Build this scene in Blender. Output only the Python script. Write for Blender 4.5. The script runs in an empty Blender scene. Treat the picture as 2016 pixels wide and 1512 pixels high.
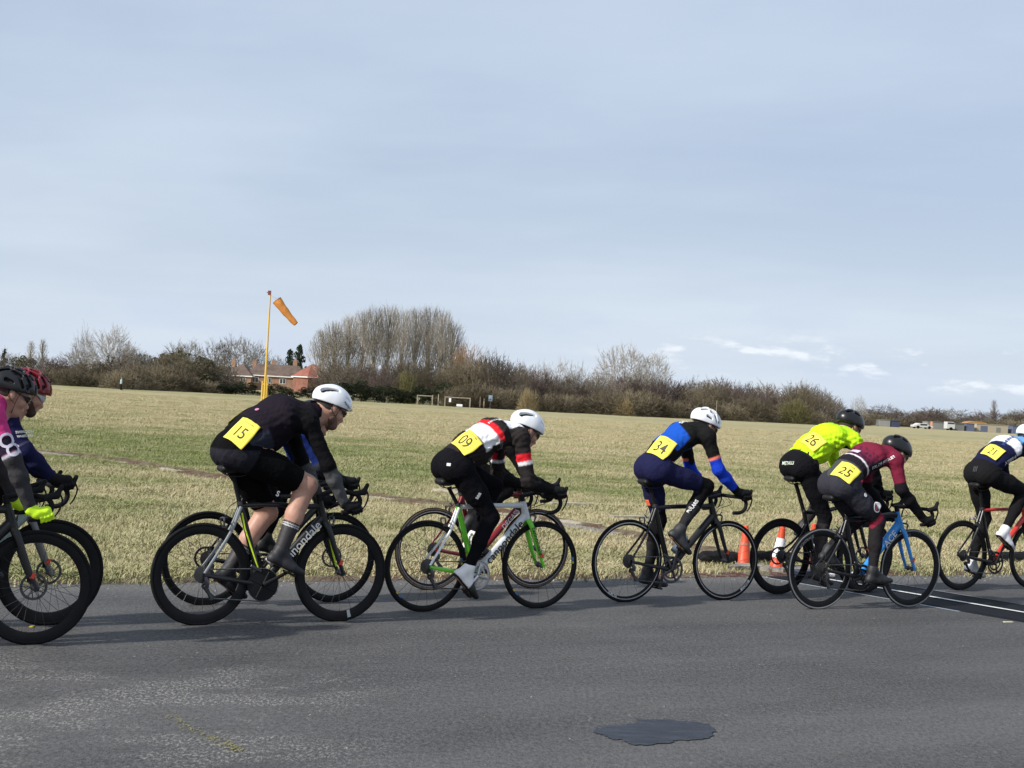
import bpy, bmesh, math, random
import numpy as np
from mathutils import Vector, Matrix
from mathutils.bvhtree import BVHTree

SC = bpy.context.scene
COL = SC.collection
R_ = math.radians
random.seed(7)
RNG = np.random.default_rng(7)

# ------------------------------------------------------------------ camera, sky, sun, exposure
cam_d = bpy.data.cameras.new('camera')
cam_d.sensor_width = 36.0
cam_d.lens = 51.79
cam_d.clip_start = 0.1
cam_d.clip_end = 9000.0
cam = bpy.data.objects.new('camera', cam_d)
COL.objects.link(cam)
_p, _r = math.atan(26.5 / 2900), math.atan(0.057)
_R0, _U0, _F = Vector((1, 0, 0)), Vector((0, -math.sin(_p), math.cos(_p))), Vector((0, math.cos(_p), math.sin(_p)))
_R = _R0 * math.cos(_r) + _U0 * math.sin(_r)
_U = -_R0 * math.sin(_r) + _U0 * math.cos(_r)
cam.matrix_world = Matrix(((_R.x, _U.x, -_F.x, 0), (_R.y, _U.y, -_F.y, 0), (_R.z, _U.z, -_F.z, 1.6), (0, 0, 0, 1)))
SC.camera = cam

SUN_EL, SUN_AZ = 35.0, 37.0           # elevation; shadows run along +37 degrees from X
to_sun = Vector((-math.cos(R_(SUN_AZ)) * math.cos(R_(SUN_EL)), -math.sin(R_(SUN_AZ)) * math.cos(R_(SUN_EL)), math.sin(R_(SUN_EL))))
sun_d = bpy.data.lights.new('sun', 'SUN')
sun_d.energy = 3.25
sun_d.angle = R_(1.8)
sun_d.color = (1.0, 0.955, 0.89)
sun = bpy.data.objects.new('sun', sun_d)
COL.objects.link(sun)
sun.rotation_euler = (-to_sun).to_track_quat('-Z', 'Y').to_euler()
sun.location = (-20, -15, 30)

SC.view_settings.view_transform = 'Standard'
SC.view_settings.look = 'None'
SC.view_settings.gamma = 1.0
SC.view_settings.use_curve_mapping = False
SC.view_settings.exposure = 0.68

W = bpy.data.worlds.new('World')
SC.world = W
W.use_nodes = True
wn, wl = W.node_tree.nodes, W.node_tree.links
wn.clear()


def wnode(t, **kw):
    n = wn.new(t)
    for k, v in kw.items():
        setattr(n, k, v)
    return n


def wmath(op, a, b=None):
    n = wnode('ShaderNodeMath', operation=op)
    for i, v in enumerate((a, b)):
        if v is None:
            continue
        if isinstance(v, (int, float)):
            n.inputs[i].default_value = v
        else:
            wl.new(v, n.inputs[i])
    return n.outputs[0]


def wmix(fac, a, b):
    n = wnode('ShaderNodeMix', data_type='RGBA')
    for i, v in ((0, fac), (6, a), (7, b)):
        if isinstance(v, (int, float)):
            n.inputs[i].default_value = v
        elif isinstance(v, tuple):
            n.inputs[i].default_value = v
        else:
            wl.new(v, n.inputs[i])
    return n.outputs[2]


def wramp(v, lo, hi):
    n = wnode('ShaderNodeMapRange', interpolation_type='SMOOTHSTEP')
    wl.new(v, n.inputs[0])
    n.inputs[1].default_value, n.inputs[2].default_value = lo, hi
    return n.outputs[0]


def wnoise(vec, scale, detail=5.0, rough=0.55):
    n = wnode('ShaderNodeTexNoise')
    wl.new(vec, n.inputs['Vector'])
    n.inputs['Scale'].default_value = scale
    n.inputs['Detail'].default_value = detail
    n.inputs['Roughness'].default_value = rough
    return n.outputs[0]


_tc = wnode('ShaderNodeTexCoord')
_sep = wnode('ShaderNodeSeparateXYZ')
wl.new(_tc.outputs['Generated'], _sep.inputs[0])
_z = wmath('ADD', wmath('MAXIMUM', _sep.outputs[2], 0.0), 0.11)
_u, _v = wmath('DIVIDE', _sep.outputs[0], _z), wmath('DIVIDE', _sep.outputs[1], _z)
_cmb = wnode('ShaderNodeCombineXYZ')
wl.new(wmath('ADD', _u, wmath('MULTIPLY', _v, 0.35)), _cmb.inputs[0])
wl.new(wmath('MULTIPLY', _v, 0.95), _cmb.inputs[1])
_veil = wnoise(_cmb.outputs[0], 0.42, 6.0, 0.52)
_streak_c = wnode('ShaderNodeCombineXYZ')
wl.new(wmath('MULTIPLY', _u, 0.7), _streak_c.inputs[0])
wl.new(wmath('MULTIPLY', _v, 2.2), _streak_c.inputs[1])
_streak = wnoise(_streak_c.outputs[0], 1.6, 6.0, 0.6)
sky = wnode('ShaderNodeTexSky', sky_type='NISHITA')
sky.sun_disc = False
sky.sun_elevation = R_(SUN_EL)
sky.sun_rotation = math.atan2(to_sun.x, to_sun.y)
sky.air_density = 1.0
sky.dust_density = 2.2
sky.ozone_density = 1.0
CLOUD_LIGHT, CLOUD_GREY = (5.0, 5.7, 6.75, 1), (3.75, 4.5, 5.8, 1)
_cl = wmix(wramp(_veil, 0.36, 0.68), CLOUD_GREY, CLOUD_LIGHT)
_cl = wmix(wmath('MULTIPLY', wramp(_streak, 0.40, 0.9), 0.12), _cl, (6.2, 6.8, 7.7, 1))
_sky1 = wmix(0.8, sky.outputs[0], _cl)
# pale haze low in the sky and a few small cumulus puffs in the lowest degrees
_el = _sep.outputs[2]
_haze = wmath('SUBTRACT', 1.0, wramp(_el, 0.0, 0.17))
_sky2 = wmix(wmath('MULTIPLY', _haze, 0.5), _sky1, (6.1, 6.8, 7.6, 1))
_pc = wnode('ShaderNodeCombineXYZ')
wl.new(wmath('MULTIPLY', _sep.outputs[0], 1.0), _pc.inputs[0])
wl.new(_sep.outputs[1], _pc.inputs[1])
wl.new(wmath('MULTIPLY', _el, 3.2), _pc.inputs[2])
_puff = wnoise(_pc.outputs[0], 22.0, 5.0, 0.55)
_band = wmath('MULTIPLY', wramp(_el, 0.014, 0.026), wmath('SUBTRACT', 1.0, wramp(_el, 0.040, 0.058)))
_grey = wnoise(_pc.outputs[0], 7.0, 5.0, 0.55)
_bandg = wmath('MULTIPLY', wramp(_el, 0.005, 0.03), wmath('SUBTRACT', 1.0, wramp(_el, 0.05, 0.11)))
_sky2 = wmix(wmath('MULTIPLY', wmath('MULTIPLY', wramp(_grey, 0.52, 0.66), _bandg), 0.5), _sky2, (4.6, 5.3, 6.5, 1))
_sky3 = wmix(wmath('MULTIPLY', wmath('MULTIPLY', wramp(_puff, 0.54, 0.68), wmath('MULTIPLY', _band, wramp(_sep.outputs[0], 0.02, 0.14))), 0.75), _sky2, (7.3, 7.7, 8.2, 1))
_bg = wnode('ShaderNodeBackground')
_bg.inputs[1].default_value = 0.083
wl.new(_sky3, _bg.inputs[0])
_wo = wnode('ShaderNodeOutputWorld')
wl.new(_bg.outputs[0], _wo.inputs[0])

# ------------------------------------------------------------------ materials
MATS = {}


def M(name, rgb, rough=0.5, metal=0.0, spec=0.5, noise=None, bump=None, vcol=False, coat=0.0, sheen=0.0, trans=0.0):
    if name in MATS:
        return MATS[name]
    m = bpy.data.materials.new(name)
    m.use_nodes = True
    nt = m.node_tree
    b = nt.nodes['Principled BSDF']
    b.inputs['Base Color'].default_value = (*rgb, 1)
    b.inputs['Roughness'].default_value = rough
    b.inputs['Metallic'].default_value = metal
    b.inputs['Specular IOR Level'].default_value = spec
    b.inputs['Coat Weight'].default_value = coat
    b.inputs['Sheen Weight'].default_value = sheen
    tc = nt.nodes.new('ShaderNodeTexCoord')
    src = None
    if vcol:
        a = nt.nodes.new('ShaderNodeVertexColor')
        a.layer_name = 'Col'
        src = a.outputs[0]
    if noise:
        n = nt.nodes.new('ShaderNodeTexNoise')
        n.inputs['Scale'].default_value = noise[0]
        n.inputs['Detail'].default_value = 4
        nt.links.new(tc.outputs['Object'], n.inputs['Vector'])
        mr = nt.nodes.new('ShaderNodeMapRange')
        mr.inputs[1].default_value, mr.inputs[2].default_value = 0.3, 0.7
        mr.inputs[3].default_value, mr.inputs[4].default_value = 1 - noise[1], 1 + noise[1]
        nt.links.new(n.outputs[0], mr.inputs[0])
        mx = nt.nodes.new('ShaderNodeVectorMath')
        mx.operation = 'SCALE'
        if src is not None:
            nt.links.new(src, mx.inputs[0])
        else:
            mx.inputs[0].default_value = rgb
        nt.links.new(mr.outputs[0], mx.inputs['Scale'])
        src = mx.outputs[0]
    if src is not None:
        nt.links.new(src, b.inputs['Base Color'])
    if bump:
        n = nt.nodes.new('ShaderNodeTexNoise')
        n.inputs['Scale'].default_value = bump[0]
        n.inputs['Detail'].default_value = 3
        nt.links.new(tc.outputs['Object'], n.inputs['Vector'])
        bp = nt.nodes.new('ShaderNodeBump')
        bp.inputs['Strength'].default_value = bump[1]
        bp.inputs['Distance'].default_value = bump[2] if len(bump) > 2 else 0.01
        nt.links.new(n.outputs[0], bp.inputs['Height'])
        nt.links.new(bp.outputs[0], b.inputs['Normal'])
    MATS[name] = m
    return m


class NT:
    """tiny helper for longer node graphs"""
    def __init__(s, name):
        s.m = bpy.data.materials.new(name)
        s.m.use_nodes = True
        s.nt = s.m.node_tree
        s.b = s.nt.nodes['Principled BSDF']

    def put(s, v, sock):
        if isinstance(v, (int, float, tuple)):
            sock.default_value = v
        else:
            s.nt.links.new(v, sock)

    def node(s, t, **kw):
        n = s.nt.nodes.new(t)
        for k, v in kw.items():
            setattr(n, k, v)
        return n

    def math(s, op, a, b=0.0, c=None):
        n = s.node('ShaderNodeMath', operation=op)
        s.put(a, n.inputs[0])
        s.put(b, n.inputs[1])
        if c is not None:
            s.put(c, n.inputs[2])
        return n.outputs[0]

    def noise(s, vec, scale, detail=4.0, rough=0.55):
        n = s.node('ShaderNodeTexNoise')
        s.put(vec, n.inputs['Vector'])
        n.inputs['Scale'].default_value = scale
        n.inputs['Detail'].default_value = detail
        n.inputs['Roughness'].default_value = rough
        return n.outputs[0]

    def ramp(s, v, lo, hi, a=0.0, b=1.0):
        n = s.node('ShaderNodeMapRange', interpolation_type='SMOOTHSTEP')
        s.put(v, n.inputs[0])
        for i, x in enumerate((lo, hi, a, b)):
            n.inputs[i + 1].default_value = x
        return n.outputs[0]

    def mix(s, f, a, b):
        n = s.node('ShaderNodeMix', data_type='RGBA')
        s.put(f, n.inputs[0])
        s.put(a, n.inputs[6])
        s.put(b, n.inputs[7])
        return n.outputs[2]

    def mapping(s, vec, rot=(0, 0, 0), scale=(1, 1, 1), loc=(0, 0, 0)):
        n = s.node('ShaderNodeMapping')
        s.put(vec, n.inputs[0])
        n.inputs[1].default_value, n.inputs[2].default_value, n.inputs[3].default_value = loc, rot, scale
        return n.outputs[0]

    def bump(s, h, strength, dist):
        n = s.node('ShaderNodeBump')
        n.inputs['Strength'].default_value = strength
        n.inputs['Distance'].default_value = dist
        s.put(h, n.inputs['Height'])
        s.nt.links.new(n.outputs[0], s.b.inputs['Normal'])


# ------------------------------------------------------------------ mesh helpers
def np_mesh(name, V, quads=None, tris=None, smooth=True):
    me = bpy.data.meshes.new(name)
    V = np.asarray(V, np.float32)
    me.vertices.add(len(V))
    me.vertices.foreach_set('co', V.ravel())
    idx, start, tot, n = [], [], [], 0
    for F, k in ((quads, 4), (tris, 3)):
        if F is not None and len(F):
            F = np.asarray(F, np.int32)
            idx.append(F.ravel())
            start.append(n + np.arange(len(F), dtype=np.int32) * k)
            tot.append(np.full(len(F), k, np.int32))
            n += F.size
    idx, start, tot = np.concatenate(idx), np.concatenate(start), np.concatenate(tot)
    me.loops.add(len(idx))
    me.loops.foreach_set('vertex_index', idx)
    me.polygons.add(len(start))
    me.polygons.foreach_set('loop_start', start)
    me.polygons.foreach_set('loop_total', tot)
    me.polygons.foreach_set('use_smooth', np.full(len(start), smooth, bool))
    me.update(calc_edges=True)
    return me


def link(name, me, mat=None, parent=None):
    o = bpy.data.objects.new(name, me)
    COL.objects.link(o)
    if parent is not None:
        o.parent = parent
    if mat is not None:
        if isinstance(mat, (list, tuple)):
            for m in mat:
                me.materials.append(m)
        else:
            me.materials.append(mat)
    return o


def tag(o, label=None, cat=None, group=None, kind=None):
    if label:
        o['label'] = label
    if cat:
        o['category'] = cat
    if group:
        o['group'] = group
    if kind:
        o['kind'] = kind
    return o


def empty(name, loc=(0, 0, 0), rz=0.0, label=None, cat=None, group=None):
    o = bpy.data.objects.new(name, None)
    o.empty_display_size = 0.2
    COL.objects.link(o)
    o.location = loc
    o.rotation_euler = (0, 0, rz)
    return tag(o, label, cat, group)


def catmull(pts, n=6):
    P = [np.asarray(p, float) for p in pts]
    P = [2 * P[0] - P[1]] + P + [2 * P[-1] - P[-2]]
    out = []
    for i in range(1, len(P) - 2):
        a, b, c, d = P[i - 1:i + 3]
        for j in range(n):
            t = j / n
            out.append(0.5 * (2 * b + (c - a) * t + (2 * a - 5 * b + 4 * c - d) * t * t + (3 * b - a - 3 * c + d) * t ** 3))
    out.append(P[-2])
    return out


class MB:
    """collects shapes that become ONE mesh object"""
    def __init__(s):
        s.v, s.f, s.mi, s.cur = [], [], [], 0

    def add(s, verts, faces):
        b = len(s.v)
        s.v.extend([tuple(map(float, p)) for p in verts])
        s.f.extend([tuple(b + i for i in f) for f in faces])
        s.mi.extend([s.cur] * len(faces))

    def tube(s, path, r, n=8, flat=1.0, ref=(0, 1, 0), caps=True):
        """swept tube; r number or list; flat scales the in-plane radius against the radius along ref"""
        P = [np.asarray(p, float) for p in path]
        rs = [r] * len(P) if isinstance(r, (int, float)) else list(r)
        if len(rs) != len(P):
            rs = list(np.interp(np.linspace(0, 1, len(P)), np.linspace(0, 1, len(rs)), rs))
        ref = np.asarray(ref, float)
        rings, prev = [], None
        for i, p in enumerate(P):
            t = P[min(i + 1, len(P) - 1)] - P[max(i - 1, 0)]
            t = t / (np.linalg.norm(t) + 1e-12)
            u = (ref if prev is None else prev)
            u = u - t * (u @ t)
            if np.linalg.norm(u) < 1e-4:
                u = np.cross(t, (0.3, 0.5, 0.8))
            u = u / np.linalg.norm(u)
            prev = u
            w = np.cross(t, u)
            rings.append([p + rs[i] * (u * math.cos(a) + w * flat * math.sin(a)) for a in np.linspace(0, 2 * math.pi, n, endpoint=False)])
        verts = [q for ring in rings for q in ring]
        faces = []
        for i in range(len(P) - 1):
            for j in range(n):
                k = (j + 1) % n
                faces.append((i * n + j, i * n + k, (i + 1) * n + k, (i + 1) * n + j))
        if caps:
            faces.append(tuple(range(n - 1, -1, -1)))
            faces.append(tuple((len(P) - 1) * n + j for j in range(n)))
        s.add(verts, faces)
        return s

    def lathe(s, prof, c=(0, 0, 0), n=48, closed=True, axis='y', a0=0.0, a1=2 * math.pi):
        """profile of (radius, offset along axis)"""
        full = abs(a1 - a0 - 2 * math.pi) < 1e-6
        A = np.linspace(a0, a1, n, endpoint=not full)
        m = len(prof)
        verts = []
        for a in A:
            for (r, o) in prof:
                if axis == 'y':
                    verts.append((c[0] + r * math.cos(a), c[1] + o, c[2] + r * math.sin(a)))
                else:
                    verts.append((c[0] + r * math.cos(a), c[1] + r * math.sin(a), c[2] + o))
        faces = []
        for i in range(len(A) if full else len(A) - 1):
            k = (i + 1) % len(A)
            for j in range(m if closed else m - 1):
                l = (j + 1) % m
                f = (i * m + j, i * m + l, k * m + l, k * m + j)
                faces.append(f if axis == 'y' else f[::-1])
        s.add(verts, faces)
        return s

    def box(s, c, d, rot=None):
        c, h = np.asarray(c, float), np.asarray(d, float) / 2
        vs = [np.array((x, y, z)) * h for x in (-1, 1) for y in (-1, 1) for z in (-1, 1)]
        if rot is not None:
            R = np.array(rot)
            vs = [R @ v for v in vs]
        s.add([c + v for v in vs], [(0, 1, 3, 2), (4, 6, 7, 5), (0, 4, 5, 1), (2, 3, 7, 6), (0, 2, 6, 4), (1, 5, 7, 3)])
        return s

    def prism(s, poly, z0, z1):
        n = len(poly)
        s.add([(p[0], p[1], z0) for p in poly] + [(p[0], p[1], z1) for p in poly],
              [tuple(range(n - 1, -1, -1)), tuple(range(n, 2 * n))] + [(i, (i + 1) % n, n + (i + 1) % n, n + i) for i in range(n)])
        return s

    def build(s, name, mat=None, parent=None, smooth=True, bevel=0.0):
        me = bpy.data.meshes.new(name)
        me.from_pydata(s.v, [], s.f)
        me.polygons.foreach_set('use_smooth', [smooth] * len(s.f))
        o = link(name, me, mat, parent)
        if isinstance(mat, (list, tuple)):
            me.polygons.foreach_set('material_index', s.mi)
        if smooth == 'auto' or smooth is True:
            try:
                me.set_sharp_from_angle(angle=R_(40))
            except Exception:
                pass
        if bevel:
            b = o.modifiers.new('bevel', 'BEVEL')
            b.width, b.segments, b.limit_method = bevel, 2, 'ANGLE'
        return o


# ------------------------------------------------------------------ distance fields -> smooth closed meshes
class Field:
    def __init__(s, lo, hi, h):
        s.h = h
        s.lo = np.asarray(lo, float) - 3 * h
        n = np.ceil((np.asarray(hi, float) + 3 * h - s.lo) / h).astype(int) + 1
        s.ax = [(s.lo[i] + h * np.arange(n[i])).astype(np.float32) for i in range(3)]
        s.D = np.full(n, 1.0, np.float32)

    def _win(s, prim, pad):
        lo, hi, f = prim
        sl = []
        for i in range(3):
            a = int(np.clip(math.floor((lo[i] - pad - s.lo[i]) / s.h), 0, s.D.shape[i]))
            b = int(np.clip(math.ceil((hi[i] + pad - s.lo[i]) / s.h) + 1, 0, s.D.shape[i]))
            if b <= a:
                return None, None
            sl.append(slice(a, b))
        d = f(s.ax[0][sl[0]][:, None, None], s.ax[1][sl[1]][None, :, None], s.ax[2][sl[2]][None, None, :])
        return tuple(sl), d

    def add(s, prims, k=0.02, infl=0.0):
        for p in (prims if isinstance(prims, list) else [prims]):
            sl, d = s._win(p, 0.03 + k + infl)
            if sl is None:
                continue
            d = d - infl
            c = s.D[sl]
            g = np.clip(0.5 + 0.5 * (c - d) / k, 0, 1)
            s.D[sl] = c * (1 - g) + d * g - k * g * (1 - g)
        return s

    def sub(s, prims, k=0.006):
        for p in (prims if isinstance(prims, list) else [prims]):
            sl, d = s._win(p, 0.02 + k)
            if sl is None:
                continue
            d = -d
            c = s.D[sl]
            g = np.clip(0.5 + 0.5 * (d - c) / k, 0, 1)
            s.D[sl] = c * (1 - g) + d * g + k * g * (1 - g)
        return s

    def plane(s, pt, n):
        n = np.asarray(n, float)
        n = n / np.linalg.norm(n)
        d = (s.ax[0][:, None, None] - pt[0]) * n[0] + (s.ax[1][None, :, None] - pt[1]) * n[1] + (s.ax[2][None, None, :] - pt[2]) * n[2]
        s.D = np.maximum(s.D, d.astype(np.float32))
        return s

    def displace(s, fn):
        near = np.abs(s.D) < 0.05
        i, j, k = np.nonzero(near)
        s.D[i, j, k] += fn(s.ax[0][i], s.ax[1][j], s.ax[2][k]).astype(np.float32)
        return s

    def mesh(s):
        D, h = s.D, s.h
        sg = D < 0
        nx, ny, nz = D.shape
        cnt = np.zeros((nx - 1, ny - 1, nz - 1), np.int8)
        for a in (0, 1):
            for b in (0, 1):
                for c in (0, 1):
                    cnt += sg[a:nx - 1 + a, b:ny - 1 + b, c:nz - 1 + c]
        I, J, K = np.nonzero((cnt > 0) & (cnt < 8))
        idm = np.full(cnt.shape, -1, np.int32)
        idm[I, J, K] = np.arange(len(I))
        acc, num = np.zeros((len(I), 3)), np.zeros(len(I))
        cor = [(a, b, c) for a in (0, 1) for b in (0, 1) for c in (0, 1)]
        val = {q: D[I + q[0], J + q[1], K + q[2]].astype(float) for q in cor}
        for p in cor:
            for ax in range(3):
                if p[ax] == 0:
                    q = list(p)
                    q[ax] = 1
                    q = tuple(q)
                    va, vb = val[p], val[q]
                    m = (va < 0) != (vb < 0)
                    t = np.where(m, va / np.where(np.abs(va - vb) < 1e-12, 1, va - vb), 0)
                    pos = np.array(p, float)[None, :].repeat(len(I), 0)
                    pos[:, ax] = t
                    acc += pos * m[:, None]
                    num += m
        V = (np.stack([I, J, K], 1) + acc / num[:, None]) * h + s.lo
        Q = []
        for ax in range(3):
            o = [1, 1, 1]
            sl0 = [slice(1, None)] * 3
            sl0[ax] = slice(0, -1)
            a = sg[tuple(slice(1, D.shape[i] - 1) if i != ax else slice(0, D.shape[i] - 1) for i in range(3))]
            b = sg[tuple(slice(1, D.shape[i] - 1) if i != ax else slice(1, D.shape[i]) for i in range(3))]
            e = np.nonzero(a != b)
            fl = a[e]
            g = [e[i] + (0 if i == ax else 1) for i in range(3)]
            u, v = [(1, 2), (2, 0), (0, 1)][ax]

            def cell(du, dv):
                c = [g[0].copy(), g[1].copy(), g[2].copy()]
                c[u] -= du
                c[v] -= dv
                return idm[c[0], c[1], c[2]]
            q = np.stack([cell(1, 1), cell(0, 1), cell(0, 0), cell(1, 0)], 1)
            q[~fl] = q[~fl][:, ::-1]
            Q.append(q)
        Q = np.concatenate(Q)
        Q = Q[(Q >= 0).all(1)]
        return V, Q


def cap(a, b, ra, rb=None, w=None, s=1.0, clip=None):
    a, b = np.asarray(a, float), np.asarray(b, float)
    rb = ra if rb is None else rb
    ba = b - a
    L2 = max(float(ba @ ba), 1e-9)
    w = None if w is None else np.asarray(w, float) / np.linalg.norm(w)
    m = max(ra, rb) * max(s, 1.0)

    def f(X, Y, Z):
        px, py, pz = X - a[0], Y - a[1], Z - a[2]
        t = np.clip((px * ba[0] + py * ba[1] + pz * ba[2]) / L2, 0, 1)
        px, py, pz = px - t * ba[0], py - t * ba[1], pz - t * ba[2]
        q = px * px + py * py + pz * pz
        if w is not None:
            qw = px * w[0] + py * w[1] + pz * w[2]
            q = q + (1 / (s * s) - 1) * qw * qw
        d = np.sqrt(np.maximum(q, 0)) - (ra + (rb - ra) * t)
        for (pt, n) in (clip or []):
            d = np.maximum(d, (X - pt[0]) * n[0] + (Y - pt[1]) * n[1] + (Z - pt[2]) * n[2])
        return d.astype(np.float32)
    return (np.minimum(a, b) - m, np.maximum(a, b) + m, f)


def ell(c, r, axes=None):
    c, r = np.asarray(c, float), np.asarray(r, float)
    A = np.eye(3) if axes is None else np.array([np.asarray(x, float) / np.linalg.norm(x) for x in axes])
    m = float(r.max())

    def f(X, Y, Z):
        px, py, pz = X - c[0], Y - c[1], Z - c[2]
        k0, k1 = 0, 0
        for i in range(3):
            q = px * A[i, 0] + py * A[i, 1] + pz * A[i, 2]
            k0 = k0 + (q / r[i]) ** 2
            k1 = k1 + (q / r[i] ** 2) ** 2
        k0, k1 = np.sqrt(k0), np.sqrt(k1)
        return (k0 * (k0 - 1) / np.maximum(k1, 1e-6)).astype(np.float32)
    return (c - m, c + m, f)


def prim_bounds(pr):
    return np.min([p[0] for p in pr], 0), np.max([p[1] for p in pr], 0)


def sdf_obj(name, prims, h, mat, parent, k=0.02, infl=0.0, sub=(), subk=0.006, planes=(), disp=None):
    lo, hi = prim_bounds(prims)
    F = Field(lo - infl, hi + infl, h).add(prims, k, infl)
    if disp is not None:
        F.displace(disp)
    if sub:
        F.sub(list(sub), subk)
    for (pt, n) in planes:
        F.plane(pt, n)
    V, Q = F.mesh()
    me = np_mesh(name, V, Q)
    return link(name, me, mat, parent), V, Q


# ------------------------------------------------------------------ lettering
_TXT = {}


def text_geo(s, bold=0.0):
    key = (s, bold)
    if key in _TXT:
        return _TXT[key]
    cu = bpy.data.curves.new('lettering', 'FONT')
    cu.body, cu.size, cu.align_x, cu.align_y, cu.offset, cu.resolution_u = s, 1.0, 'CENTER', 'CENTER', bold, 4
    ob = bpy.data.objects.new('lettering', cu)
    COL.objects.link(ob)
    bpy.context.view_layer.update()
    me = bpy.data.meshes.new_from_object(ob.evaluated_get(bpy.context.evaluated_depsgraph_get()))
    bm = bmesh.new()
    bm.from_mesh(me)
    bmesh.ops.triangulate(bm, faces=bm.faces[:])
    for _ in range(3):
        lg = [e for e in bm.edges if e.calc_length() > 0.13]
        if not lg:
            break
        bmesh.ops.subdivide_edges(bm, edges=lg, cuts=1)
        bmesh.ops.triangulate(bm, faces=bm.faces[:])
    V = np.array([v.co[:] for v in bm.verts])
    T = np.array([[l.vert.index for l in f.loops] for f in bm.faces])
    bm.free()
    bpy.data.objects.remove(ob)
    bpy.data.curves.remove(cu)
    bpy.data.meshes.remove(me)
    V[:, :2] -= (V[:, :2].max(0) + V[:, :2].min(0)) / 2
    _TXT[key] = (V[:, :2], T)
    return _TXT[key]


for _t in ('15', '09', '34', '26', '25', '21', '34'):
    text_geo(_t, 0.0)


def flat_text(name, s, o, right, up, size, mat, parent, bold=0.0, squash=1.0):
    """lettering lying in a plane"""
    V, T = text_geo(s, bold)
    right, up = np.asarray(right, float), np.asarray(up, float)
    right, up = right / np.linalg.norm(right), up / np.linalg.norm(up)
    P = np.asarray(o, float) + V[:, :1] * size * squash * right + V[:, 1:] * size * up
    return link(name, np_mesh(name, P, tris=T, smooth=False), mat, parent)


def project(bvh, o, right, up, n, UV, off):
    o, right, up, n = (np.asarray(x, float) for x in (o, right, up, n))
    out = []
    for (u, v) in UV:
        p = o + right * u + up * v + n * 0.25
        hit = bvh.ray_cast(Vector(p), Vector(-n), 0.45)
        if hit[0] is None:
            q = o + right * u + up * v
        else:
            q = np.array(hit[0][:]) + n * off
        out.append(q)
    return np.array(out)


def surface(o):
    me = o.data
    return BVHTree.FromPolygons([v.co[:] for v in me.vertices], [p.vertices[:] for p in me.polygons])


def decal_text(name, s, bvh, o, right, up, n, size, mat, parent, off=0.004, squash=1.0, bold=0.0, surf=None):
    V, T = text_geo(s, bold)
    if surf is not None:
        bvh = surface(surf)
    P = project(bvh, o, right, up, n, V * size * np.array([squash, 1]), off)
    return link(name, np_mesh(name, P, tris=T, smooth=False), mat, parent)


def decal_patch(name, bvh, o, right, up, n, w, h, mat, parent, off=0.003, N=8, shape='rect', curl=0.0, surf=None):
    if surf is not None:
        bvh = surface(surf)
    us, vs = np.linspace(-w / 2, w / 2, N + 1), np.linspace(-h / 2, h / 2, N + 1)
    UV, Q = [], []
    for j in range(N + 1):
        for i in range(N + 1):
            u, v = us[i], vs[j]
            if shape == 'disc':
                a, b = 2 * u / w, 2 * v / h
                u, v = w / 2 * a * math.sqrt(1 - b * b / 2), h / 2 * b * math.sqrt(1 - a * a / 2)
            UV.append((u, v))
    for j in range(N):
        for i in range(N):
            a = j * (N + 1) + i
            Q.append((a, a + 1, a + N + 2, a + N + 1))
    P = project(bvh, o, right, up, n, UV, off)
    if N >= 8:
        # a stiff sheet: even the heights out, never sinking below the cloth
        H = ((P - np.asarray(o, float)) @ np.asarray(n, float)).reshape(N + 1, N + 1)
        raw = H.copy()
        for _ in range(6):
            Hp = np.pad(H, 1, mode='edge')
            H = np.maximum((Hp[:-2, 1:-1] + Hp[2:, 1:-1] + Hp[1:-1, :-2] + Hp[1:-1, 2:]) / 4, raw)
        P = P + (H - raw).reshape(-1, 1) * np.asarray(n, float)
    if curl:
        for i, (u, v) in enumerate(UV):
            e = max(abs(2 * u / w), abs(2 * v / h))
            P[i] += np.asarray(n) * curl * e ** 4 * (0.5 + 0.5 * math.sin(9 * u / w + 7 * v / h))
    o_ = link(name, np_mesh(name, P, Q), mat, parent)
    m = o_.modifiers.new('thickness', 'SOLIDIFY')
    m.thickness, m.offset = 0.0012, 1.0
    return o_

# ------------------------------------------------------------------ bicycles
RUB = M('tyre_rubber', (0.0065, 0.0065, 0.007), 0.75, spec=0.18, noise=(60, 0.25))
RUBTAN = M('tan_sidewall', (0.13, 0.085, 0.06), 0.7, noise=(50, 0.3))
RUBGREY = M('grey_sidewall', (0.20, 0.20, 0.205), 0.55, noise=(50, 0.15))
CARB = M('carbon', (0.007, 0.007, 0.008), 0.45, spec=0.25)
CARBM = M('matt_black', (0.008, 0.008, 0.009), 0.6, spec=0.25)
RIMBLK = M('rim_black', (0.006, 0.006, 0.007), 0.5, spec=0.22, noise=(11, 0.3))
ALU = M('aluminium', (0.55, 0.56, 0.58), 0.32, 1.0)
ALUD = M('dark_aluminium', (0.10, 0.10, 0.11), 0.35, 0.9)
STEEL = M('spoke_steel', (0.05, 0.05, 0.052), 0.4, 0.7)
CHAIN = M('chain_steel', (0.22, 0.22, 0.21), 0.4, 0.9, noise=(90, 0.4))
TAPE = M('bar_tape', (0.007, 0.007, 0.008), 0.8, spec=0.2, bump=(70, 0.5, 0.002))
HOOD = M('hood_rubber', (0.008, 0.008, 0.008), 0.75, spec=0.2)
SADDLE = M('saddle_cover', (0.009, 0.009, 0.010), 0.55, spec=0.3)
WHITE = M('white_paint', (0.78, 0.78, 0.77), 0.4)
LETW = M('white_lettering', (0.75, 0.75, 0.74), 0.5)
LETB = M('black_lettering', (0.012, 0.012, 0.014), 0.5)
LETG = M('grey_lettering', (0.16, 0.165, 0.175), 0.5)
CHIP = M('timing_chip_red', (0.62, 0.06, 0.035), 0.45)
BB0 = (0.412, 0.266)


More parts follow.
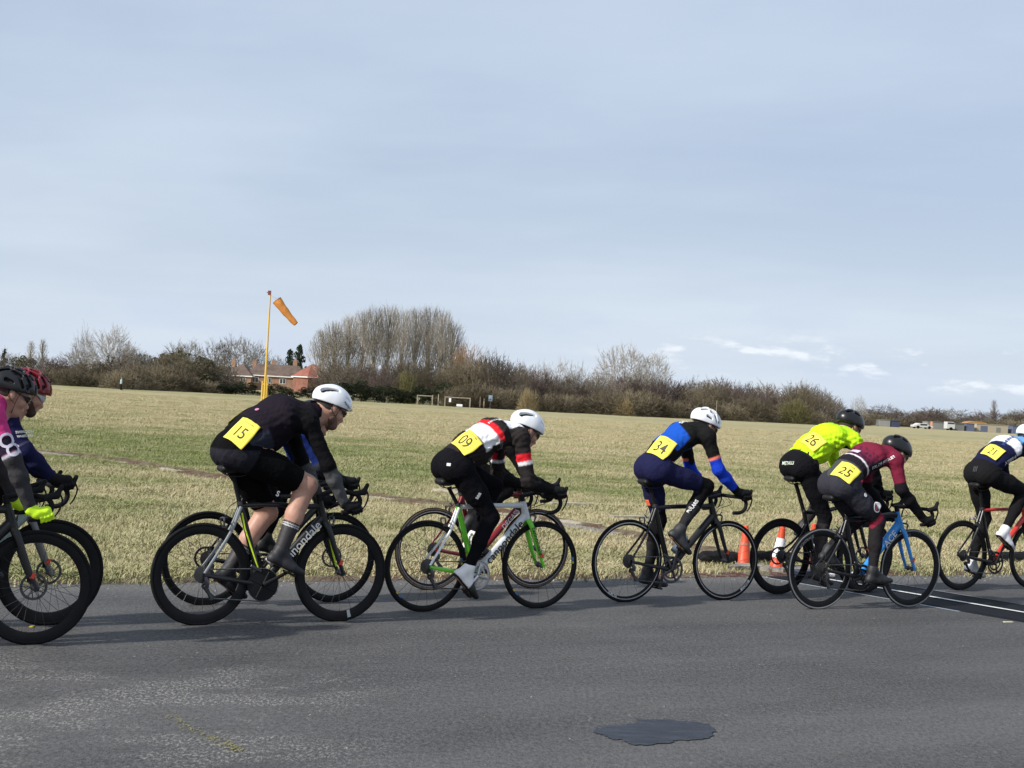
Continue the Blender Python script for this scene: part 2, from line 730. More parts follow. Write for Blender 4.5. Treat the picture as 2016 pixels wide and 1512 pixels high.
def rim_text(name, s, cx, r, a_mid, size, y, mat, parent, inward=True, bold=0.02):
    V, T = text_geo(s, bold)
    u, v = V[:, 0] * size, V[:, 1] * size
    a = a_mid + (u / r if not inward else -u / r)
    rr = r + (v if inward else -v)
    P = np.stack([cx + rr * np.cos(a), np.full(len(a), y), 0.336 + rr * np.sin(a)], 1)
    return link(name, np_mesh(name, P, tris=T, smooth=False), mat, parent)


def rim_patch(name, cx, r0, r1, a0, a1, y, mat, parent):
    P, Q = [], []
    for i, a in enumerate(np.linspace(a0, a1, 9)):
        for r in (r0, r1):
            P.append((cx + r * math.cos(a), y, 0.336 + r * math.sin(a)))
        if i:
            Q.append((2 * i - 2, 2 * i, 2 * i + 1, 2 * i - 1))
    return link(name, np_mesh(name, P, Q, smooth=False), mat, parent)


def make_wheel(bike, cx, sp, rear):
    R = 0.336
    w = empty('wheel')
    w.parent = bike
    depth = sp.get('rim', 0.03)
    n = 72
    wd = sp.get('tyre_r', 0.0130)
    t = MB()
    prof = [((R - wd) + wd * math.cos(a), wd * 0.98 * math.sin(a)) for a in np.linspace(0, 2 * math.pi, 12, endpoint=False)]
    if sp.get('sidewall'):
        for i in range(12):
            t.cur = 1 if i in (2, 3, 8, 9) else 0
            b = len(t.v)
            p2 = [prof[i], prof[(i + 1) % 12]]
            t.lathe(p2, (cx, 0, R), n, closed=False)
        t.build('tyre', [RUB, sp['sidewall']], w)
    else:
        t.lathe(prof, (cx, 0, R), n)
        t.build('tyre', RUB, w)
    Ro, Ri = R - wd * 1.75, R - wd * 1.75 - depth
    hw = 0.0115
    rm = MB()
    outer = [(Ro, -0.009), (Ro + 0.001, -hw), (Ro - 0.010, -hw)]
    inner = [(Ri + depth * 0.45, -hw * 0.95), (Ri + 0.004, -hw * 0.55), (Ri, 0)]
    half = outer + inner
    prof = half + [(r, -o) for r, o in half[-2::-1]]
    rm.lathe(prof, (cx, 0, R), n)
    rim = rm.build('rim', sp.get('rim_mat', RIMBLK), w)
    if sp.get('track'):
        for sgn in (-1, 1):
            tk = MB().lathe([(Ro - 0.001, sgn * (hw + 0.0012)), (Ro - 0.0085, sgn * (hw + 0.0012))], (cx, 0, R), n, closed=False)
            tk.build('brake_track', sp['track'], w)
    k = sp.get('spokes', 24)
    ss = MB()
    hr = 0.022 if rear or sp.get('disc') else 0.017
    for i in range(k):
        a = 2 * math.pi * i / k + (0.1 if rear else 0.03)
        side = 1 if i % 2 else -1
        cross = (0.95 if (i // 2) % 2 else -0.95) if (rear or sp.get('disc')) else 0.0
        ah = a + cross * (1.0 if rear else 0.8)
        ss.tube([(cx + hr * math.cos(ah), side * 0.026, R + hr * math.sin(ah)),
                 (cx + (Ri + 0.004) * math.cos(a), side * 0.002, R + (Ri + 0.004) * math.sin(a))], sp.get('spoke_r', 0.00125), 4, caps=False)
    ss.build('spoke', STEEL, w, smooth=False)
    hb = MB()
    hb.lathe([(0.012, -0.05), (0.012, -0.036), (0.022, -0.030), (0.022, -0.024), (0.014, -0.018), (0.013, 0.018), (0.022, 0.024), (0.022, 0.03), (0.012, 0.036), (0.012, 0.05), (0.003, 0.05), (0.003, -0.05)], (cx, 0, R), 20)
    hb.build('hub', ALUD, w)
    if sp.get('disc'):
        d = MB()
        y = 0.034
        d.lathe([(0.080, y - 0.001), (0.080, y + 0.001), (0.064, y + 0.001), (0.064, y - 0.001)], (cx, 0, R), 40)
        for i in range(6):
            a = i * math.pi / 3
            d.tube([(cx + 0.02 * math.cos(a), y, R + 0.02 * math.sin(a)), (cx + 0.066 * math.cos(a + 0.5), y, R + 0.066 * math.sin(a + 0.5))], 0.003, 4)
        d.build('disc_rotor', M('rotor_steel', (0.12, 0.12, 0.12), 0.35, 0.9), w)
    if rear:
        c = MB()
        for i, rr in enumerate((0.056, 0.052, 0.047, 0.043, 0.038, 0.034, 0.030, 0.026, 0.024)):
            y0 = -0.024 - i * 0.0036
            teeth = [(rr if j % 2 else rr - 0.004) for j in range(2)]
            c.lathe([(rr, y0), (rr, y0 - 0.0016), (0.015, y0 - 0.0016), (0.015, y0)], (cx, 0, R), 30)
        c.build('cassette', M('cassette_steel', (0.14, 0.135, 0.13), 0.38, 0.9), w)
    for lb in sp.get('labels', []):
        if lb.get('rear', rear) != rear:
            continue
        if lb.get('patch'):
            rim_patch('rim_sticker', cx, Ri + depth * lb['r'][0], Ri + depth * lb['r'][1], lb['a'][0], lb['a'][1], -hw - 0.0016, lb['patch'], w)
        if lb.get('text'):
            rim_text('rim_lettering', lb['text'], cx, Ri + depth * lb.get('at', 0.5), lb['mid'], lb['size'], -hw - 0.003, lb['mat'], w, lb.get('inward', True))
    return w


def make_bike(sp):
    bike = empty('bicycle', (*sp['loc'], 0), R_(sp['head']), sp['label'], 'bicycle', 'racing bicycles on the track')
    if sp.get('lean'):
        bike.rotation_euler.x = R_(sp['lean'])
    R = 0.336
    bx, bz = BB0
    cx, cz = sp.get('bar', (0.91, 0.885))
    xs, zs = sp['saddle']
    top, down, seat, head = sp['top'], sp['down'], sp['seat'], sp.get('headc', sp['down'])
    sstay, cstay, fork = sp['sstay'], sp['cstay'], sp['fork']
    fat = sp.get('fat', 1.0)
    stx, stz = sp.get('cluster', (0.238, 0.785))
    # frame: head tube is the part's own mesh, the tubes are its sub-parts
    fr = MB().tube([(0.842, 0, 0.682), (0.832, 0, 0.715), (0.806, 0, 0.80), (0.800, 0, 0.822)], [0.027 * fat, 0.026 * fat, 0.023, 0.023], 14).build('frame', head, bike)
    MB().tube(catmull([(stx + 0.005, 0, stz - 0.015), (0.45, 0, stz - 0.004), (0.70, 0, 0.787), (0.803, 0, 0.79)], 5), [0.014, 0.0145, 0.016, 0.02], 12, flat=1.05 * fat).build('top_tube', top, fr)
    dr = 0.0225 * fat
    MB().tube([(bx + 0.005, 0, bz + 0.005), (0.55, 0, 0.415), (0.72, 0, 0.598), (0.828, 0, 0.712)], [dr * 0.95, dr, dr, dr * 1.05], 14, flat=1.18).build('down_tube', down, fr)
    MB().tube([(bx, 0, bz), (stx + 0.055, 0, stz - 0.165), (stx, 0, stz + 0.005)], [0.019, 0.0165, 0.0165], 12, flat=1.15 * fat).build('seat_tube', seat, fr)
    MB().lathe([(0.024, -0.036), (0.024, 0.036), (0.008, 0.036), (0.008, -0.036)], (bx, 0, bz), 24).build('bottom_bracket', ALUD, fr)
    for sgn in (-1, 1):
        sy = sp.get('drop_stays', 0.0)
        MB().tube(catmull([(stx + 0.006 + sy * 0.25, sgn * 0.014, stz - 0.02 - sy), (0.17, sgn * 0.024, stz - 0.20 - sy * 0.6), (0.004, sgn * 0.058, R + 0.012)], 5), [0.010, 0.009, 0.0075], 8, flat=1.2).build('seat_stay', sstay, fr)
        MB().tube(catmull([(bx - 0.01, sgn * 0.03, bz + 0.002), (0.26, sgn * 0.044, bz + 0.024), (0.004, sgn * 0.058, R - 0.002)], 5), [0.014, 0.0115, 0.009], 8, flat=1.25).build('chain_stay', cstay, fr)
        if sp.get('stay_tip'):
            pass
    if sp.get('seat_line'):
        MB().tube([(bx - 0.016, -0.014, bz + 0.075), (stx + 0.052 - 0.012, -0.0155, stz - 0.165), (stx + 0.012, -0.0155, stz - 0.06)], 0.0062, 6, flat=1.0).build('stripe', sp['seat_line'], fr)
    for d in sp.get('decals', []):
        if d['on'] == 'down':
            a, b = np.array((bx + 0.005, 0, bz + 0.005)), np.array((0.828, 0, 0.712))
        else:
            continue
        t = (b - a) / np.linalg.norm(b - a)
        up = np.array((-t[2], 0, t[0]))
        o = a + t * d['pos'] * np.linalg.norm(b - a) + np.array((0, -dr * 1.02 - 0.0022, 0)) + up * d.get('lift', 0)
        flat_text('frame_lettering', d['text'], o, t, up, d['size'], d['mat'], fr, d.get('bold', 0.01), d.get('squash', 1))
    # fork
    fk = MB()
    fk.tube([(0.832, 0, 0.715), (0.846, 0, 0.678)], [0.024, 0.026], 12)
    for sgn in (-1, 1):
        fk.tube(catmull([(0.842, sgn * 0.020, 0.684), (0.868, sgn * 0.043, 0.625), (0.925, sgn * 0.05, 0.47), (0.984, sgn * 0.052, R)], 5), [0.017, 0.0165, 0.0135, 0.0095], 10, flat=1.25)
        fk.lathe([(0.013, sgn * 0.044), (0.013, sgn * 0.058), (0.003, sgn * 0.058), (0.003, sgn * 0.044)], (0.985, 0, R), 14)
    fko = fk.build('fork', fork, bike)
    if sp.get('fork_line'):
        MB().tube([(0.905, 0.034, 0.56), (0.94, 0.037, 0.45), (0.968, 0.039, 0.375)], 0.007, 6).build('stripe', sp['fork_line'], fko)
    if sp.get('fork_text'):
        tx, mt, sz, ps = sp['fork_text']
        a, b = np.array((0.862, -0.0685, 0.645)), np.array((0.962, -0.068, 0.392))
        t = (b - a) / np.linalg.norm(b - a)
        flat_text('fork_lettering', tx, a + (b - a) * ps, t, np.array((-t[2], 0, t[0])), sz, mt, fko, 0.015)
    if sp.get('chip', True):
        MB().box((0.958, -0.064, 0.412), (0.022, 0.008, 0.034), ((0.93, 0, 0.36), (0, 1, 0), (-0.36, 0, 0.93))).tube([(0.943, -0.066, 0.40), (0.943, -0.036, 0.40)], 0.004, 6).build('timing_chip', CHIP, bike, bevel=0.002)
    # wheels
    make_wheel(bike, 0.0, sp, True)
    make_wheel(bike, 0.985, sp, False)
    # brakes
    if sp.get('disc'):
        MB().box((0.962, 0.048, 0.385), (0.03, 0.018, 0.05)).box((0.045, 0.046, 0.40), (0.05, 0.018, 0.03)).build('brake_caliper', CARBM, bike, bevel=0.004)
    else:
        for (px, pz, up) in ((0.885, 0.70, 1), (0.135, stz - 0.115 - sp.get('drop_stays', 0) * 0.5, -1)):
            br = MB()
            for sgn in (-1, 1):
                br.tube(catmull([(px, sgn * 0.004, pz + 0.018), (px + 0.012 * up, sgn * 0.034, pz + 0.012), (px + 0.008 * up, sgn * 0.032, pz - 0.03)], 4), [0.008, 0.007, 0.006], 6)
                br.box((px + 0.004 * up, sgn * 0.0235, pz - 0.036), (0.036, 0.010, 0.012))
            br.tube([(px - 0.012 * up, -0.034, pz + 0.02), (px + 0.012 * up, -0.028, pz + 0.045)], 0.0045, 6)
            br.build('brake_caliper', sp.get('brake_mat', ALUD), bike)
    # crankset
    th = R_(sp['theta'])
    ck = MB()
    rr = sp.get('ring', 0.105)
    nt = 48
    ring = [(rr + (0.004 if i % 2 else -0.001)) for i in range(2 * nt)]
    y = -0.044
    vs, fs = [], []
    for i in range(2 * nt):
        a = math.pi * i / nt
        for (q, yy) in ((ring[i], y - 0.0018), (ring[i], y + 0.0018), (rr - 0.016, y + 0.0018), (rr - 0.016, y - 0.0018)):
            vs.append((bx + q * math.cos(a), yy, bz + q * math.sin(a)))
    for i in range(2 * nt):
        k = (i + 1) % (2 * nt)
        for j in range(4):
            l = (j + 1) % 4
            fs.append((4 * i + j, 4 * i + l, 4 * k + l, 4 * k + j))
    ck.add(vs, fs)
    ck.lathe([(0.074, y + 0.006), (0.074, y + 0.009), (0.060, y + 0.009), (0.060, y + 0.006)], (bx, 0, bz), 40)
    if sp.get('solid_ring'):
        ck.lathe([(rr - 0.012, y - 0.003), (rr - 0.012, y), (0.02, y), (0.02, y - 0.008)], (bx, 0, bz), 40)
    for i in range(4 if sp.get('four', True) else 5):
        a = th + 0.6 + i * 2 * math.pi / (4 if sp.get('four', True) else 5)
        ck.tube([(bx + 0.012 * math.cos(a), y - 0.006, bz + 0.012 * math.sin(a)), (bx + (rr - 0.012) * math.cos(a), y - 0.002, bz + (rr - 0.012) * math.sin(a))], [0.013, 0.009], 6, flat=0.5, ref=(-math.sin(a), 0, math.cos(a)))
    cko = ck.build('crankset', sp.get('crank_mat', ALUD), bike)
    for sgn, ang in ((-1, th), (1, th + math.pi)):
        e = (bx + 0.172 * math.cos(ang), bz + 0.172 * math.sin(ang))
        MB().tube([(bx, sgn * 0.058, bz), (bx + 0.086 * math.cos(ang), sgn * 0.072, bz + 0.086 * math.sin(ang)), (e[0], sgn * 0.078, e[1])], [0.017, 0.013, 0.0125], 10, flat=0.6, ref=(-math.sin(ang), 0, math.cos(ang))).build('crank_arm', sp.get('crank_mat', ALUD), cko)
        pd = MB().tube([(e[0], sgn * 0.078, e[1]), (e[0], sgn * 0.15, e[1])], 0.007, 8)
        f = R_(sp['foot'][0 if sgn < 0 else 1])
        Rm = ((math.cos(f), 0, math.sin(f)), (0, 1, 0), (-math.sin(f), 0, math.cos(f)))
        pd.box((e[0], sgn * 0.125, e[1]), (0.085, 0.052, 0.014), Rm)
        pd.build('pedal', CARBM, bike, bevel=0.003)
    # chain and rear mech
    ch = MB()
    yc = -0.043
    ch.tube([(0.0, yc, R + 0.036), (bx - 0.01, yc, bz + rr + 0.003)], 0.0045, 4)
    dx, dz = 0.012, R - 0.072
    ch.tube([(dx + 0.055, yc, dz - 0.082), (bx - 0.02, yc, bz - rr - 0.001)], 0.0045, 4)
    ch.tube([(bx + (rr + 0.003) * math.cos(a), yc, bz + (rr + 0.003) * math.sin(a)) for a in np.linspace(1.6, -1.75, 18)], 0.0042, 4)
    ch.build('chain', CHAIN, bike, smooth=False)
    rd = MB()
    rd.tube([(0.006, -0.07, R - 0.01), (0.020, -0.078, R - 0.045), (dx + 0.006, -0.075, dz)], [0.012, 0.016, 0.014], 8)
    rd.tube([(dx, -0.05, dz), (dx + 0.03, -0.05, dz - 0.045), (dx + 0.052, -0.05, dz - 0.075)], [0.018, 0.012, 0.017], 6, flat=0.5, ref=(0.8, 0, 0.6))
    for (px, pz) in ((dx, dz), (dx + 0.052, dz - 0.072)):
        rd.lathe([(0.020, -0.047), (0.020, -0.042), (0.005, -0.042), (0.005, -0.047)], (px, 0, pz), 16)
    rd.build('rear_derailleur', sp.get('mech_mat', ALUD), bike)
    MB().box((bx - 0.055, -0.046, bz + rr + 0.006), (0.085, 0.016, 0.02), ((0.9, 0, 0.44), (0, 1, 0), (-0.44, 0, 0.9))).box((bx - 0.06, -0.034, bz + rr - 0.02), (0.03, 0.02, 0.045)).build('front_derailleur', ALUD, bike, bevel=0.003)
    # saddle and post
    pr = [cap((xs + 0.035, 0.034, zs - 0.016), (xs + 0.10, 0.026, zs - 0.018), 0.024, 0.022, (0, 1, 0), 1.5),
          cap((xs + 0.035, -0.034, zs - 0.016), (xs + 0.10, -0.026, zs - 0.018), 0.024, 0.022, (0, 1, 0), 1.5),
          cap((xs + 0.06, 0, zs - 0.022), (xs + 0.25, 0, zs - 0.020), 0.019, 0.015, (0, 1, 0), 1.25)]
    so, _, _ = sdf_obj('saddle', pr, 0.006, SADDLE, bike, 0.03)
    rl = MB()
    for sgn in (-1, 1):
        rl.tube(catmull([(xs + 0.03, sgn * 0.03, zs - 0.035), (xs + 0.08, sgn * 0.022, zs - 0.062), (xs + 0.17, sgn * 0.022, zs - 0.06), (xs + 0.24, sgn * 0.008, zs - 0.034)], 4), 0.0036, 6)
    rl.build('saddle_rail', ALUD, so)
    MB().tube([(stx - 0.002, 0, stz), (xs + 0.118, 0, zs - 0.075), (xs + 0.112, 0, zs - 0.058)], [0.0145, 0.0145, 0.02], 12, flat=sp.get('post_flat', 1.0)).build('seat_post', sp.get('post', CARBM), bike)
    MB().lathe([(0.02, -0.012), (0.02, 0.012), (0.014, 0.012), (0.014, -0.012)], (stx, 0, stz + 0.002), 16, axis='z').build('seat_clamp', ALUD, bike)
    # stem, bar, shifters
    st = MB().tube([(0.800, 0, 0.82), (0.786, 0, 0.872)], 0.019, 12).tube([(0.788, 0, 0.86), (cx, 0, cz)], [0.017, 0.0165], 10)
    st.build('stem', sp.get('stem_mat', CARBM), bike)
    hb = MB()
    for sgn in (-1, 1):
        pth = [(cx, 0, cz), (cx, sgn * 0.11, cz), (cx + 0.006, sgn * 0.178, cz), (cx + 0.035, sgn * 0.203, cz - 0.002), (cx + 0.075, sgn * 0.207, cz - 0.012),
               (cx + 0.100, sgn * 0.208, cz - 0.05), (cx + 0.088, sgn * 0.209, cz - 0.098), (cx + 0.045, sgn * 0.211, cz - 0.126), (cx - 0.03, sgn * 0.213, cz - 0.132)]
        hb.tube(catmull(pth, 5), [0.0155, 0.0155, 0.0155, 0.016, 0.016, 0.0155, 0.0155, 0.0155, 0.0155], 10)
    hbo = hb.build('handlebar', TAPE, bike)
    for sgn in (-1, 1):
        yb = sgn * 0.208
        pr = [cap((cx + 0.06, yb, cz - 0.006), (cx + 0.125, yb, cz + 0.006), 0.020, 0.019), cap((cx + 0.125, yb, cz + 0.006), (cx + 0.148, yb, cz + 0.056), 0.018, 0.0135)]
        sdf_obj('brake_hood', pr, 0.006, HOOD, hbo, 0.015)
        MB().tube(catmull([(cx + 0.138, yb, cz + 0.025), (cx + 0.158, yb, cz - 0.02), (cx + 0.146, yb - sgn * 0.004, cz - 0.075), (cx + 0.122, yb - sgn * 0.01, cz - 0.118)], 4), [0.010, 0.0085, 0.008, 0.006], 6, flat=0.55, ref=(0, 1, 0)).build('brake_lever', sp.get('lever_mat', CARBM), hbo)
    cb = MB()
    for sgn in (-1, 1):
        cb.tube(catmull([(cx + 0.02, sgn * 0.06, cz - 0.014), (cx + 0.07, sgn * 0.05, cz - 0.07), (0.87, sgn * 0.02, 0.77), (0.862, 0.0, 0.72)], 5), 0.0024, 5)
    if not sp.get('disc') and not sp.get('drop_stays'):
        cb.tube(catmull([(stx + 0.03, -0.006, stz + 0.016), (stx - 0.02, 0, stz + 0.012), (stx - 0.08, -0.01, stz - 0.03), (0.14, -0.03, stz - 0.09)], 5), 0.0024, 5)
    cb.build('brake_cable', CARBM, bike)
    for bt in sp.get('bottles', []):
        if bt['on'] == 'seat':
            a, t = np.array((bx - 0.035, 0, bz + 0.13)), np.array((stx - bx, 0, stz - bz))
            off = np.array((0.955, 0, 0.29)) * 0.056
        else:
            a, t = np.array((bx + 0.09, 0, bz + 0.1)), np.array((0.416, 0, 0.446))
            off = np.array((-0.73, 0, 0.68)) * 0.062
        t = t / np.linalg.norm(t)
        if bt['on'] == 'seat':
            a = np.array((bx, 0, bz)) + t * 0.13
        a = a + off
        b = MB()
        b.tube([a, a + t * 0.002, a + t * 0.12], [0.034, 0.0365, 0.0365], 16)
        bo = b.build('bottle', bt['mat'], bike)
        if bt.get('band'):
            MB().tube([a + t * 0.04, a + t * 0.085], 0.0372, 16).build('band', bt['band'], bo)
        MB().tube([a + t * 0.12, a + t * 0.135, a + t * 0.14, a + t * 0.16, a + t * 0.161, a + t * 0.178], [0.035, 0.036, 0.030, 0.024, 0.011, 0.010], 14).build('bottle_cap', bt['cap'], bo)
        cg = MB()
        for k in range(2):
            cg.tube([a + t * (0.03 + 0.06 * k) + np.array((0.04 * math.cos(q) * abs(off[0]) / 0.056, 0.0395 * math.sin(q), 0)) for q in np.linspace(0.6, 5.6, 12)], 0.003, 5)
        cg.build('bottle_cage', CARBM, bike)
    return bike

# ------------------------------------------------------------------ riders
SKIN = M('skin', (0.46, 0.255, 0.185), 0.5, spec=0.4, noise=(35, 0.10), bump=(120, 0.15, 0.002))
CLOTH = M('lycra', (0.5, 0.5, 0.5), 0.85, spec=0.05, vcol=True, bump=(24, 0.7, 0.014))
SHOEM = M('shoe_cover', (0.5, 0.5, 0.5), 0.6, vcol=True, bump=(40, 0.3, 0.006))
LINER = M('helmet_liner', (0.008, 0.008, 0.009), 0.8)
STRAP = M('helmet_strap', (0.012, 0.012, 0.013), 0.7)
LENS = M('sunglass_lens', (0.01, 0.01, 0.012), 0.12, spec=0.6)
HAIR = M('dark_hair', (0.025, 0.017, 0.012), 0.7, bump=(160, 0.6, 0.004))
PAPER = M('yellow_number_paper', (0.84, 0.70, 0.10), 0.7, spec=0.2, noise=(18, 0.05))
INK = M('number_ink', (0.022, 0.016, 0.008), 0.6)
YY = np.array((0, 1.0, 0))


def unit(v):
    v = np.asarray(v, float)
    return v / np.linalg.norm(v)


def wrinkle(a, sx=1.0):
    def f(x, y, z):
        w = np.sin(31 * x + 9 * np.sin(14 * z + 5 * y)) * np.sin(24 * z + 6 * np.sin(19 * y)) + 0.6 * np.sin(55 * (x * 0.7 - z * 0.7) + 7 * np.sin(23 * y + 11 * z))
        w = w + 0.45 * np.sin(105 * (x * 0.8 + z * 0.5) + 8 * np.sin(17 * y + 9 * z)) * np.sin(21 * y + 5 * np.sin(20 * x))
        return a * w
    return f


def set_col(me, C):
    ca = me.color_attributes.new('Col', 'FLOAT_COLOR', 'POINT')
    C4 = np.ones((len(C), 4), np.float32)
    C4[:, :3] = C
    ca.data.foreach_set('color', C4.ravel())


def seg_d(P, a, b):
    ba = b - a
    t = np.clip(((P - a) @ ba) / (ba @ ba), 0, 1)
    return np.linalg.norm(P - a - t[:, None] * ba, axis=1), t


def hand_prims(O, a, side, Wp, r):
    a = unit(a)
    u = unit(np.array((0, 0, 1.0)) - a * a[2])
    o = np.array((0, float(side), 0))

    def pos(s, ang, rad):
        g = R_(ang)
        return O + a * s + rad * (u * math.cos(g) + o * math.sin(g))
    pr = []
    for i in range(4):
        s = 0.070 - 0.0205 * i
        rf = (0.0098, 0.0102, 0.0098, 0.0086)[i]
        ln = (1.0, 1.08, 1.04, 0.85)[i]
        pts = [pos(s - 0.004, 35, r + 0.017), pos(s, 35 + 58 * ln, r + 0.015), pos(s + 0.002, 35 + 112 * ln, r + 0.012), pos(s + 0.001, 35 + 165 * ln, r + 0.0105)]
        for p, q in zip(pts[:-1], pts[1:]):
            pr.append(cap(p, q, rf, rf * 0.93))
    palm = [cap(pos(0.0, 5, r + 0.016), pos(0.058, 22, r + 0.016), 0.023, 0.019), cap(pos(-0.005, 30, r + 0.014), pos(0.045, 42, r + 0.014), 0.021, 0.018),
            cap(Wp, pos(0.0, 10, r + 0.017), 0.0285, 0.027)]
    th = [pos(0.005, -25, r + 0.014), pos(0.038, -68, r + 0.012), pos(0.060, -110, r + 0.010)]
    thumb = [cap(th[0], th[1], 0.0135, 0.0115), cap(th[1], th[2], 0.0115, 0.0095)]
    return palm, pr + thumb


def helmet_parts(person, C, hf, hu, hs):
    hl = YY
    A = lambda f, l, u: C + hf * f + hl * l + hu * u
    axes = (hf, hl, hu)
    k = hs.get('size', 1.0)
    shell = [ell(A(-0.006, 0, 0.022), np.array((0.142, 0.106, 0.117)) * k, axes), ell(A(-0.075, 0, 0.018), np.array((0.088, 0.086, 0.080)) * k, axes)]
    n = unit(-hu + 0.24 * hf)
    cut = [(A(0, 0, 0.0), n)]
    inner = [ell(A(-0.006, 0, 0.012), np.array((0.122, 0.091, 0.108)) * k, axes)]
    v = []

    def vent(p, q, r0, r1, deep=6.0):
        m = unit((p + q) / 2 - (C - hu * 0.02))
        return cap(p, q, r0, r1, m, deep)

    def on(f, l):
        q = 1 - ((f + 0.006) / 0.142) ** 2 - (l / 0.106) ** 2
        return A(f * k, l * k, (0.022 + 0.117 * math.sqrt(max(q, 0.02))) * k)
    if hs['kind'] == 'aero':
        for s in (-1, 1):
            v += [vent(on(-0.128, s * 0.052), on(-0.045, s * 0.078), 0.021, 0.009, 4.0),
                  vent(on(0.112, s * 0.030), on(0.104, s * 0.062), 0.011, 0.008), vent(on(0.03, s * 0.084), on(0.075, s * 0.072), 0.0045, 0.004)]
        v += [vent(on(-0.132, 0), on(-0.10, 0), 0.022, 0.012, 3.0)]
    else:
        rr = hs.get('vent', 0.0145)
        for l in (-0.0985, -0.078, -0.047, -0.016, 0.016, 0.047, 0.078, 0.0985):
            for f0, f1 in (((-0.125, -0.085), (-0.055, -0.012), (0.022, 0.062), (0.085, 0.118)) if abs(l) < 0.09 else ((-0.080, -0.042), (-0.012, 0.025), (0.050, 0.078))):
                if 0.09 > abs(l) > 0.07 and (f0 < -0.1 or f0 > 0.08):
                    continue
                if hs['kind'] == 'few' and ((f0 > 0.0 and f0 < 0.05) or abs(l) > 0.09):
                    continue
                tw = 0.010 * (1 if l > 0 else -1)
                v.append(vent(on(f0, l - tw * 0.5), on(f1, l + tw * 0.5), rr * (0.75 if abs(l) > 0.09 else 1), rr * (0.55 if abs(l) > 0.09 else 0.75)))
    ho, V, Q = sdf_obj('helmet', shell, 0.0045, hs['mat'], person, 0.02, 0.0, inner + v, 0.004, cut)
    if hs.get('colour2'):
        me = ho.data
        me.materials.append(hs['colour2'])
        P = np.array([p.center[:] for p in me.polygons])
        q = P - C
        l, u, f = q @ hl, q @ hu, q @ hf
        me.polygons.foreach_set('material_index', hs['mask'](f, l, u).astype(np.int32))
    lin, _, _ = sdf_obj('liner', [ell(A(-0.006, 0, 0.012), np.array((0.124, 0.093, 0.104)) * k * 0.985, axes)], 0.008, LINER, ho, 0.01, planes=cut)
    st = MB()
    for s in (-1, 1):
        st.tube(catmull([A(0.035, s * 0.088, 0.01), A(0.030, s * 0.083, -0.04), A(0.040, s * 0.062, -0.10), A(0.055, 0, -0.138)], 5), 0.0045, 5, flat=0.4)
        st.tube(catmull([A(-0.055, s * 0.082, 0.0), A(-0.02, s * 0.087, -0.045), A(0.032, s * 0.078, -0.065)], 5), 0.0045, 5, flat=0.4)
    st.build('chin_strap', STRAP, ho)
    if hs.get('text'):
        flat_text('helmet_lettering', hs['text'], A(0.06, -0.1085, 0.035), hf - 0.35 * hu, hu + 0.35 * hf, 0.026, LETB, ho, 0.02)
    return ho


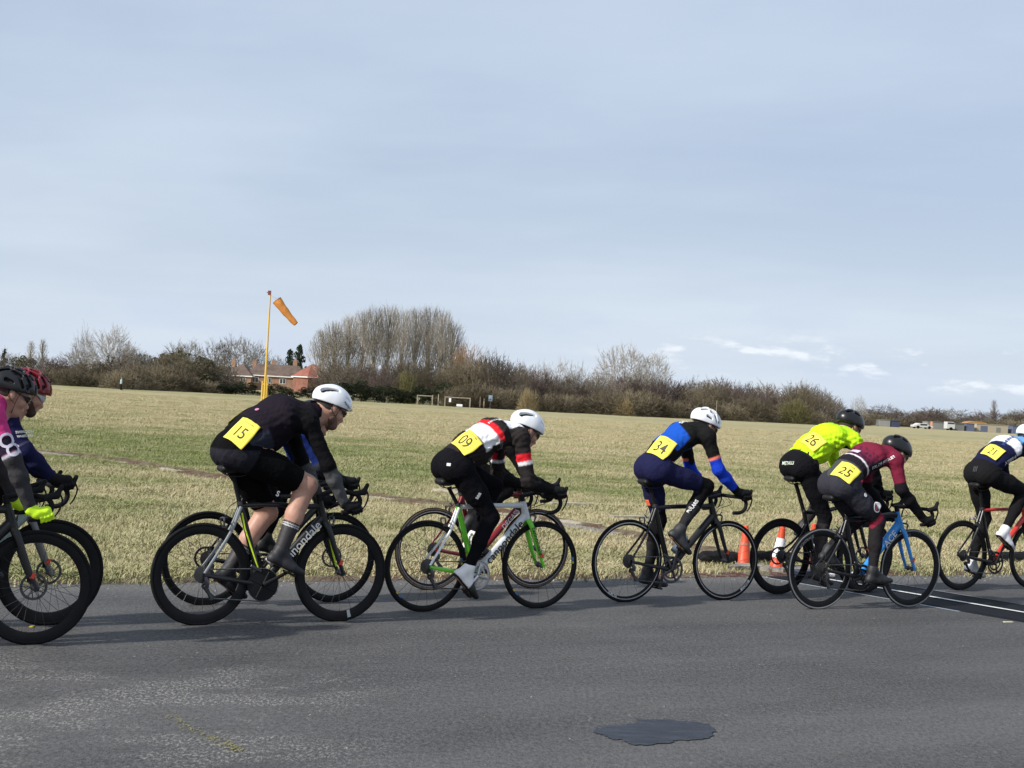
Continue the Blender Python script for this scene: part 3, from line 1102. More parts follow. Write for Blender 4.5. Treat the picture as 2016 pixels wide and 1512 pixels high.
def make_rider(rs, bs, bike):
    (xs, zs), th = bs['saddle'], R_(bs['theta'])
    cx, cz = bs.get('bar', (0.91, 0.885))
    b = rs.get('b', 0.108)
    leg = rs.get('leg', 1.0)
    dx = rs.get('fwd', 0.0)
    P0 = np.array((xs + 0.125 + dx, 0, zs + 0.125))
    hip = [np.array((xs + 0.155 + dx, s * 0.088, zs + 0.085)) for s in (-1, 1)]
    shx, shz = rs['sh']
    S = [np.array((shx, s * rs.get('shw', 0.172), shz)) for s in (-1, 1)]
    P3 = np.array((shx + 0.03, 0, shz + 0.045))
    c = P3 - P0
    nr = unit((-c[2], 0, c[0]))
    ar = rs.get('arch', 0.035)
    P1, P2 = P0 + 0.35 * c + nr * ar, P0 + 0.70 * c + nr * ar * 1.15
    spine = [P0, P1, P2, P3]
    torso = [cap(P0, P1, b * 1.0, b * 0.94, YY, 1.42), cap(P1, P2, b * 0.94, b * 1.0, YY, 1.45), cap(P2, P3 - c * 0.03, b * 1.0, b * 0.66, YY, 1.62)]
    if rs.get('belly'):
        torso.append(ell(P1 - nr * 0.05 + unit(c) * 0.02, (0.15, 0.135, rs['belly'])))
    for i in (0, 1):
        torso.append(cap(P3 * 0.8 + P2 * 0.2 + YY * (0.07 * (2 * i - 1)) - nr * 0.012, S[i], 0.068, 0.063))
    # arms
    E = [np.array((rs['elb'][i][0], (2 * i - 1) * rs['elb'][i][2], rs['elb'][i][1])) for i in (0, 1)]
    hands, Wp = [], []
    for i in (0, 1):
        s = 2 * i - 1
        kind = rs['hand'][i]
        if kind == 'hood':
            O, a, r, wo = np.array((cx + 0.048, s * 0.208, cz + 0.002)), np.array((0.985, 0, 0.17)), 0.020, (-0.05, 0.046)
        elif kind == 'drop':
            O, a, r, wo = np.array((cx + 0.030, s * 0.211, cz - 0.124)), np.array((0.93, 0, 0.36)), 0.0165, (-0.045, 0.050)
        elif kind == 'hook':
            O, a, r, wo = np.array((cx + 0.082, s * 0.2085, cz - 0.10)), np.array((0.42, 0, 0.90)), 0.0165, (-0.075, 0.025)
        else:
            O, a, r, wo = np.array((cx + 0.012, s * 0.19, cz)), np.array((0.7, s * 0.7, 0.0)), 0.0165, (-0.06, 0.045)
        w = O + np.array((wo[0], 0, wo[1]))
        hands.append(hand_prims(O, a, s, w, r))
        Wp.append(w)
    arms = []
    for i in (0, 1):
        m = E[i] * 0.62 + Wp[i] * 0.38
        arms += [cap(S[i], E[i], 0.054, 0.041), cap(E[i], m, 0.043, 0.041), cap(m, Wp[i], 0.041, 0.0285)]
    # legs
    ankles, knees, balls, feet = [], [], [], []

    def ankle_at(ang, ph, s):
        ped = np.array((BB0[0] + 0.172 * math.cos(ang), s * 0.122, BB0[1] + 0.172 * math.sin(ang)))
        f, u = np.array((math.cos(ph), 0, -math.sin(ph))), np.array((math.sin(ph), 0, math.cos(ph)))
        ball = ped + u * 0.040
        return ball, ball - f * 0.125 + u * 0.080, f, u
    reach = np.linalg.norm(ankle_at(R_(-78), R_(22), -1)[1] - hip[0])
    L = reach / 0.955
    L1, L2 = L * 0.51, L * 0.49
    for i, s in ((0, -1), (1, 1)):
        ball, an, f, u = ankle_at(th + (0 if s < 0 else math.pi), R_(bs['foot'][i]), s)
        h = hip[i]
        d = an - h
        D = min(np.linalg.norm(d), (L1 + L2) * 0.998)
        a_ = (L1 * L1 - L2 * L2 + D * D) / (2 * D)
        hh = math.sqrt(max(L1 * L1 - a_ * a_, 0))
        t = d / np.linalg.norm(d)
        fw = unit(np.array((-t[2], 0, t[0])))
        kn = h + t * a_ + fw * hh + np.array((0, s * rs.get('splay', 0.012), 0))
        balls.append((ball, f, u))
        ankles.append(an)
        knees.append(kn)
    legs = []
    for i in (0, 1):
        h, kn, an = hip[i], knees[i], ankles[i]
        tt = unit(an - kn)
        back = unit(np.cross(np.array((0, 1.0, 0)), tt)) * -1
        if back[0] > 0:
            back = -back
        th1 = unit(kn - h)
        bk2 = unit(np.cross(np.array((0, 1.0, 0)), th1))
        if bk2[2] > 0:
            bk2 = -bk2
        legs.append([cap(h, h * 0.5 + kn * 0.5, 0.090 * leg, 0.080 * leg), cap(h * 0.5 + kn * 0.5, kn, 0.080 * leg, 0.056 * leg),
                     cap(h * 0.75 + kn * 0.25 + bk2 * 0.02, h * 0.4 + kn * 0.6 + bk2 * 0.012, 0.072 * leg, 0.058 * leg),
                     cap(kn, kn * 0.5 + an * 0.5, 0.053 * leg, 0.046 * leg), cap(kn * 0.5 + an * 0.5, an, 0.046 * leg, 0.0335 * leg),
                     cap(kn * 0.82 + an * 0.18 + back * 0.016, kn * 0.55 + an * 0.45 + back * 0.017, 0.044 * leg, 0.040 * leg)])
    glut = [ell((xs + 0.105 + dx, s * 0.073, zs + 0.085), (0.104 * leg, 0.088, 0.102)) for s in (-1, 1)]
    glut.append(cap(hip[0], hip[1], 0.088, 0.088))
    # head
    hx, hz = rs['head']
    pt, yaw = R_(rs.get('pitch', 30)), R_(rs.get('roll', 0))
    hf, hu = np.array((math.cos(pt), 0, -math.sin(pt))), np.array((math.sin(pt), 0, math.cos(pt)))
    C = np.array((hx, 0, hz)) - hu * 0.022
    A = lambda f, l, u: C + hf * f + YY * l + hu * u
    ax = (hf, YY, hu)
    head = [ell(A(-0.008, 0, 0.012), (0.100, 0.077, 0.100), ax), cap(A(0.045, 0, -0.015), A(0.062, 0, -0.100), 0.058, 0.034, YY, 1.05), cap(A(0.0, 0, -0.05), A(0.05, 0, -0.098), 0.062, 0.038),
            cap(A(0.093, 0, -0.022), A(0.115, 0, -0.052), 0.010, 0.0145), ell(A(0.098, 0, -0.082), (0.012, 0.026, 0.009), ax), ell(A(0.092, 0, 0.008), (0.016, 0.05, 0.013), ax), ell(A(0.084, 0, -0.108), (0.018, 0.022, 0.014), ax)]
    ears = []
    for s in (-1, 1):
        ears += [ell(A(-0.004, s * 0.080, -0.028), (0.020, 0.010, 0.032), (unit(hf + 0.25 * hu), YY, unit(hu - 0.25 * hf)))]
        head.append(ell(A(0.086, s * 0.032, -0.014), (0.012, 0.014, 0.010), ax))
        head.append(ell(A(0.070, s * 0.042, -0.045), (0.024, 0.022, 0.024), ax))
    neck = [cap(P3 + np.array((-0.015, 0, -0.02)), A(-0.035, 0, -0.055), 0.060, 0.056), cap(P3 + np.array((0.045, 0, -0.055)), A(0.0, 0, -0.07), 0.05, 0.05)]
    feet = []
    for i in (0, 1):
        ball, f, u = balls[i]
        feet += [cap(ball - f * 0.15, ball, 0.026, 0.030), cap(ball, ball + f * 0.06, 0.028, 0.02), cap(ball - f * 0.135, ankles[i], 0.028, 0.033), cap(ball, ankles[i], 0.024, 0.032)]
    palms = []
    for i in (0, 1):
        palms += [cap(Wp[i], Wp[i] * 0.3 + (hands[i][0][0][0] + hands[i][0][0][1]) / 2 * 0.7, 0.022, 0.018)]
    allp = torso + glut + legs[0] + legs[1] + arms + neck + head + ears + feet + palms
    lo, hi = prim_bounds(allp)
    hb = rs.get('res', 0.008)
    Fd = Field(lo, hi, hb).add(torso + glut, 0.05).add(legs[0], 0.03).add(legs[1], 0.03).add(arms, 0.025).add(neck + head, 0.022).add(ears, 0.006).add(feet + palms, 0.015)
    V, Q = Fd.mesh()
    me = np_mesh('person', V, Q)
    person = link('person', me, rs.get('skin', SKIN))
    person.location = bike.location
    person.rotation_euler = bike.rotation_euler
    tag(person, rs['label'], 'person', 'cyclists riding in the race')

    def info(P):
        d = [seg_d(P, spine[i], spine[i + 1]) for i in range(3)]
        dm = np.stack([x[0] for x in d])
        k = dm.argmin(0)
        ln = np.array([np.linalg.norm(spine[i + 1] - spine[i]) for i in range(3)])
        cs = np.concatenate([[0], np.cumsum(ln)]) / ln.sum()
        tt = np.stack([x[1] for x in d])[k, np.arange(len(P))]
        t = cs[k] + tt * (cs[k + 1] - cs[k])
        # unclamped beyond the ends
        t = t + np.where(t <= 0, ((P - P0) @ unit(P1 - P0)).clip(max=0) / ln.sum(), 0) + np.where(t >= 1, ((P - P3) @ unit(P3 - P2)).clip(min=0) / ln.sum(), 0)
        dt = dm.min(0) - b
        part, at = np.zeros(len(P), int), np.zeros(len(P))
        best = dt.copy()
        for i in (0, 1):
            d1, t1 = seg_d(P, S[i], E[i])
            d2, t2 = seg_d(P, E[i], Wp[i])
            da = np.minimum(d1 - 0.055, d2 - 0.042)
            m = (da < best) & ((np.abs(P[:, 1]) > 0.15) | (d2 < 0.08))
            part[m] = i + 1
            at[m] = np.where(d1 - 0.05 < d2 - 0.042, t1, 1 + t2)[m]
            best = np.minimum(best, da)
        dn = (P - P0) @ nr
        return dict(P=P, part=part, t=t, at=at, d=dn, y=P[:, 1], s=(P - P0) @ unit(c))

    # jersey
    uw = unit(P1 - P0)
    jp = torso + [cap(P3 + np.array((-0.01, 0, -0.01)), P3 * 0.45 + A(-0.03, 0, -0.06) * 0.55, 0.068, 0.062)] + arms
    jl, jh = prim_bounds(jp)
    res = rs.get('jres', 0.0068)
    JF = Field(jl, jh, res).add(torso, 0.05, 0.008).add(jp[len(torso):len(torso) + 1], 0.03, 0.004)
    if rs.get('sag'):
        JF.add(ell(P1 - nr * 0.085, (0.12, 0.12, 0.06)), 0.05)
    JF.add(arms, 0.03, rs.get('sleeve', 0.006))
    JF.displace(wrinkle(rs.get('fold', 0.0016)))
    JF.plane(P0 + uw * rs.get('hem', 0.035), -uw)
    for i in (0, 1):
        pass
    V, Q = JF.mesh()
    jersey = link('jersey', np_mesh('jersey', V, Q), rs.get('jmat', CLOTH), person)
    JIT = np.array([(a, b_, c_) for a in (-1, 1) for b_ in (-1, 1) for c_ in (-1, 1)]) * res * 0.45
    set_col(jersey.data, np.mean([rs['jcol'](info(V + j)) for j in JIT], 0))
    jb = BVHTree.FromPolygons(V.tolist(), Q.tolist())
    # shorts or tights
    tp = [cap(P0, P1, b * 0.99, b * 0.93, YY, 1.42)] + glut
    LF_pr = []
    for i in (0, 1):
        if rs.get('shorts'):
            tk = unit(knees[i] - hip[i])
            cp = [(knees[i] - tk * rs['shorts'], tk)]
            LF_pr += [cap(hip[i], hip[i] * 0.5 + knees[i] * 0.5, 0.090 * leg, 0.080 * leg, clip=cp), cap(hip[i] * 0.5 + knees[i] * 0.5, knees[i], 0.080 * leg, 0.057 * leg, clip=cp), legs[i][2]]
        else:
            LF_pr += legs[i]
    ll, lh = prim_bounds(tp + LF_pr)
    LF = Field(ll, lh, res).add(tp, 0.05, 0.005).plane(P0 + uw * 0.085, uw)
    nL = len(LF_pr) // 2
    LF.add(LF_pr[:nL], 0.03, 0.005).add(LF_pr[nL:], 0.03, 0.005)
    LF.displace(wrinkle(rs.get('lfold', 0.0009)))
    V2, Q2 = LF.mesh()
    tights = link('shorts' if rs.get('shorts') else 'tights', np_mesh('tights', V2, Q2), rs.get('lmat', CLOTH), person)
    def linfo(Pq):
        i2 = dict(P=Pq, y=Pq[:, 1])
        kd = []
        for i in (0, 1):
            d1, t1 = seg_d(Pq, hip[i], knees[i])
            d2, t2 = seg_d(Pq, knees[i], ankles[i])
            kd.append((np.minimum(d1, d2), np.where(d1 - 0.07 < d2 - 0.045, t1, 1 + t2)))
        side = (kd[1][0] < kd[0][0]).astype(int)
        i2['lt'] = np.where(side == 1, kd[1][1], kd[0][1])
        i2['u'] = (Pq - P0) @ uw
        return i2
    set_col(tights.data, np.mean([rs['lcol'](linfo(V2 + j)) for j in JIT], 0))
    tb = BVHTree.FromPolygons(V2.tolist(), Q2.tolist())
    both = BVHTree.FromPolygons(V.tolist() + V2.tolist(), Q.tolist() + (Q2 + len(V)).tolist())
    # socks for bare legs
    if rs.get('shorts'):
        for i in (0, 1):
            tk = unit(ankles[i] - knees[i])
            p = knees[i] * 0.42 + ankles[i] * 0.58
            so, Vs, Qs = sdf_obj('sock', [cap(knees[i] * 0.5 + ankles[i] * 0.5, ankles[i], 0.046 * leg, 0.0335 * leg)], 0.006, SHOEM, person, 0.01, 0.006, planes=[(p, -tk)])
            q = (Vs - p) @ tk
            cc = np.tile((0.022, 0.019, 0.022), (len(Vs), 1))
            cc[((q > 0.014) & (q < 0.021)) | ((q > 0.028) & (q < 0.035))] = (0.5, 0.5, 0.5)
            set_col(so.data, cc)
    # shoes
    for i in (0, 1):
        ball, f, u = balls[i]
        an = ankles[i]
        pr = [cap(ball - f * 0.155, ball - f * 0.05, 0.033, 0.036), cap(ball - f * 0.05, ball, 0.036, 0.042, u, 0.86), cap(ball, ball + f * 0.068, 0.041, 0.029, u, 0.74),
              cap(ball - f * 0.14 + u * 0.01, an + u * rs.get('collar', 0.02), 0.036, 0.040), cap(ball - f * 0.02 + u * 0.004, an, 0.036, 0.040)]
        so, Vs, Qs = sdf_obj('shoe', pr, 0.0058, SHOEM, person, 0.022, 0.002, planes=[(ball - u * 0.026, -u)])
        q, g = (Vs - ball) @ u, (Vs - ball) @ f
        set_col(so.data, rs['shoe'](q, g, i))
    # gloves
    for i in (0, 1):
        palm, fing = hands[i]
        lo, hi = prim_bounds(palm + fing)
        cuff = cap(Wp[i] * 0.85 + E[i] * 0.15, Wp[i], 0.034, 0.033)
        lo, hi = np.minimum(lo, cuff[0]), np.maximum(hi, cuff[1])
        G = Field(lo, hi, 0.0042).add(palm, 0.02, 0.003).add(cuff, 0.015)
        for fpr in fing:
            G.add(fpr, 0.005, 0.001)
        Vg, Qg = G.mesh()
        link('glove', np_mesh('glove', Vg, Qg), rs['glove'], person)
    helmet_parts(person, C, hf, hu, rs['helmet'])
    # hair below the helmet, sunglasses, beard
    sdf_obj('hair', [ell(A(-0.018, 0, 0.005), (0.096, 0.080, 0.100), ax)], 0.006, rs.get('hair', HAIR), person, 0.01, planes=[(A(-0.03, 0, -0.055), -hu + 0.25 * hf), (A(0.012, 0, 0), hf + 0.3 * hu)])
    if rs.get('beard'):
        sdf_obj('beard', [cap(A(0.035, 0, -0.075), A(0.072, 0, -0.112), 0.058, 0.038, YY, 1.1)], 0.006, rs['beard'], person, 0.01, planes=[(A(0.1, 0, -0.07), hu + 0.35 * hf)])
    gl = MB()
    path = [A(-0.01, -0.083, -0.002), A(0.05, -0.080, -0.004), A(0.085, -0.064, -0.008), A(0.108, -0.034, -0.012), A(0.113, 0, -0.010), A(0.108, 0.034, -0.012), A(0.085, 0.064, -0.008), A(0.05, 0.080, -0.004), A(-0.01, 0.083, -0.002)]
    gl.tube(catmull(path, 4), [0.0035, 0.004, 0.016, 0.019, 0.014, 0.019, 0.016, 0.004, 0.0035], 8, flat=0.16, ref=hu)
    gl.build('sunglasses', rs.get('lens', LENS), person)
    # numbers and lettering on the clothes
    up = unit(c)

    def frame(t, y, tilt, rot=0.0):
        """point on the spine at t, normal tilted from straight back (0) towards the right flank (90)"""
        g = R_(tilt)
        n = nr * math.cos(g) - YY * math.sin(g)
        right = -YY * math.cos(g) - nr * math.sin(g)
        q = R_(rot)
        r2, u2 = right * math.cos(q) + up * math.sin(q), up * math.cos(q) - right * math.sin(q)
        return P0 + c * t - YY * y, r2, u2, n
    for nb in rs.get('bibs', []):
        o, rt, u2, n = frame(nb['t'], nb['y'], nb.get('tilt', 25), nb.get('rot', 0))
        bv = both
        po = decal_patch('race_number', bv, o, rt, u2, n, nb.get('w', 0.18), nb.get('h', 0.165), PAPER, person, 0.006, 10, curl=nb.get('curl', 0.004))
        if nb.get('text'):
            decal_text('digits', nb['text'], bv, o + u2 * (-0.008) + rt * nb.get('dx', 0), rt, u2, n, nb.get('size', 0.125), INK, po, 0.0028, 0.86, 0.004, surf=po)
        decal_patch('print_line', bv, o + u2 * nb.get('h', 0.165) * 0.37, rt, u2, n, 0.085, 0.007, M('faded_print', (0.45, 0.36, 0.05), 0.6), po, 0.002, 4, surf=po)
    for d in rs.get('decals', []):
        bvh = tb if d.get('on') == 'legs' else jb
        if 'at' in d:
            o, rt, u2, n = np.array(d['at']), unit(d['right']), unit(d['up']), unit(d['n'])
        else:
            o, rt, u2, n = frame(d['t'], d['y'], d.get('tilt', 40), d.get('rot', 0))
        if d.get('text'):
            decal_text('lettering', d['text'], bvh, o, rt, u2, n, d['size'], d['mat'], person, 0.005, d.get('squash', 1), d.get('bold', 0.02))
        else:
            decal_patch('emblem', bvh, o, rt, u2, n, d['w'], d['h'], d['mat'], person, d.get('off', 0.003), 8, d.get('shape', 'rect'))
    rs['pts'] = dict(P0=P0, knees=knees, hip=hip, ankles=ankles, C=C, S=S, E=E)
    return person

# ------------------------------------------------------------------ ground, road, verge
ED, EN = np.array((0.879, 0.477)), np.array((-0.477, 0.879))       # along the road edge, and away from the road
E0 = np.array((-3.72, 10.98))


def edge_pt(s, off=0.0):
    return E0 + ED * s + EN * off


def field_colour(n):
    """straw and green bands of the mown airfield grass, from the place itself"""
    g = n.node('ShaderNodeNewGeometry')
    pos = g.outputs['Position']
    sp = n.node('ShaderNodeSeparateXYZ')
    n.put(pos, sp.inputs[0])
    wob = n.noise(n.mapping(pos, scale=(0.05, 0.12, 0)), 1.0, 3)
    y = n.math('ADD', sp.outputs[1], n.math('MULTIPLY', n.math('SUBTRACT', wob, 0.5), 9.0))
    cr = n.node('ShaderNodeValToRGB')
    n.put(n.math('DIVIDE', y, 300.0), cr.inputs[0])
    e = cr.color_ramp.elements
    stops = [(0.0, 0.36), (0.075, 0.44), (0.092, 0.86), (0.135, 0.86), (0.155, 0.35), (0.20, 0.22), (0.30, 0.10), (0.48, 0.12), (0.52, 0.45), (0.57, 0.50), (0.60, 0.25), (1.0, 0.3)]
    e[0].position, e[0].color = stops[0][0], (stops[0][1],) * 3 + (1,)
    e[1].position, e[1].color = stops[-1][0], (stops[-1][1],) * 3 + (1,)
    for p, v in stops[1:-1]:
        q = e.new(p)
        q.color = (v, v, v, 1)
    band = cr.outputs[0]
    # the green band fades out to the right of the wind sock side
    fade = n.ramp(sp.outputs[0], -7.0, 3.0, 1.0, 0.58)
    patch = n.noise(n.mapping(pos, scale=(0.35, 0.22, 0.3)), 1.0, 5, 0.6)
    fine = n.noise(n.mapping(pos, scale=(3.0, 2.0, 2.0)), 1.0, 4, 0.65)
    strk = n.noise(n.mapping(pos, rot=(0, 0, 0.12), scale=(0.07, 0.45, 0.3)), 1.0, 4, 0.6)
    v = n.math('ADD', n.math('MULTIPLY', band, fade), n.math('ADD', n.math('ADD', n.math('MULTIPLY', n.math('SUBTRACT', patch, 0.5), 1.9), n.math('MULTIPLY', n.math('SUBTRACT', strk, 0.5), 1.7)), n.math('MULTIPLY', n.math('SUBTRACT', fine, 0.5), 0.8)))
    v = n.ramp(v, 0.0, 1.0)
    col = n.mix(v, (0.475, 0.41, 0.245, 1), (0.215, 0.24, 0.088, 1))
    dry = n.ramp(n.noise(n.mapping(pos, scale=(0.9, 0.5, 0.5), loc=(3, 7, 0)), 1.0, 4, 0.6), 0.55, 0.75)
    return n.mix(n.math('MULTIPLY', dry, 0.4), col, (0.50, 0.445, 0.30, 1)), pos


n = NT('field_grass_base')
c_, pos_ = field_colour(n)
hh_ = n.noise(pos_, 14.0, 5, 0.7)
c_ = n.mix(n.ramp(hh_, 0.35, 0.7, 0.42, 0.04), c_, (0.22, 0.20, 0.10, 1))
n.put(c_, n.b.inputs['Base Color'])
n.b.inputs['Roughness'].default_value = 0.95
n.b.inputs['Specular IOR Level'].default_value = 0.05
n.bump(hh_, 0.9, 0.12)
FIELD = n.m
fm = MB()
fm.add([(-2600, -400, 0), (2600, -400, 0), (2600, 4200, 0), (-2600, 4200, 0)], [(0, 1, 2, 3)])
tag(fm.build('field', FIELD, smooth=False), kind='structure')

n = NT('worn_tarmac')
tc = n.node('ShaderNodeTexCoord').outputs['Object']
rot = n.mapping(tc, rot=(0, 0, -math.atan2(0.477, 0.879)))            # x along the road
strk = n.noise(n.mapping(rot, scale=(0.10, 1.4, 1)), 1.0, 5, 0.6)
pat = n.noise(n.mapping(rot, scale=(0.5, 0.8, 1)), 1.0, 5, 0.6)
agg = n.noise(tc, 120.0, 3, 0.7)
agg2 = n.noise(n.mapping(tc, scale=(46, 24, 1)), 1.0, 4, 0.75)
v = n.math('ADD', n.math('MULTIPLY', n.math('SUBTRACT', strk, 0.5), 0.6), n.math('MULTIPLY', n.math('SUBTRACT', pat, 0.5), 0.75))
v = n.math('ADD', v, n.math('MULTIPLY', n.math('SUBTRACT', agg, 0.5), 1.7))
v = n.math('ADD', v, n.math('MULTIPLY', n.math('SUBTRACT', agg2, 0.5), 1.7))
col = n.mix(n.ramp(v, -0.6, 0.65), (0.033, 0.0325, 0.0325, 1), (0.140, 0.136, 0.132, 1))
# pale worn aggregate on the left, scattered flecks everywhere
sx = n.node('ShaderNodeSeparateXYZ')
n.put(tc, sx.inputs[0])
left = n.math('MULTIPLY', n.ramp(sx.outputs[0], -1.2, -0.1, 1.0, 0.12), n.math('MULTIPLY', n.ramp(sx.outputs[1], 5.2, 6.4), n.ramp(sx.outputs[1], 7.9, 8.6, 1.0, 0.15)))
blot = n.ramp(n.noise(n.mapping(rot, scale=(1.0, 1.7, 1), loc=(1.3, 0.4, 0)), 1.0, 5, 0.7), 0.44, 0.60)
chip = n.ramp(n.noise(n.mapping(tc, scale=(64, 30, 1)), 1.0, 4, 0.75), 0.50, 0.60)
col = n.mix(n.math('MULTIPLY', n.math('MULTIPLY', n.math('MULTIPLY', blot, chip), left), 0.85), col, (0.31, 0.30, 0.275, 1))
fl = n.ramp(n.noise(n.mapping(tc, scale=(34, 16, 1), loc=(9, 4, 0)), 1.0, 3, 0.6), 0.60, 0.70)
band = n.ramp(n.noise(n.mapping(rot, scale=(0.25, 2.2, 1), loc=(5, 2, 0)), 1.0, 3, 0.5), 0.48, 0.6)
col = n.mix(n.math('MULTIPLY', n.math('MULTIPLY', fl, band), 0.5), col, (0.25, 0.25, 0.235, 1))
# loose gravel along the edge
sr = n.node('ShaderNodeSeparateXYZ')
n.put(rot, sr.inputs[0])
ed = n.math('SUBTRACT', float(E0 @ EN), sr.outputs[1])
grv = n.math('MULTIPLY', n.ramp(ed, 0.15, 0.75, 1.0, 0.0), n.ramp(n.noise(tc, 38.0, 4, 0.75), 0.42, 0.62))
col = n.mix(n.math('MULTIPLY', grv, 0.75), col, (0.20, 0.19, 0.17, 1))
n.put(col, n.b.inputs['Base Color'])
n.b.inputs['Roughness'].default_value = 0.78
n.b.inputs['Specular IOR Level'].default_value = 0.3
n.bump(n.math('ADD', agg, n.math('MULTIPLY', agg2, 0.8)), 0.55, 0.012)
TARMAC = n.m
near, far_ = [], []
s = -150.0
ss = [-150, -100, -60, -30] + list(np.arange(-14, 40, 0.12)) + [60, 100, 150]
rg = random.Random(5)
wob = 0.0
for s in ss:
    wob = wob * 0.8 + rg.uniform(-0.022, 0.022)
    far_.append((*edge_pt(s, wob), 0.004))
    near.append((*edge_pt(s, -18.0), 0.004))
rm = MB()
rm.add(far_ + near, [(i, i + len(ss), i + len(ss) + 1, i + 1) for i in range(len(ss) - 1)])
tag(rm.build('road', TARMAC, smooth=False), kind='structure')

# mossy red-brown dirt strip where turf meets tarmac
n = NT('mossy_dirt')
tc = n.node('ShaderNodeTexCoord').outputs['Object']
a = n.noise(tc, 9.0, 5, 0.65)
b_ = n.noise(tc, 45.0, 4, 0.7)
sxx = n.node('ShaderNodeSeparateXYZ')
n.put(tc, sxx.inputs[0])
moss = n.math('MULTIPLY', n.ramp(sxx.outputs[0], -3.0, 2.0, 0.25, 1.0), n.ramp(a, 0.56, 0.44))
col = n.mix(moss, (0.19, 0.155, 0.095, 1), (0.105, 0.028, 0.024, 1))
col = n.mix(n.ramp(b_, 0.45, 0.75, 0.0, 0.7), col, (0.045, 0.03, 0.02, 1))
n.put(col, n.b.inputs['Base Color'])
n.b.inputs['Roughness'].default_value = 0.95
n.bump(b_, 1.0, 0.03)
DIRT = n.m
vm = MB()
vv, w1 = [], 0.1
for s in np.arange(-14, 34, 0.12):
    wd = 0.10 + 0.012 * max(s, 0)
    w1 = w1 * 0.7 + 0.3 * rg.uniform(0.3, 1.6) * wd
    vv += [(*edge_pt(s, -0.05 - rg.uniform(0, 0.05)), 0.006), (*edge_pt(s, w1 * 0.4), 0.022 + rg.uniform(0, 0.012)), (*edge_pt(s, w1 + 0.08), 0.006)]
k = len(vv) // 3
vm.add(vv, [(3 * i, 3 * i + 3, 3 * i + 4, 3 * i + 1) for i in range(k - 1)] + [(3 * i + 1, 3 * i + 4, 3 * i + 5, 3 * i + 2) for i in range(k - 1)])
tag(vm.build('verge', DIRT, smooth=False), kind='structure')

# the dark tar patch in the foreground
n = NT('tar_patch')
tc = n.node('ShaderNodeTexCoord').outputs['Object']
a = n.noise(n.mapping(tc, rot=(0, 0, -0.5), scale=(5, 26, 1)), 1.0, 6, 0.75)
n.put(n.mix(n.ramp(a, 0.4, 0.7), (0.010, 0.012, 0.018, 1), (0.040, 0.046, 0.062, 1)), n.b.inputs['Base Color'])
n.b.inputs['Roughness'].default_value = 0.5
n.bump(n.noise(tc, 120, 3, 0.6), 0.5, 0.008)
PT = [(0.48, 7.13), (0.58, 7.29), (0.7, 7.37), (0.75, 7.5), (0.95, 7.5), (1.09, 7.45), (1.11, 7.36), (1.08, 7.26), (1.05, 7.15), (0.92, 7.08), (0.85, 7.0), (0.67, 6.91), (0.59, 7.0), (0.54, 7.09)]
pv = [np.array(p) for p in PT]
for lev, amp in ((0, 0.016), (1, 0.010), (2, 0.007), (3, 0.004)):
    nx = []
    for i in range(len(pv)):
        a, b2 = pv[i], pv[(i + 1) % len(pv)]
        nx += [a, (a + b2) / 2 + np.array((rg.gauss(0, amp), rg.gauss(0, amp)))]
    pv = nx
pv = [(*p, 0.0085) for p in pv]
ctr = (0.82, 7.2, 0.009)
pm = MB()
pm.add(pv + [ctr], [(i, (i + 1) % len(pv), len(pv)) for i in range(len(pv))])
tag(pm.build('tar_patch', n.m, smooth=False), kind='structure')

# faded yellow paint line, broken into flakes
ym = MB()
yl = catmull([(-1.53, 6.97), (-1.36, 6.72), (-1.18, 6.52), (-1.10, 6.40)], 16)
for i in range(230):
    p = np.array(yl[rg.randrange(len(yl))]) + np.array((rg.gauss(0, 0.02), rg.gauss(0, 0.02)))
    r = rg.uniform(0.002, 0.0085)
    ym.add([(p[0] + r * rg.uniform(0.5, 1.2) * math.cos(q), p[1] + r * rg.uniform(0.5, 1.2) * math.sin(q), 0.0075 + 0.00001 * i) for q in np.linspace(0, 6.28, 6)[:-1]], [(0, 1, 2, 3, 4)])
tag(ym.build('painted_line', M('faded_yellow_paint', (0.22, 0.195, 0.075), 0.85), smooth=False), kind='structure')

# pebbles and grit on the road
gm = MB()
for i in range(520):
    if i < 330:
        s, o_, r = rg.uniform(-4, 14), -abs(rg.gauss(0, 0.22)) - 0.02, rg.uniform(0.004, 0.016)
    else:
        s, o_, r = rg.uniform(-6, 12), -rg.uniform(0.5, 5.6), rg.uniform(0.0025, 0.007)
    p = edge_pt(s, o_)
    vs = [np.array((p[0], p[1], 0.004)) + np.array((r * a * rg.uniform(0.7, 1.3), r * b_ * rg.uniform(0.7, 1.3), max(0, c_) * r * rg.uniform(0.6, 1.0))) for a, b_, c_ in ((1, 0, 0), (0, 1, 0), (-1, 0, 0), (0, -1, 0), (0.2, 0.1, 1))]
    gm.add(vs, [(0, 1, 4), (1, 2, 4), (2, 3, 4), (3, 0, 4)])
tag(gm.build('gravel', M('pebble', (0.22, 0.21, 0.19), 0.85, noise=(3, 0.5)), smooth=False), kind='stuff')

# ------------------------------------------------------------------ timing mat across the track
md, mn = np.array((0.613, -0.790)), np.array((0.790, 0.613))
m0 = np.array((0.0, 0.0))


def mat_pt(l, w):
    base = mn * (11.27 + w)
    # l is measured along md from the far end near the verge
    st = np.array((2.95, 14.55))
    st = st + mn * (11.27 - st @ mn)
    return st + md * l + mn * w


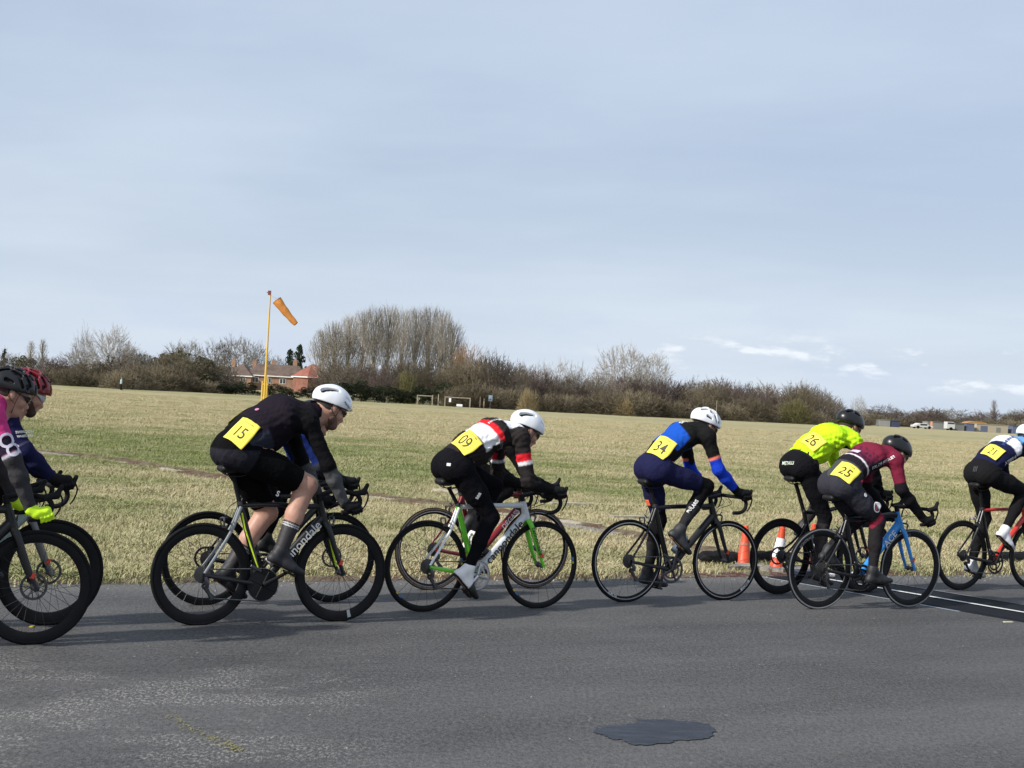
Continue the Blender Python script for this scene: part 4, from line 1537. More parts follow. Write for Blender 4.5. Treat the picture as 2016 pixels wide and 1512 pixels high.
MATB = M('mat_rubber', (0.008, 0.009, 0.012), 0.8, spec=0.15, noise=(12, 0.2), bump=(160, 0.4, 0.003))
tm = MB()
L = 9.0
for (w0, w1, z) in ((-0.46, 0.46, 0.011),):
    P = [mat_pt(l, w) for l in np.linspace(0, L, 30) for w in (w0, w1)]
    top_ = [(p[0], p[1], z + 0.0015 * math.sin(3.1 * i)) for i, p in enumerate(P)]
    tm.add(top_, [(2 * i, 2 * i + 2, 2 * i + 3, 2 * i + 1) for i in range(29)])
    for w in (w0, w1):
        P = [mat_pt(l, w) for l in np.linspace(0, L, 30)]
        O_ = [mat_pt(l, w + (0.05 if w > 0 else -0.05)) for l in np.linspace(0, L, 30)]
        tm.add([(p[0], p[1], z + 0.004) for p in P] + [(p[0], p[1], 0.0045) for p in O_], [(i, i + 1, 31 + i, 30 + i) if w > 0 else (i, 30 + i, 31 + i, i + 1) for i in range(29)])
mat_o = tm.build('timing_mat', MATB, smooth=False)
tag(mat_o, 'black rubber finish-line mat with a white stripe laid across the tarmac', 'mat')
P = [mat_pt(l, w) for l in np.linspace(0.05, L, 30) for w in (-0.028, 0.028)]
st_ = MB()
st_.add([(p[0], p[1], 0.0175) for p in P], [(2 * i, 2 * i + 2, 2 * i + 3, 2 * i + 1) for i in range(29)])
st_.build('stripe', M('white_tape', (0.72, 0.72, 0.68), 0.5, noise=(9, 0.12)), mat_o, smooth=False)
for w in (0.52, -0.53):
    P = [mat_pt(l, w + d) for l in np.linspace(-0.1, 1.7 if w > 0 else 2.2, 12) for d in (-0.02, 0.02)]
    e_ = MB()
    e_.add([(p[0], p[1], 0.0065) for p in P], [(2 * i, 2 * i + 2, 2 * i + 3, 2 * i + 1) for i in range(11)])
    e_.build('edge_tape', M('grey_blue_tape', (0.30, 0.34, 0.38), 0.5), mat_o, smooth=False)

# ------------------------------------------------------------------ verge furniture: cones, sandbags, rubble
CON = M('cone_orange', (0.62, 0.075, 0.025), 0.5, noise=(20, 0.08))
CONW = M('cone_white_sleeve', (0.75, 0.75, 0.76), 0.4, noise=(25, 0.06))
CONG = M('cone_worn_band', (0.42, 0.16, 0.11), 0.6)


def cone(loc, h, label, sleeve=None, lean=(0, 0), base_r=0.074):
    t = empty('traffic_cone', (*loc, 0.004), rg.uniform(0, 1), label, 'cone', 'traffic cones by the finish line')
    t.rotation_euler.x, t.rotation_euler.y = R_(lean[0]), R_(lean[1])
    rt = 0.026
    rad = lambda z: base_r + (rt - base_r) * (z / h)
    MB().lathe([(0.001, h), (rt * 0.9, h), (rt, h - 0.006), (rt, h - 0.03), (rt + 0.006, h - 0.034), (rad(h - 0.05), h - 0.05), (rad(0.03), 0.03), (rad(0.02) + 0.004, 0.022)], n=24, closed=False, axis='z').build('cone_body', CON, t)
    k = [(-0.092, -0.092), (0.092, -0.092), (0.092, 0.092), (-0.092, 0.092)]
    k = [p for a in range(4) for p in (tuple(np.array(k[a]) * 0.88 + np.array(k[a - 1]) * 0.12), tuple(np.array(k[a]) * 0.88 + np.array(k[(a + 1) % 4]) * 0.12))]
    MB().prism(k, 0, 0.024).build('cone_base', M('cone_base_grey', (0.10, 0.06, 0.05), 0.7), t, smooth=False)
    if sleeve:
        z0, z1, m = sleeve
        MB().lathe([(rad(h * z0) + 0.0035, h * z0), (rad(h * z1) + 0.0035, h * z1)], n=24, closed=False, axis='z').build('cone_sleeve', m, t)
    return t


cone((2.50, 15.29), 0.41, 'plain orange traffic cone beside the black sandbags, seen through the wheel of number 34', (0.50, 0.57, CONG), (0, 2))
cone((2.76, 14.85), 0.47, 'orange traffic cone with a broad white sleeve behind the rear wheel of number 26', (0.30, 0.72, CONW), (0, 6))
cone((3.24, 15.40), 0.46, 'orange traffic cone behind the rear wheel of the number 25 bicycle', (0.36, 0.66, CONW), (2, -3))
SANDB = M('sandbag_black', (0.008, 0.008, 0.009), 0.75, spec=0.2, noise=(14, 0.3), bump=(30, 0.6, 0.012))


def sandbag(a, b, r, label):
    a, b = np.array((*a, r * 0.78)), np.array((*b, r * 0.74))
    m = (a + b) / 2
    o, _, _ = sdf_obj('sandbag', [cap(a, m, r, r * 1.06, (0, 0, 1), 0.85), cap(m, b, r * 1.04, r * 0.92, (0, 0, 1), 0.85)], 0.012, SANDB, None, 0.04, disp=wrinkle(0.006), planes=[((0, 0, 0.002), (0, 0, -1))])
    tag(o, label, 'sandbag', 'black sandbags on the verge')


sandbag((2.10, 15.22), (2.42, 15.34), 0.082, 'black sandbag on the grass left of the plain orange cone')
sandbag((2.58, 15.50), (3.08, 15.66), 0.080, 'long black sandbag behind the plain orange cone')
sandbag((5.72, 17.0), (6.5, 17.45), 0.085, 'black sandbag on the grass behind the rider at the right edge')
CONC = M('old_concrete', (0.22, 0.205, 0.175), 0.9, noise=(7, 0.35), bump=(40, 0.8, 0.02))
CONCL = M('pale_concrete', (0.36, 0.32, 0.25), 0.9, noise=(5, 0.3), bump=(40, 0.8, 0.02))


def slab(pts, z0, z1, m, label, group, name='concrete_slab'):
    pts = [np.array(p) for p in pts]
    out = []
    for i in range(len(pts)):
        a, b2 = pts[i], pts[(i + 1) % len(pts)]
        d = np.linalg.norm(b2 - a)
        for j in range(max(2, int(d / 0.09))):
            out.append(a + (b2 - a) * j / max(2, int(d / 0.09)) + np.array((rg.uniform(-0.012, 0.012), rg.uniform(-0.012, 0.012))))
    o = MB().prism(out, z0, z1).build(name, m, None, smooth=False)
    return tag(o, label, 'slab', group)


slab([(2.60, 14.90), (3.05, 15.10), (3.22, 14.85), (2.78, 14.62)], 0.0, 0.055, CONC, 'broken grey concrete slab under the white-sleeved cone', 'broken slabs by the cones')
slab([(2.25, 14.72), (2.72, 14.98), (2.62, 15.18), (2.42, 15.12)], 0.0, 0.04, CONC, 'broken grey concrete slab in front of the plain orange cone', 'broken slabs by the cones')
slab([(3.95, 15.35), (4.25, 15.5), (4.2, 15.62), (3.92, 15.5)], 0.0, 0.03, CONCL, 'small pale concrete lump in the red verge behind the blue fork', 'broken slabs by the cones')
bxo = MB().box((2.98, 14.42, 0.045), (0.34, 0.16, 0.07), ((0.87, -0.49, 0), (0.49, 0.87, 0), (0, 0, 1))).build('timing_box', M('dark_blue_plastic', (0.018, 0.022, 0.045), 0.5), None, smooth=False, bevel=0.006)
tag(bxo, 'low dark blue timing box at the verge end of the mat', 'box')
MB().box((2.95, 14.335, 0.05), (0.10, 0.004, 0.03), ((0.87, -0.49, 0), (0.49, 0.87, 0), (0, 0, 1))).build('box_label', WHITE, bxo, smooth=False)
for (x, y, l) in ((3.22, 14.62, 'left white end block of the mat beside the timing box'), (3.50, 14.86, 'right white end block of the mat behind the blue-forked bicycle')):
    o = MB().box((x, y, 0.02), (0.17, 0.07, 0.03), ((0.87, -0.49, 0), (0.49, 0.87, 0), (0, 0, 1))).build('end_block', WHITE, None, smooth=False, bevel=0.004)
    tag(o, l, 'block', 'white mat end blocks')
o = MB().box((4.14, 12.0, 0.007), (0.09, 0.025, 0.004), ((0.9, -0.4, 0), (0.4, 0.9, 0), (0, 0, 1))).build('tape_scrap', M('cream_tape', (0.7, 0.68, 0.45), 0.6), None, smooth=False)
tag(o, 'scrap of cream tape on the tarmac near the mat', 'tape')
o = MB().box((-2.90, 9.19, 0.007), (0.02, 0.05, 0.004)).build('leaf_scrap', M('yellow_leaf', (0.55, 0.40, 0.05), 0.7), None, smooth=False)
tag(o, 'tiny yellow leaf on the tarmac inside the left front wheel', 'leaf')

# ------------------------------------------------------------------ overgrown concrete edging across the field
LA = [(-13.5, 33.0), (-9.32, 28.8), (-7.59, 27.6), (-5.91, 25.68), (-4.72, 24.17), (-1.91, 21.76), (-1.15, 21.12), (0.05, 19.97), (1.22, 18.22), (2.39, 16.1)]
soil = MB()
cl = [np.array(p[:2]) for p in catmull([(*p, 0) for p in LA], 9)]
sv = []
for i, p in enumerate(cl):
    t = cl[min(i + 1, len(cl) - 1)] - cl[max(i - 1, 0)]
    t = t / np.linalg.norm(t)
    nn = np.array((t[1], -t[0]))
    nn = nn if nn[1] > 0 else -nn
    w0, w1 = rg.uniform(0.05, 0.3), rg.uniform(0.12, 0.4)
    sv += [(*(p - nn * w0), 0.004), (*(p + nn * 0.1), 0.05 + rg.uniform(0, 0.03)), (*(p + nn * w1), 0.004)]
k = len(sv) // 3
soil.add(sv, [(3 * i, 3 * i + 3, 3 * i + 4, 3 * i + 1) for i in range(k - 1)] + [(3 * i + 1, 3 * i + 4, 3 * i + 5, 3 * i + 2) for i in range(k - 1)])
n = NT('brown_soil')
tc = n.node('ShaderNodeTexCoord').outputs['Object']
n.put(n.mix(n.ramp(n.noise(tc, 5.0, 5, 0.7), 0.4, 0.6), (0.085, 0.042, 0.018, 1), (0.15, 0.115, 0.07, 1)), n.b.inputs['Base Color'])
n.b.inputs['Roughness'].default_value = 0.95
n.bump(n.noise(tc, 30, 4, 0.7), 1.0, 0.03)
tag(soil.build('soil', n.m, smooth=False), kind='structure')
i = 10
while i < len(cl) - 6:
    ln = rg.randrange(3, 7)
    a, b2 = cl[i], cl[min(i + ln, len(cl) - 1)]
    t = (b2 - a) / np.linalg.norm(b2 - a)
    nn = np.array((t[1], -t[0]))
    nn = nn if nn[1] > 0 else -nn
    w = rg.uniform(0.08, 0.17)
    slab([a - nn * 0.03, b2 - nn * 0.03, b2 - nn * (0.03 + w), a - nn * (0.03 + w)], 0.0, rg.uniform(0.018, 0.045), CONCL if rg.random() < 0.45 else CONC, 'weathered piece of concrete edging in the grass across the field', 'old concrete edging in the grass', 'edging_slab')
    i += ln + rg.randrange(2, 8)
for (a, b2, w) in (((0.70, 22.12), (1.34, 22.40), 0.14), ((-1.17, 23.80), (-0.75, 23.35), 0.16), ((0.62, 18.92), (1.15, 18.62), 0.22), ((-0.2, 18.4), (0.5, 18.0), 0.2), ((1.5, 20.2), (2.3, 20.6), 0.16)):
    a, b2 = np.array(a), np.array(b2)
    t = (b2 - a) / np.linalg.norm(b2 - a)
    nn = np.array((-t[1], t[0]))
    slab([a, b2, b2 + nn * w, a + nn * w], 0.0, 0.06, CONCL, 'weathered piece of concrete edging in the grass across the field', 'old concrete edging in the grass', 'edging_slab')

# ------------------------------------------------------------------ grass: blades in tufts over the near field
n = NT('grass_blade')
c_, pos_ = field_colour(n)
oi = n.node('ShaderNodeObjectInfo')
rnd = oi.outputs['Random']
c_ = n.mix(n.ramp(rnd, 0.55, 0.95, 0.0, 0.3), c_, (0.54, 0.48, 0.33, 1))
c_ = n.mix(n.ramp(rnd, 0.30, 0.02, 0.0, 0.35), c_, (0.15, 0.195, 0.06, 1))
tl = n.node('ShaderNodeTexCoord').outputs['Object']
n.put(c_, n.b.inputs['Base Color'])
n.b.inputs['Roughness'].default_value = 0.8
n.b.inputs['Specular IOR Level'].default_value = 0.15
BLADE = n.m
proto = bpy.data.collections.new('grass_tufts')
for v_ in range(7):
    mb = MB()
    R0 = 0.16 if v_ < 4 else 0.34
    for i in range(60 if v_ < 4 else 150):
        a, r = rg.uniform(0, 6.283), R0 * math.sqrt(rg.random())
        x, y = r * math.cos(a), r * math.sin(a)
        h = rg.uniform(0.022, 0.060) * (1.3 if v_ % 3 == 0 else 1.0)
        b_ = rg.uniform(0, 6.283)
        ln = rg.uniform(0.4, 2.0) * h
        w = rg.uniform(0.0022, 0.0045)
        dx, dy = math.cos(b_), math.sin(b_)
        mb.add([(x - dy * w, y + dx * w, -0.005), (x + dy * w, y - dx * w, -0.005), (x + dx * ln * 0.4 + dy * w * 0.8, y + dy * ln * 0.4 - dx * w * 0.8, h * 0.62), (x + dx * ln * 0.4 - dy * w * 0.8, y + dy * ln * 0.4 + dx * w * 0.8, h * 0.62), (x + dx * ln, y + dy * ln, h * rg.uniform(0.75, 1.0))], [(0, 1, 2, 3), (3, 2, 4)])
    me = bpy.data.meshes.new('grass_tuft')
    me.from_pydata(mb.v, [], mb.f)
    me.materials.append(BLADE)
    proto.objects.link(bpy.data.objects.new('grass_tuft', me))


def scatter(name, pts, scl, kind='stuff'):
    me = bpy.data.meshes.new(name)
    me.vertices.add(len(pts))
    me.vertices.foreach_set('co', np.asarray(pts, np.float32).ravel())
    at = me.attributes.new('tuft_scale', 'FLOAT', 'POINT')
    at.data.foreach_set('value', np.asarray(scl, np.float32))
    at = me.attributes.new('tuft_turn', 'FLOAT_VECTOR', 'POINT')
    rv = np.zeros((len(pts), 3), np.float32)
    rv[:, 2] = RNG.uniform(0, 6.283, len(pts))
    at.data.foreach_set('vector', rv.ravel())
    o = link(name, me)
    ng = bpy.data.node_groups.new(name, 'GeometryNodeTree')
    ng.interface.new_socket('Geometry', in_out='INPUT', socket_type='NodeSocketGeometry')
    ng.interface.new_socket('Geometry', in_out='OUTPUT', socket_type='NodeSocketGeometry')
    gi, go = ng.nodes.new('NodeGroupInput'), ng.nodes.new('NodeGroupOutput')
    ci = ng.nodes.new('GeometryNodeCollectionInfo')
    ci.inputs['Collection'].default_value = proto
    ci.inputs['Separate Children'].default_value = True
    ip = ng.nodes.new('GeometryNodeInstanceOnPoints')
    ip.inputs['Pick Instance'].default_value = True
    a1 = ng.nodes.new('GeometryNodeInputNamedAttribute')
    a1.data_type = 'FLOAT'
    a1.inputs[0].default_value = 'tuft_scale'
    a2 = ng.nodes.new('GeometryNodeInputNamedAttribute')
    a2.data_type = 'FLOAT_VECTOR'
    a2.inputs[0].default_value = 'tuft_turn'
    lk = ng.links.new
    lk(gi.outputs[0], ip.inputs['Points'])
    lk(ci.outputs[0], ip.inputs['Instance'])
    lk(a1.outputs[0], ip.inputs['Scale'])
    lk(a2.outputs[0], ip.inputs['Rotation'])
    lk(ip.outputs[0], go.inputs[0])
    o.modifiers.new('tufts', 'NODES').node_group = ng
    return tag(o, kind=kind)


gp, gs = [], []
cla = np.array(cl)
for (y0, y1, dens, sc) in ((11, 20, 62, 0.85), (20, 30, 34, 0.9), (30, 48, 17, 1.0), (48, 80, 6.5, 1.15), (80, 130, 1.6, 1.3)):
    xm = y1 * 0.47 + 2
    N = int(dens * (y1 - y0) * 2 * xm)
    P = np.stack([RNG.uniform(-xm, xm, N), RNG.uniform(y0, y1, N)], 1)
    off = (P - E0) @ EN
    sal = (P - E0) @ ED
    keep = off > -0.02 + 0.10 * (0.5 + 0.5 * np.sin(2.3 * sal + 2 * np.sin(0.9 * sal))) + 0.09 * np.sin(7.1 * sal + 3 * np.sin(3.3 * sal)) + 0.012 * np.clip(sal, 0, 12) + RNG.uniform(0, 0.05, N)
    keep &= np.abs(P[:, 0]) < P[:, 1] * 0.45 + 1.5
    if y1 < 50:
        dl = np.min(np.linalg.norm(P[:, None, :] - cla[None], axis=2), 1)
        keep &= dl > RNG.uniform(0.0, 0.34, N)
    # worn ground in front of the cones
    keep &= ~((np.abs(P[:, 0] - 2.9) < 0.6) & (np.abs(P[:, 1] - 14.9) < 0.42))
    P = P[keep]
    gp.append(np.concatenate([P, np.zeros((len(P), 1))], 1))
    cl_n = np.sin(P[:, 0] * 2.1 + 2 * np.sin(P[:, 1] * 1.3)) * np.sin(P[:, 1] * 1.7 + 2 * np.sin(P[:, 0] * 0.9)) + 0.7 * np.sin(P[:, 0] * 5.3 + 3 * np.sin(P[:, 1] * 2.9)) * np.sin(P[:, 1] * 4.1)
    gs.append(sc * RNG.uniform(0.6, 1.2, len(P)) * np.clip(1.0 + 0.3 * cl_n, 0.55, 1.6) * (1 + 0.55 * np.exp(-np.clip((P - E0) @ EN, 0, 9) / 0.5)))
scatter('grass', np.concatenate(gp), np.concatenate(gs))

TREES = [('scrub', -69.0, 177.4, 1.1, 4.6),
('scrub', -67.8, 179.8, 0.8, 3.8),
('scrub', -64.8, 177.6, 0.9, 6.1),
('scrub', -64.1, 181.0, 1.2, 5.3),
('scrub', -61.9, 179.5, 1.5, 5.0),
('scrub', -59.3, 178.6, 0.9, 5.6),
('scrub', -56.2, 175.2, 0.9, 5.7),
('scrub', -54.8, 176.7, 1.7, 5.4),
('scrub', -51.6, 173.5, 1.8, 4.7),
('scrub', -49.8, 175.2, 1.2, 4.0),
('scrub', -48.0, 174.7, 1.7, 5.1),
('scrub', -45.3, 171.1, 1.8, 4.4),
('scrub', -44.3, 174.7, 2.6, 5.3),
('scrub', -43.3, 179.8, 2.7, 5.4),
('scrub', -42.1, 182.4, 2.6, 6.1),
('scrub', -40.5, 184.6, 1.6, 5.9),
('scrub', -38.4, 184.7, 1.3, 6.0),
('evergreen', -35.7, 183.3, 1.2, 2.6),
('evergreen', -34.5, 184.5, 1.3, 3.2),
('evergreen', -33.6, 186.3, 1.6, 3.0),
('evergreen', -32.3, 187.8, 0.5, 2.8),
('evergreen', -29.8, 184.2, 1.6, 2.8),
('evergreen', -28.4, 183.5, 1.3, 2.8),
('evergreen', -26.8, 182.4, 0.8, 2.5),
('evergreen', -25.7, 187.4, 1.4, 2.7),
('evergreen', -23.9, 186.2, 1.2, 2.8),
('evergreen', -22.5, 188.7, 1.9, 2.7),
('evergreen', -20.4, 185.1, 2.2, 3.3),
('evergreen', -19.1, 187.6, 2.6, 2.7),
('evergreen', -17.1, 185.1, 1.9, 2.9),
('evergreen', -16.2, 189.3, 2.1, 3.0),
('evergreen', -14.7, 190.3, 1.9, 2.3),
('evergreen', -13.4, 190.6, 1.6, 2.5),
('evergreen', -11.8, 190.8, 2.4, 2.7),
('evergreen', -10.2, 190.0, 2.1, 2.6),
('evergreen', -8.8, 193.0, 2.9, 2.9),
('scrub', -6.9, 190.9, 2.2, 6.1),
('scrub', -5.0, 190.6, 2.7, 5.8),
('scrub', -3.2, 191.8, 2.6, 6.2),
('scrub', -1.2, 195.5, 2.3, 5.0),
('scrub', 1.1, 196.2, 2.7, 4.7),
('scrub', 3.0, 194.4, 2.0, 6.2),
('scrub', 5.4, 192.9, 2.0, 6.1),
('scrub', 7.8, 198.1, 2.1, 4.5),
('scrub', 9.9, 199.8, 2.0, 5.1),
('scrub', 12.0, 199.4, 2.2, 6.7),
('scrub', 13.8, 198.6, 3.0, 6.5),
('scrub', 16.8, 203.4, 3.1, 6.8),
('scrub', 19.2, 207.0, 3.0, 6.2),
('scrub', 21.5, 206.7, 2.1, 4.9),
('scrub', 24.0, 211.7, 2.0, 6.7),
('scrub', 26.5, 216.8, 2.8, 7.2),
('scrub', 29.9, 221.2, 2.7, 4.6),
('scrub', 32.5, 221.0, 2.2, 6.6),
('scrub', 35.8, 226.3, 3.3, 6.6),
('scrub', 38.6, 229.0, 3.1, 6.2),
('scrub', 42.4, 234.5, 2.0, 6.6),
('scrub', 46.0, 238.5, 3.3, 8.0),
('scrub', 50.9, 247.4, 1.8, 7.3),
('scrub', 57.6, 263.9, 1.7, 6.4),
('scrub', 68.5, 298.5, 1.8, 9.4),
('scrub', 76.9, 322.3, 1.3, 7.2),
('scrub', 82.8, 334.4, 2.3, 7.3),
('scrub', 86.8, 335.3, 1.6, 8.6),
('scrub', 92.5, 342.0, 1.7, 8.0),
('scrub', 96.2, 342.6, 2.0, 10.5),
('scrub', 100.6, 345.1, 1.6, 8.9),
('scrub', 106.7, 352.4, 2.1, 11.2),
('scrub', 111.1, 353.4, 2.0, 9.7),
('scrub', 116.3, 356.5, 2.5, 9.6),
('scrub', 121.0, 359.9, 2.4, 7.8),
('scrub', 125.6, 362.1, 2.7, 12.2),
('scrub', 131.6, 368.2, 2.5, 8.9),
('scrub', 135.2, 367.0, 2.6, 10.9),
('scrub', 142.9, 375.0, 2.4, 11.6),
('scrub', 146.9, 374.4, 2.2, 7.8),
('dense', -75.5, 190.5, 2.7, 5.6),
('dense', -72.2, 187.0, 1.9, 6.0),
('dense', -72.1, 192.4, 2.1, 3.9),
('spreading_wood', -69.7, 192.0, 2.8, 6.4),
('spreading_wood', -66.1, 186.6, 1.7, 6.4),
('spreading_wood', -65.3, 190.3, 2.1, 6.4),
('dense', -63.8, 192.3, 2.0, 5.0),
('bush', -60.4, 188.7, 1.7, 5.2),
('dense', -57.8, 186.3, 3.4, 5.0),
('dense', -54.5, 182.7, 2.2, 4.4),
('spreading_wood', -54.1, 187.1, 3.2, 5.2),
('dense', -51.0, 183.8, 3.3, 6.3),
('spreading_wood', -48.1, 181.1, 4.2, 4.1),
('spreading_wood', -47.6, 186.4, 4.8, 5.6),
('spreading_wood', -47.0, 191.2, 3.9, 4.0),
('dense', -44.1, 188.6, 5.1, 4.4),
('dense', -42.5, 191.8, 4.5, 4.4),
('bush', -41.3, 194.5, 4.9, 6.3),
('spreading_wood', -39.5, 195.0, 4.5, 6.5),
('dense', -37.8, 195.5, 2.3, 5.1),
('dense', -24.2, 200.1, 4.8, 6.6),
('dense', -22.0, 196.6, 5.0, 5.2),
('dense', -20.4, 202.0, 5.3, 5.0),
('dense', -17.5, 195.7, 4.7, 4.7),
('dense', -15.9, 203.2, 6.0, 6.0),
('dense', -14.0, 201.9, 5.8, 5.9),
('dense', -11.8, 200.0, 6.1, 4.5),
('dense', -10.3, 204.0, 4.9, 5.1),
('dense', -8.4, 202.8, 6.6, 4.8),
('dense', -5.9, 203.0, 6.1, 6.4),
('dense', -4.3, 204.5, 7.6, 6.1),
('dense', -2.0, 201.7, 7.6, 5.3),
('dense', 0.4, 201.9, 6.7, 5.2),
('dense', 2.4, 208.1, 5.2, 5.3),
('dense', 4.5, 209.2, 4.8, 5.3),
('dense', 6.7, 207.6, 4.5, 5.1),
('dense', 9.3, 209.3, 4.3, 4.5),
('spreading_wood', 11.8, 210.0, 5.6, 4.8),
('spreading_wood', 14.5, 215.8, 4.0, 4.7),
('dense', 16.5, 216.2, 5.8, 6.3),
('dense', 18.3, 215.3, 5.7, 4.4),
('dense', 20.3, 214.1, 5.1, 6.9),
('dense', 23.2, 218.7, 5.8, 6.9),
('dense', 26.4, 222.1, 4.6, 5.5),
('dense', 29.7, 227.6, 5.8, 6.1),
('dense', 32.0, 229.9, 5.9, 6.1),
('dense', 35.0, 231.9, 5.9, 5.5),
('dense', 38.8, 237.7, 5.4, 4.8),
('dense', 42.0, 243.5, 5.8, 5.4),
('dense', 44.0, 242.9, 4.4, 5.2),
('dense', 47.4, 249.7, 6.6, 6.1),
('dense', 50.2, 253.1, 6.7, 5.2),
('spreading_wood', 54.4, 257.6, 6.2, 6.4),
('dense', 63.5, 287.4, 2.9, 6.9),
('dense', 74.6, 320.7, 3.5, 6.6),
('dense', 82.9, 341.9, 3.8, 11.6),
('spreading_wood', 86.5, 341.4, 4.8, 9.3),
('spreading_wood', 91.9, 347.4, 1.7, 11.8),
('dense', 96.3, 350.5, 3.2, 8.6),
('dense', 101.3, 354.7, 5.1, 9.2),
('dense', 107.8, 363.5, 2.6, 8.2),
('dense', 111.2, 360.7, 2.9, 11.4),
('dense', 117.4, 368.6, 3.6, 10.1),
('dense', 120.8, 365.5, 3.0, 8.2),
('dense', 127.8, 373.8, 5.5, 8.0),
('dense', 132.8, 378.0, 5.3, 10.0),
('dense', 136.5, 374.9, 3.7, 8.6),
('dense', 142.7, 379.6, 4.0, 8.0),
('spreading_wood', 150.9, 389.7, 5.3, 8.6),
('spreading_wood', 155.3, 388.1, 3.7, 10.9),
('dense', -84.3, 213.1, 1.3, 6.7),
('dense', -79.6, 206.9, 3.1, 4.2),
('bush', -77.6, 209.7, 2.7, 4.9),
('dense', -75.8, 213.0, 2.1, 5.3),
('spreading_wood', -73.3, 213.1, 3.8, 5.6),
('bush', -69.9, 210.3, 3.7, 4.4),
('spreading_wood', -67.1, 208.9, 3.7, 5.3),
('bush', -63.0, 204.9, 2.5, 7.1),
('spreading_wood', -60.4, 203.6, 4.6, 6.3),
('bush', -58.8, 205.7, 3.1, 6.7),
('bush', -55.7, 202.8, 3.3, 6.3),
('dense', -54.4, 206.1, 5.8, 4.7),
('dense', -51.2, 201.8, 4.9, 5.4),
('bush', -50.3, 206.9, 4.6, 6.4),
('bush', -49.5, 215.0, 5.8, 5.7),
('spreading_wood', -47.9, 218.4, 4.7, 7.1),
('bush', -45.0, 216.8, 4.4, 7.5),
('dense', -42.7, 216.5, 3.7, 7.1),
('dense', -24.9, 213.3, 5.9, 7.3),
('dense', -22.1, 214.5, 5.4, 4.9),
('dense', -20.6, 219.8, 5.7, 7.0),
('dense', -17.9, 217.9, 5.5, 4.5),
('dense', -15.7, 223.1, 6.5, 5.3),
('dense', -13.5, 224.0, 5.9, 6.3),
('spreading_wood', -10.9, 218.6, 7.4, 7.0),
('dense', -8.3, 222.0, 5.8, 6.5),
('spreading_wood', -6.1, 223.9, 7.4, 5.8),
('dense', -3.6, 227.7, 7.6, 5.1),
('dense', -1.0, 222.3, 6.9, 5.9),
('dense', 1.8, 225.4, 6.8, 6.1),
('dense', 4.3, 226.8, 6.5, 5.8),
('dense', 7.2, 229.4, 5.5, 5.2),
('dense', 9.6, 225.7, 5.9, 4.6),
('dense', 12.2, 227.0, 4.8, 5.4),
('spreading_wood', 16.0, 234.3, 6.1, 7.1),
('dense', 18.5, 236.7, 6.8, 4.8),
('dense', 21.3, 239.9, 7.0, 6.4),
('dense', 24.2, 241.6, 6.5, 5.3),
('spreading_wood', 27.9, 244.0, 5.2, 5.4),
('dense', 30.6, 247.4, 6.6, 5.4),
('dense', 33.3, 248.8, 6.7, 5.4),
('dense', 36.5, 250.6, 6.3, 6.1),
('dense', 40.1, 255.2, 5.2, 8.6),
('dense', 45.2, 263.3, 6.9, 8.7),
('dense', 48.3, 265.8, 5.6, 8.2),
('dense', 52.9, 271.0, 6.1, 6.0),
('dense', 57.9, 279.4, 5.5, 8.6),
('dense', 66.0, 302.2, 5.3, 6.6),
('spreading_wood', 77.0, 332.8, 2.3, 6.7),
('dense', 88.8, 361.8, 2.4, 11.3),
('dense', 93.5, 366.6, 3.4, 8.5),
('dense', 99.4, 372.6, 4.1, 11.6),
('dense', 106.3, 379.5, 4.6, 9.1),
('dense', 109.2, 376.4, 4.6, 9.9),
('spreading_wood', 115.6, 384.3, 5.2, 13.2),
('dense', 120.2, 383.9, 3.7, 10.7),
('dense', 126.0, 387.0, 5.5, 13.2),
('spreading_wood', 130.8, 387.9, 3.1, 11.9),
('dense', 137.2, 394.1, 6.5, 10.2),
('dense', 142.0, 394.8, 6.3, 9.2),
('dense', 148.0, 398.9, 5.2, 10.5),
('spreading_wood', 155.1, 406.4, 4.8, 13.0),
('dense', 162.0, 409.5, 3.9, 11.2),
('upright', -38.0, 293.4, 12.7, 6.1),
('upright', -35.4, 291.3, 14.3, 6.0),
('upright', -33.1, 295.4, 15.9, 6.3),
('upright', -30.9, 301.3, 17.3, 6.2),
('upright', -27.5, 290.8, 17.6, 6.0),
('upright', -25.0, 292.2, 18.0, 6.2),
('upright', -23.4, 309.2, 18.5, 6.2),
('upright', -20.0, 298.3, 18.2, 6.0),
('upright', -17.8, 307.1, 19.1, 6.4),
('upright', -14.7, 297.2, 18.0, 6.4),
('upright', -12.6, 299.8, 16.1, 5.8),
('ivy_tree', -50.3, 184.6, 7.1, 6.7),
('pale', -57.2, 196.4, 6.9, 3.9),
('pale', -50.8, 195.7, 5.0, 2.7),
('slender', -111.3, 340, 8.1, 2.3),
('slender', -108.6, 340, 8.6, 2.3),
('conifer', -89.7, 260, 5.0, 2.3),
('spreading', -90.0, 394.6, 10.4, 8.4),
('spreading', -83.2, 379.2, 10.7, 8.6),
('spreading', -73.8, 369.2, 11.0, 8.9),
('spreading', -69.4, 371.1, 12.2, 11.0),
('spreading', -66.4, 384.1, 10.9, 7.9),
('spreading', -61.4, 382.6, 8.2, 7.9),
('conifer_broad', -56.0, 385, 11.9, 6.1),
('conifer_broad', -59.1, 390, 10.7, 4.8),
('copper', -8.1, 262, 9.7, 6.3),
('copper', -9.4, 258, 8.6, 3.9),
('pale', 4.7, 236, 6.8, 5.0),
('pale', 7.9, 236, 7.5, 5.4),
('pale', 10.7, 236, 7.0, 4.9),
('pale', 13.9, 236, 6.5, 4.9),
('spreading_big', 17.6, 232, 10.1, 9.4),
('spreading_big', 22.4, 236, 9.4, 6.8),
('dense', 30.4, 262, 6.3, 5.4),
('dense', 37.1, 262, 7.4, 6.0),
('dense', 41.7, 262, 6.7, 5.4),
('dense', 51.4, 262, 7.3, 6.3),
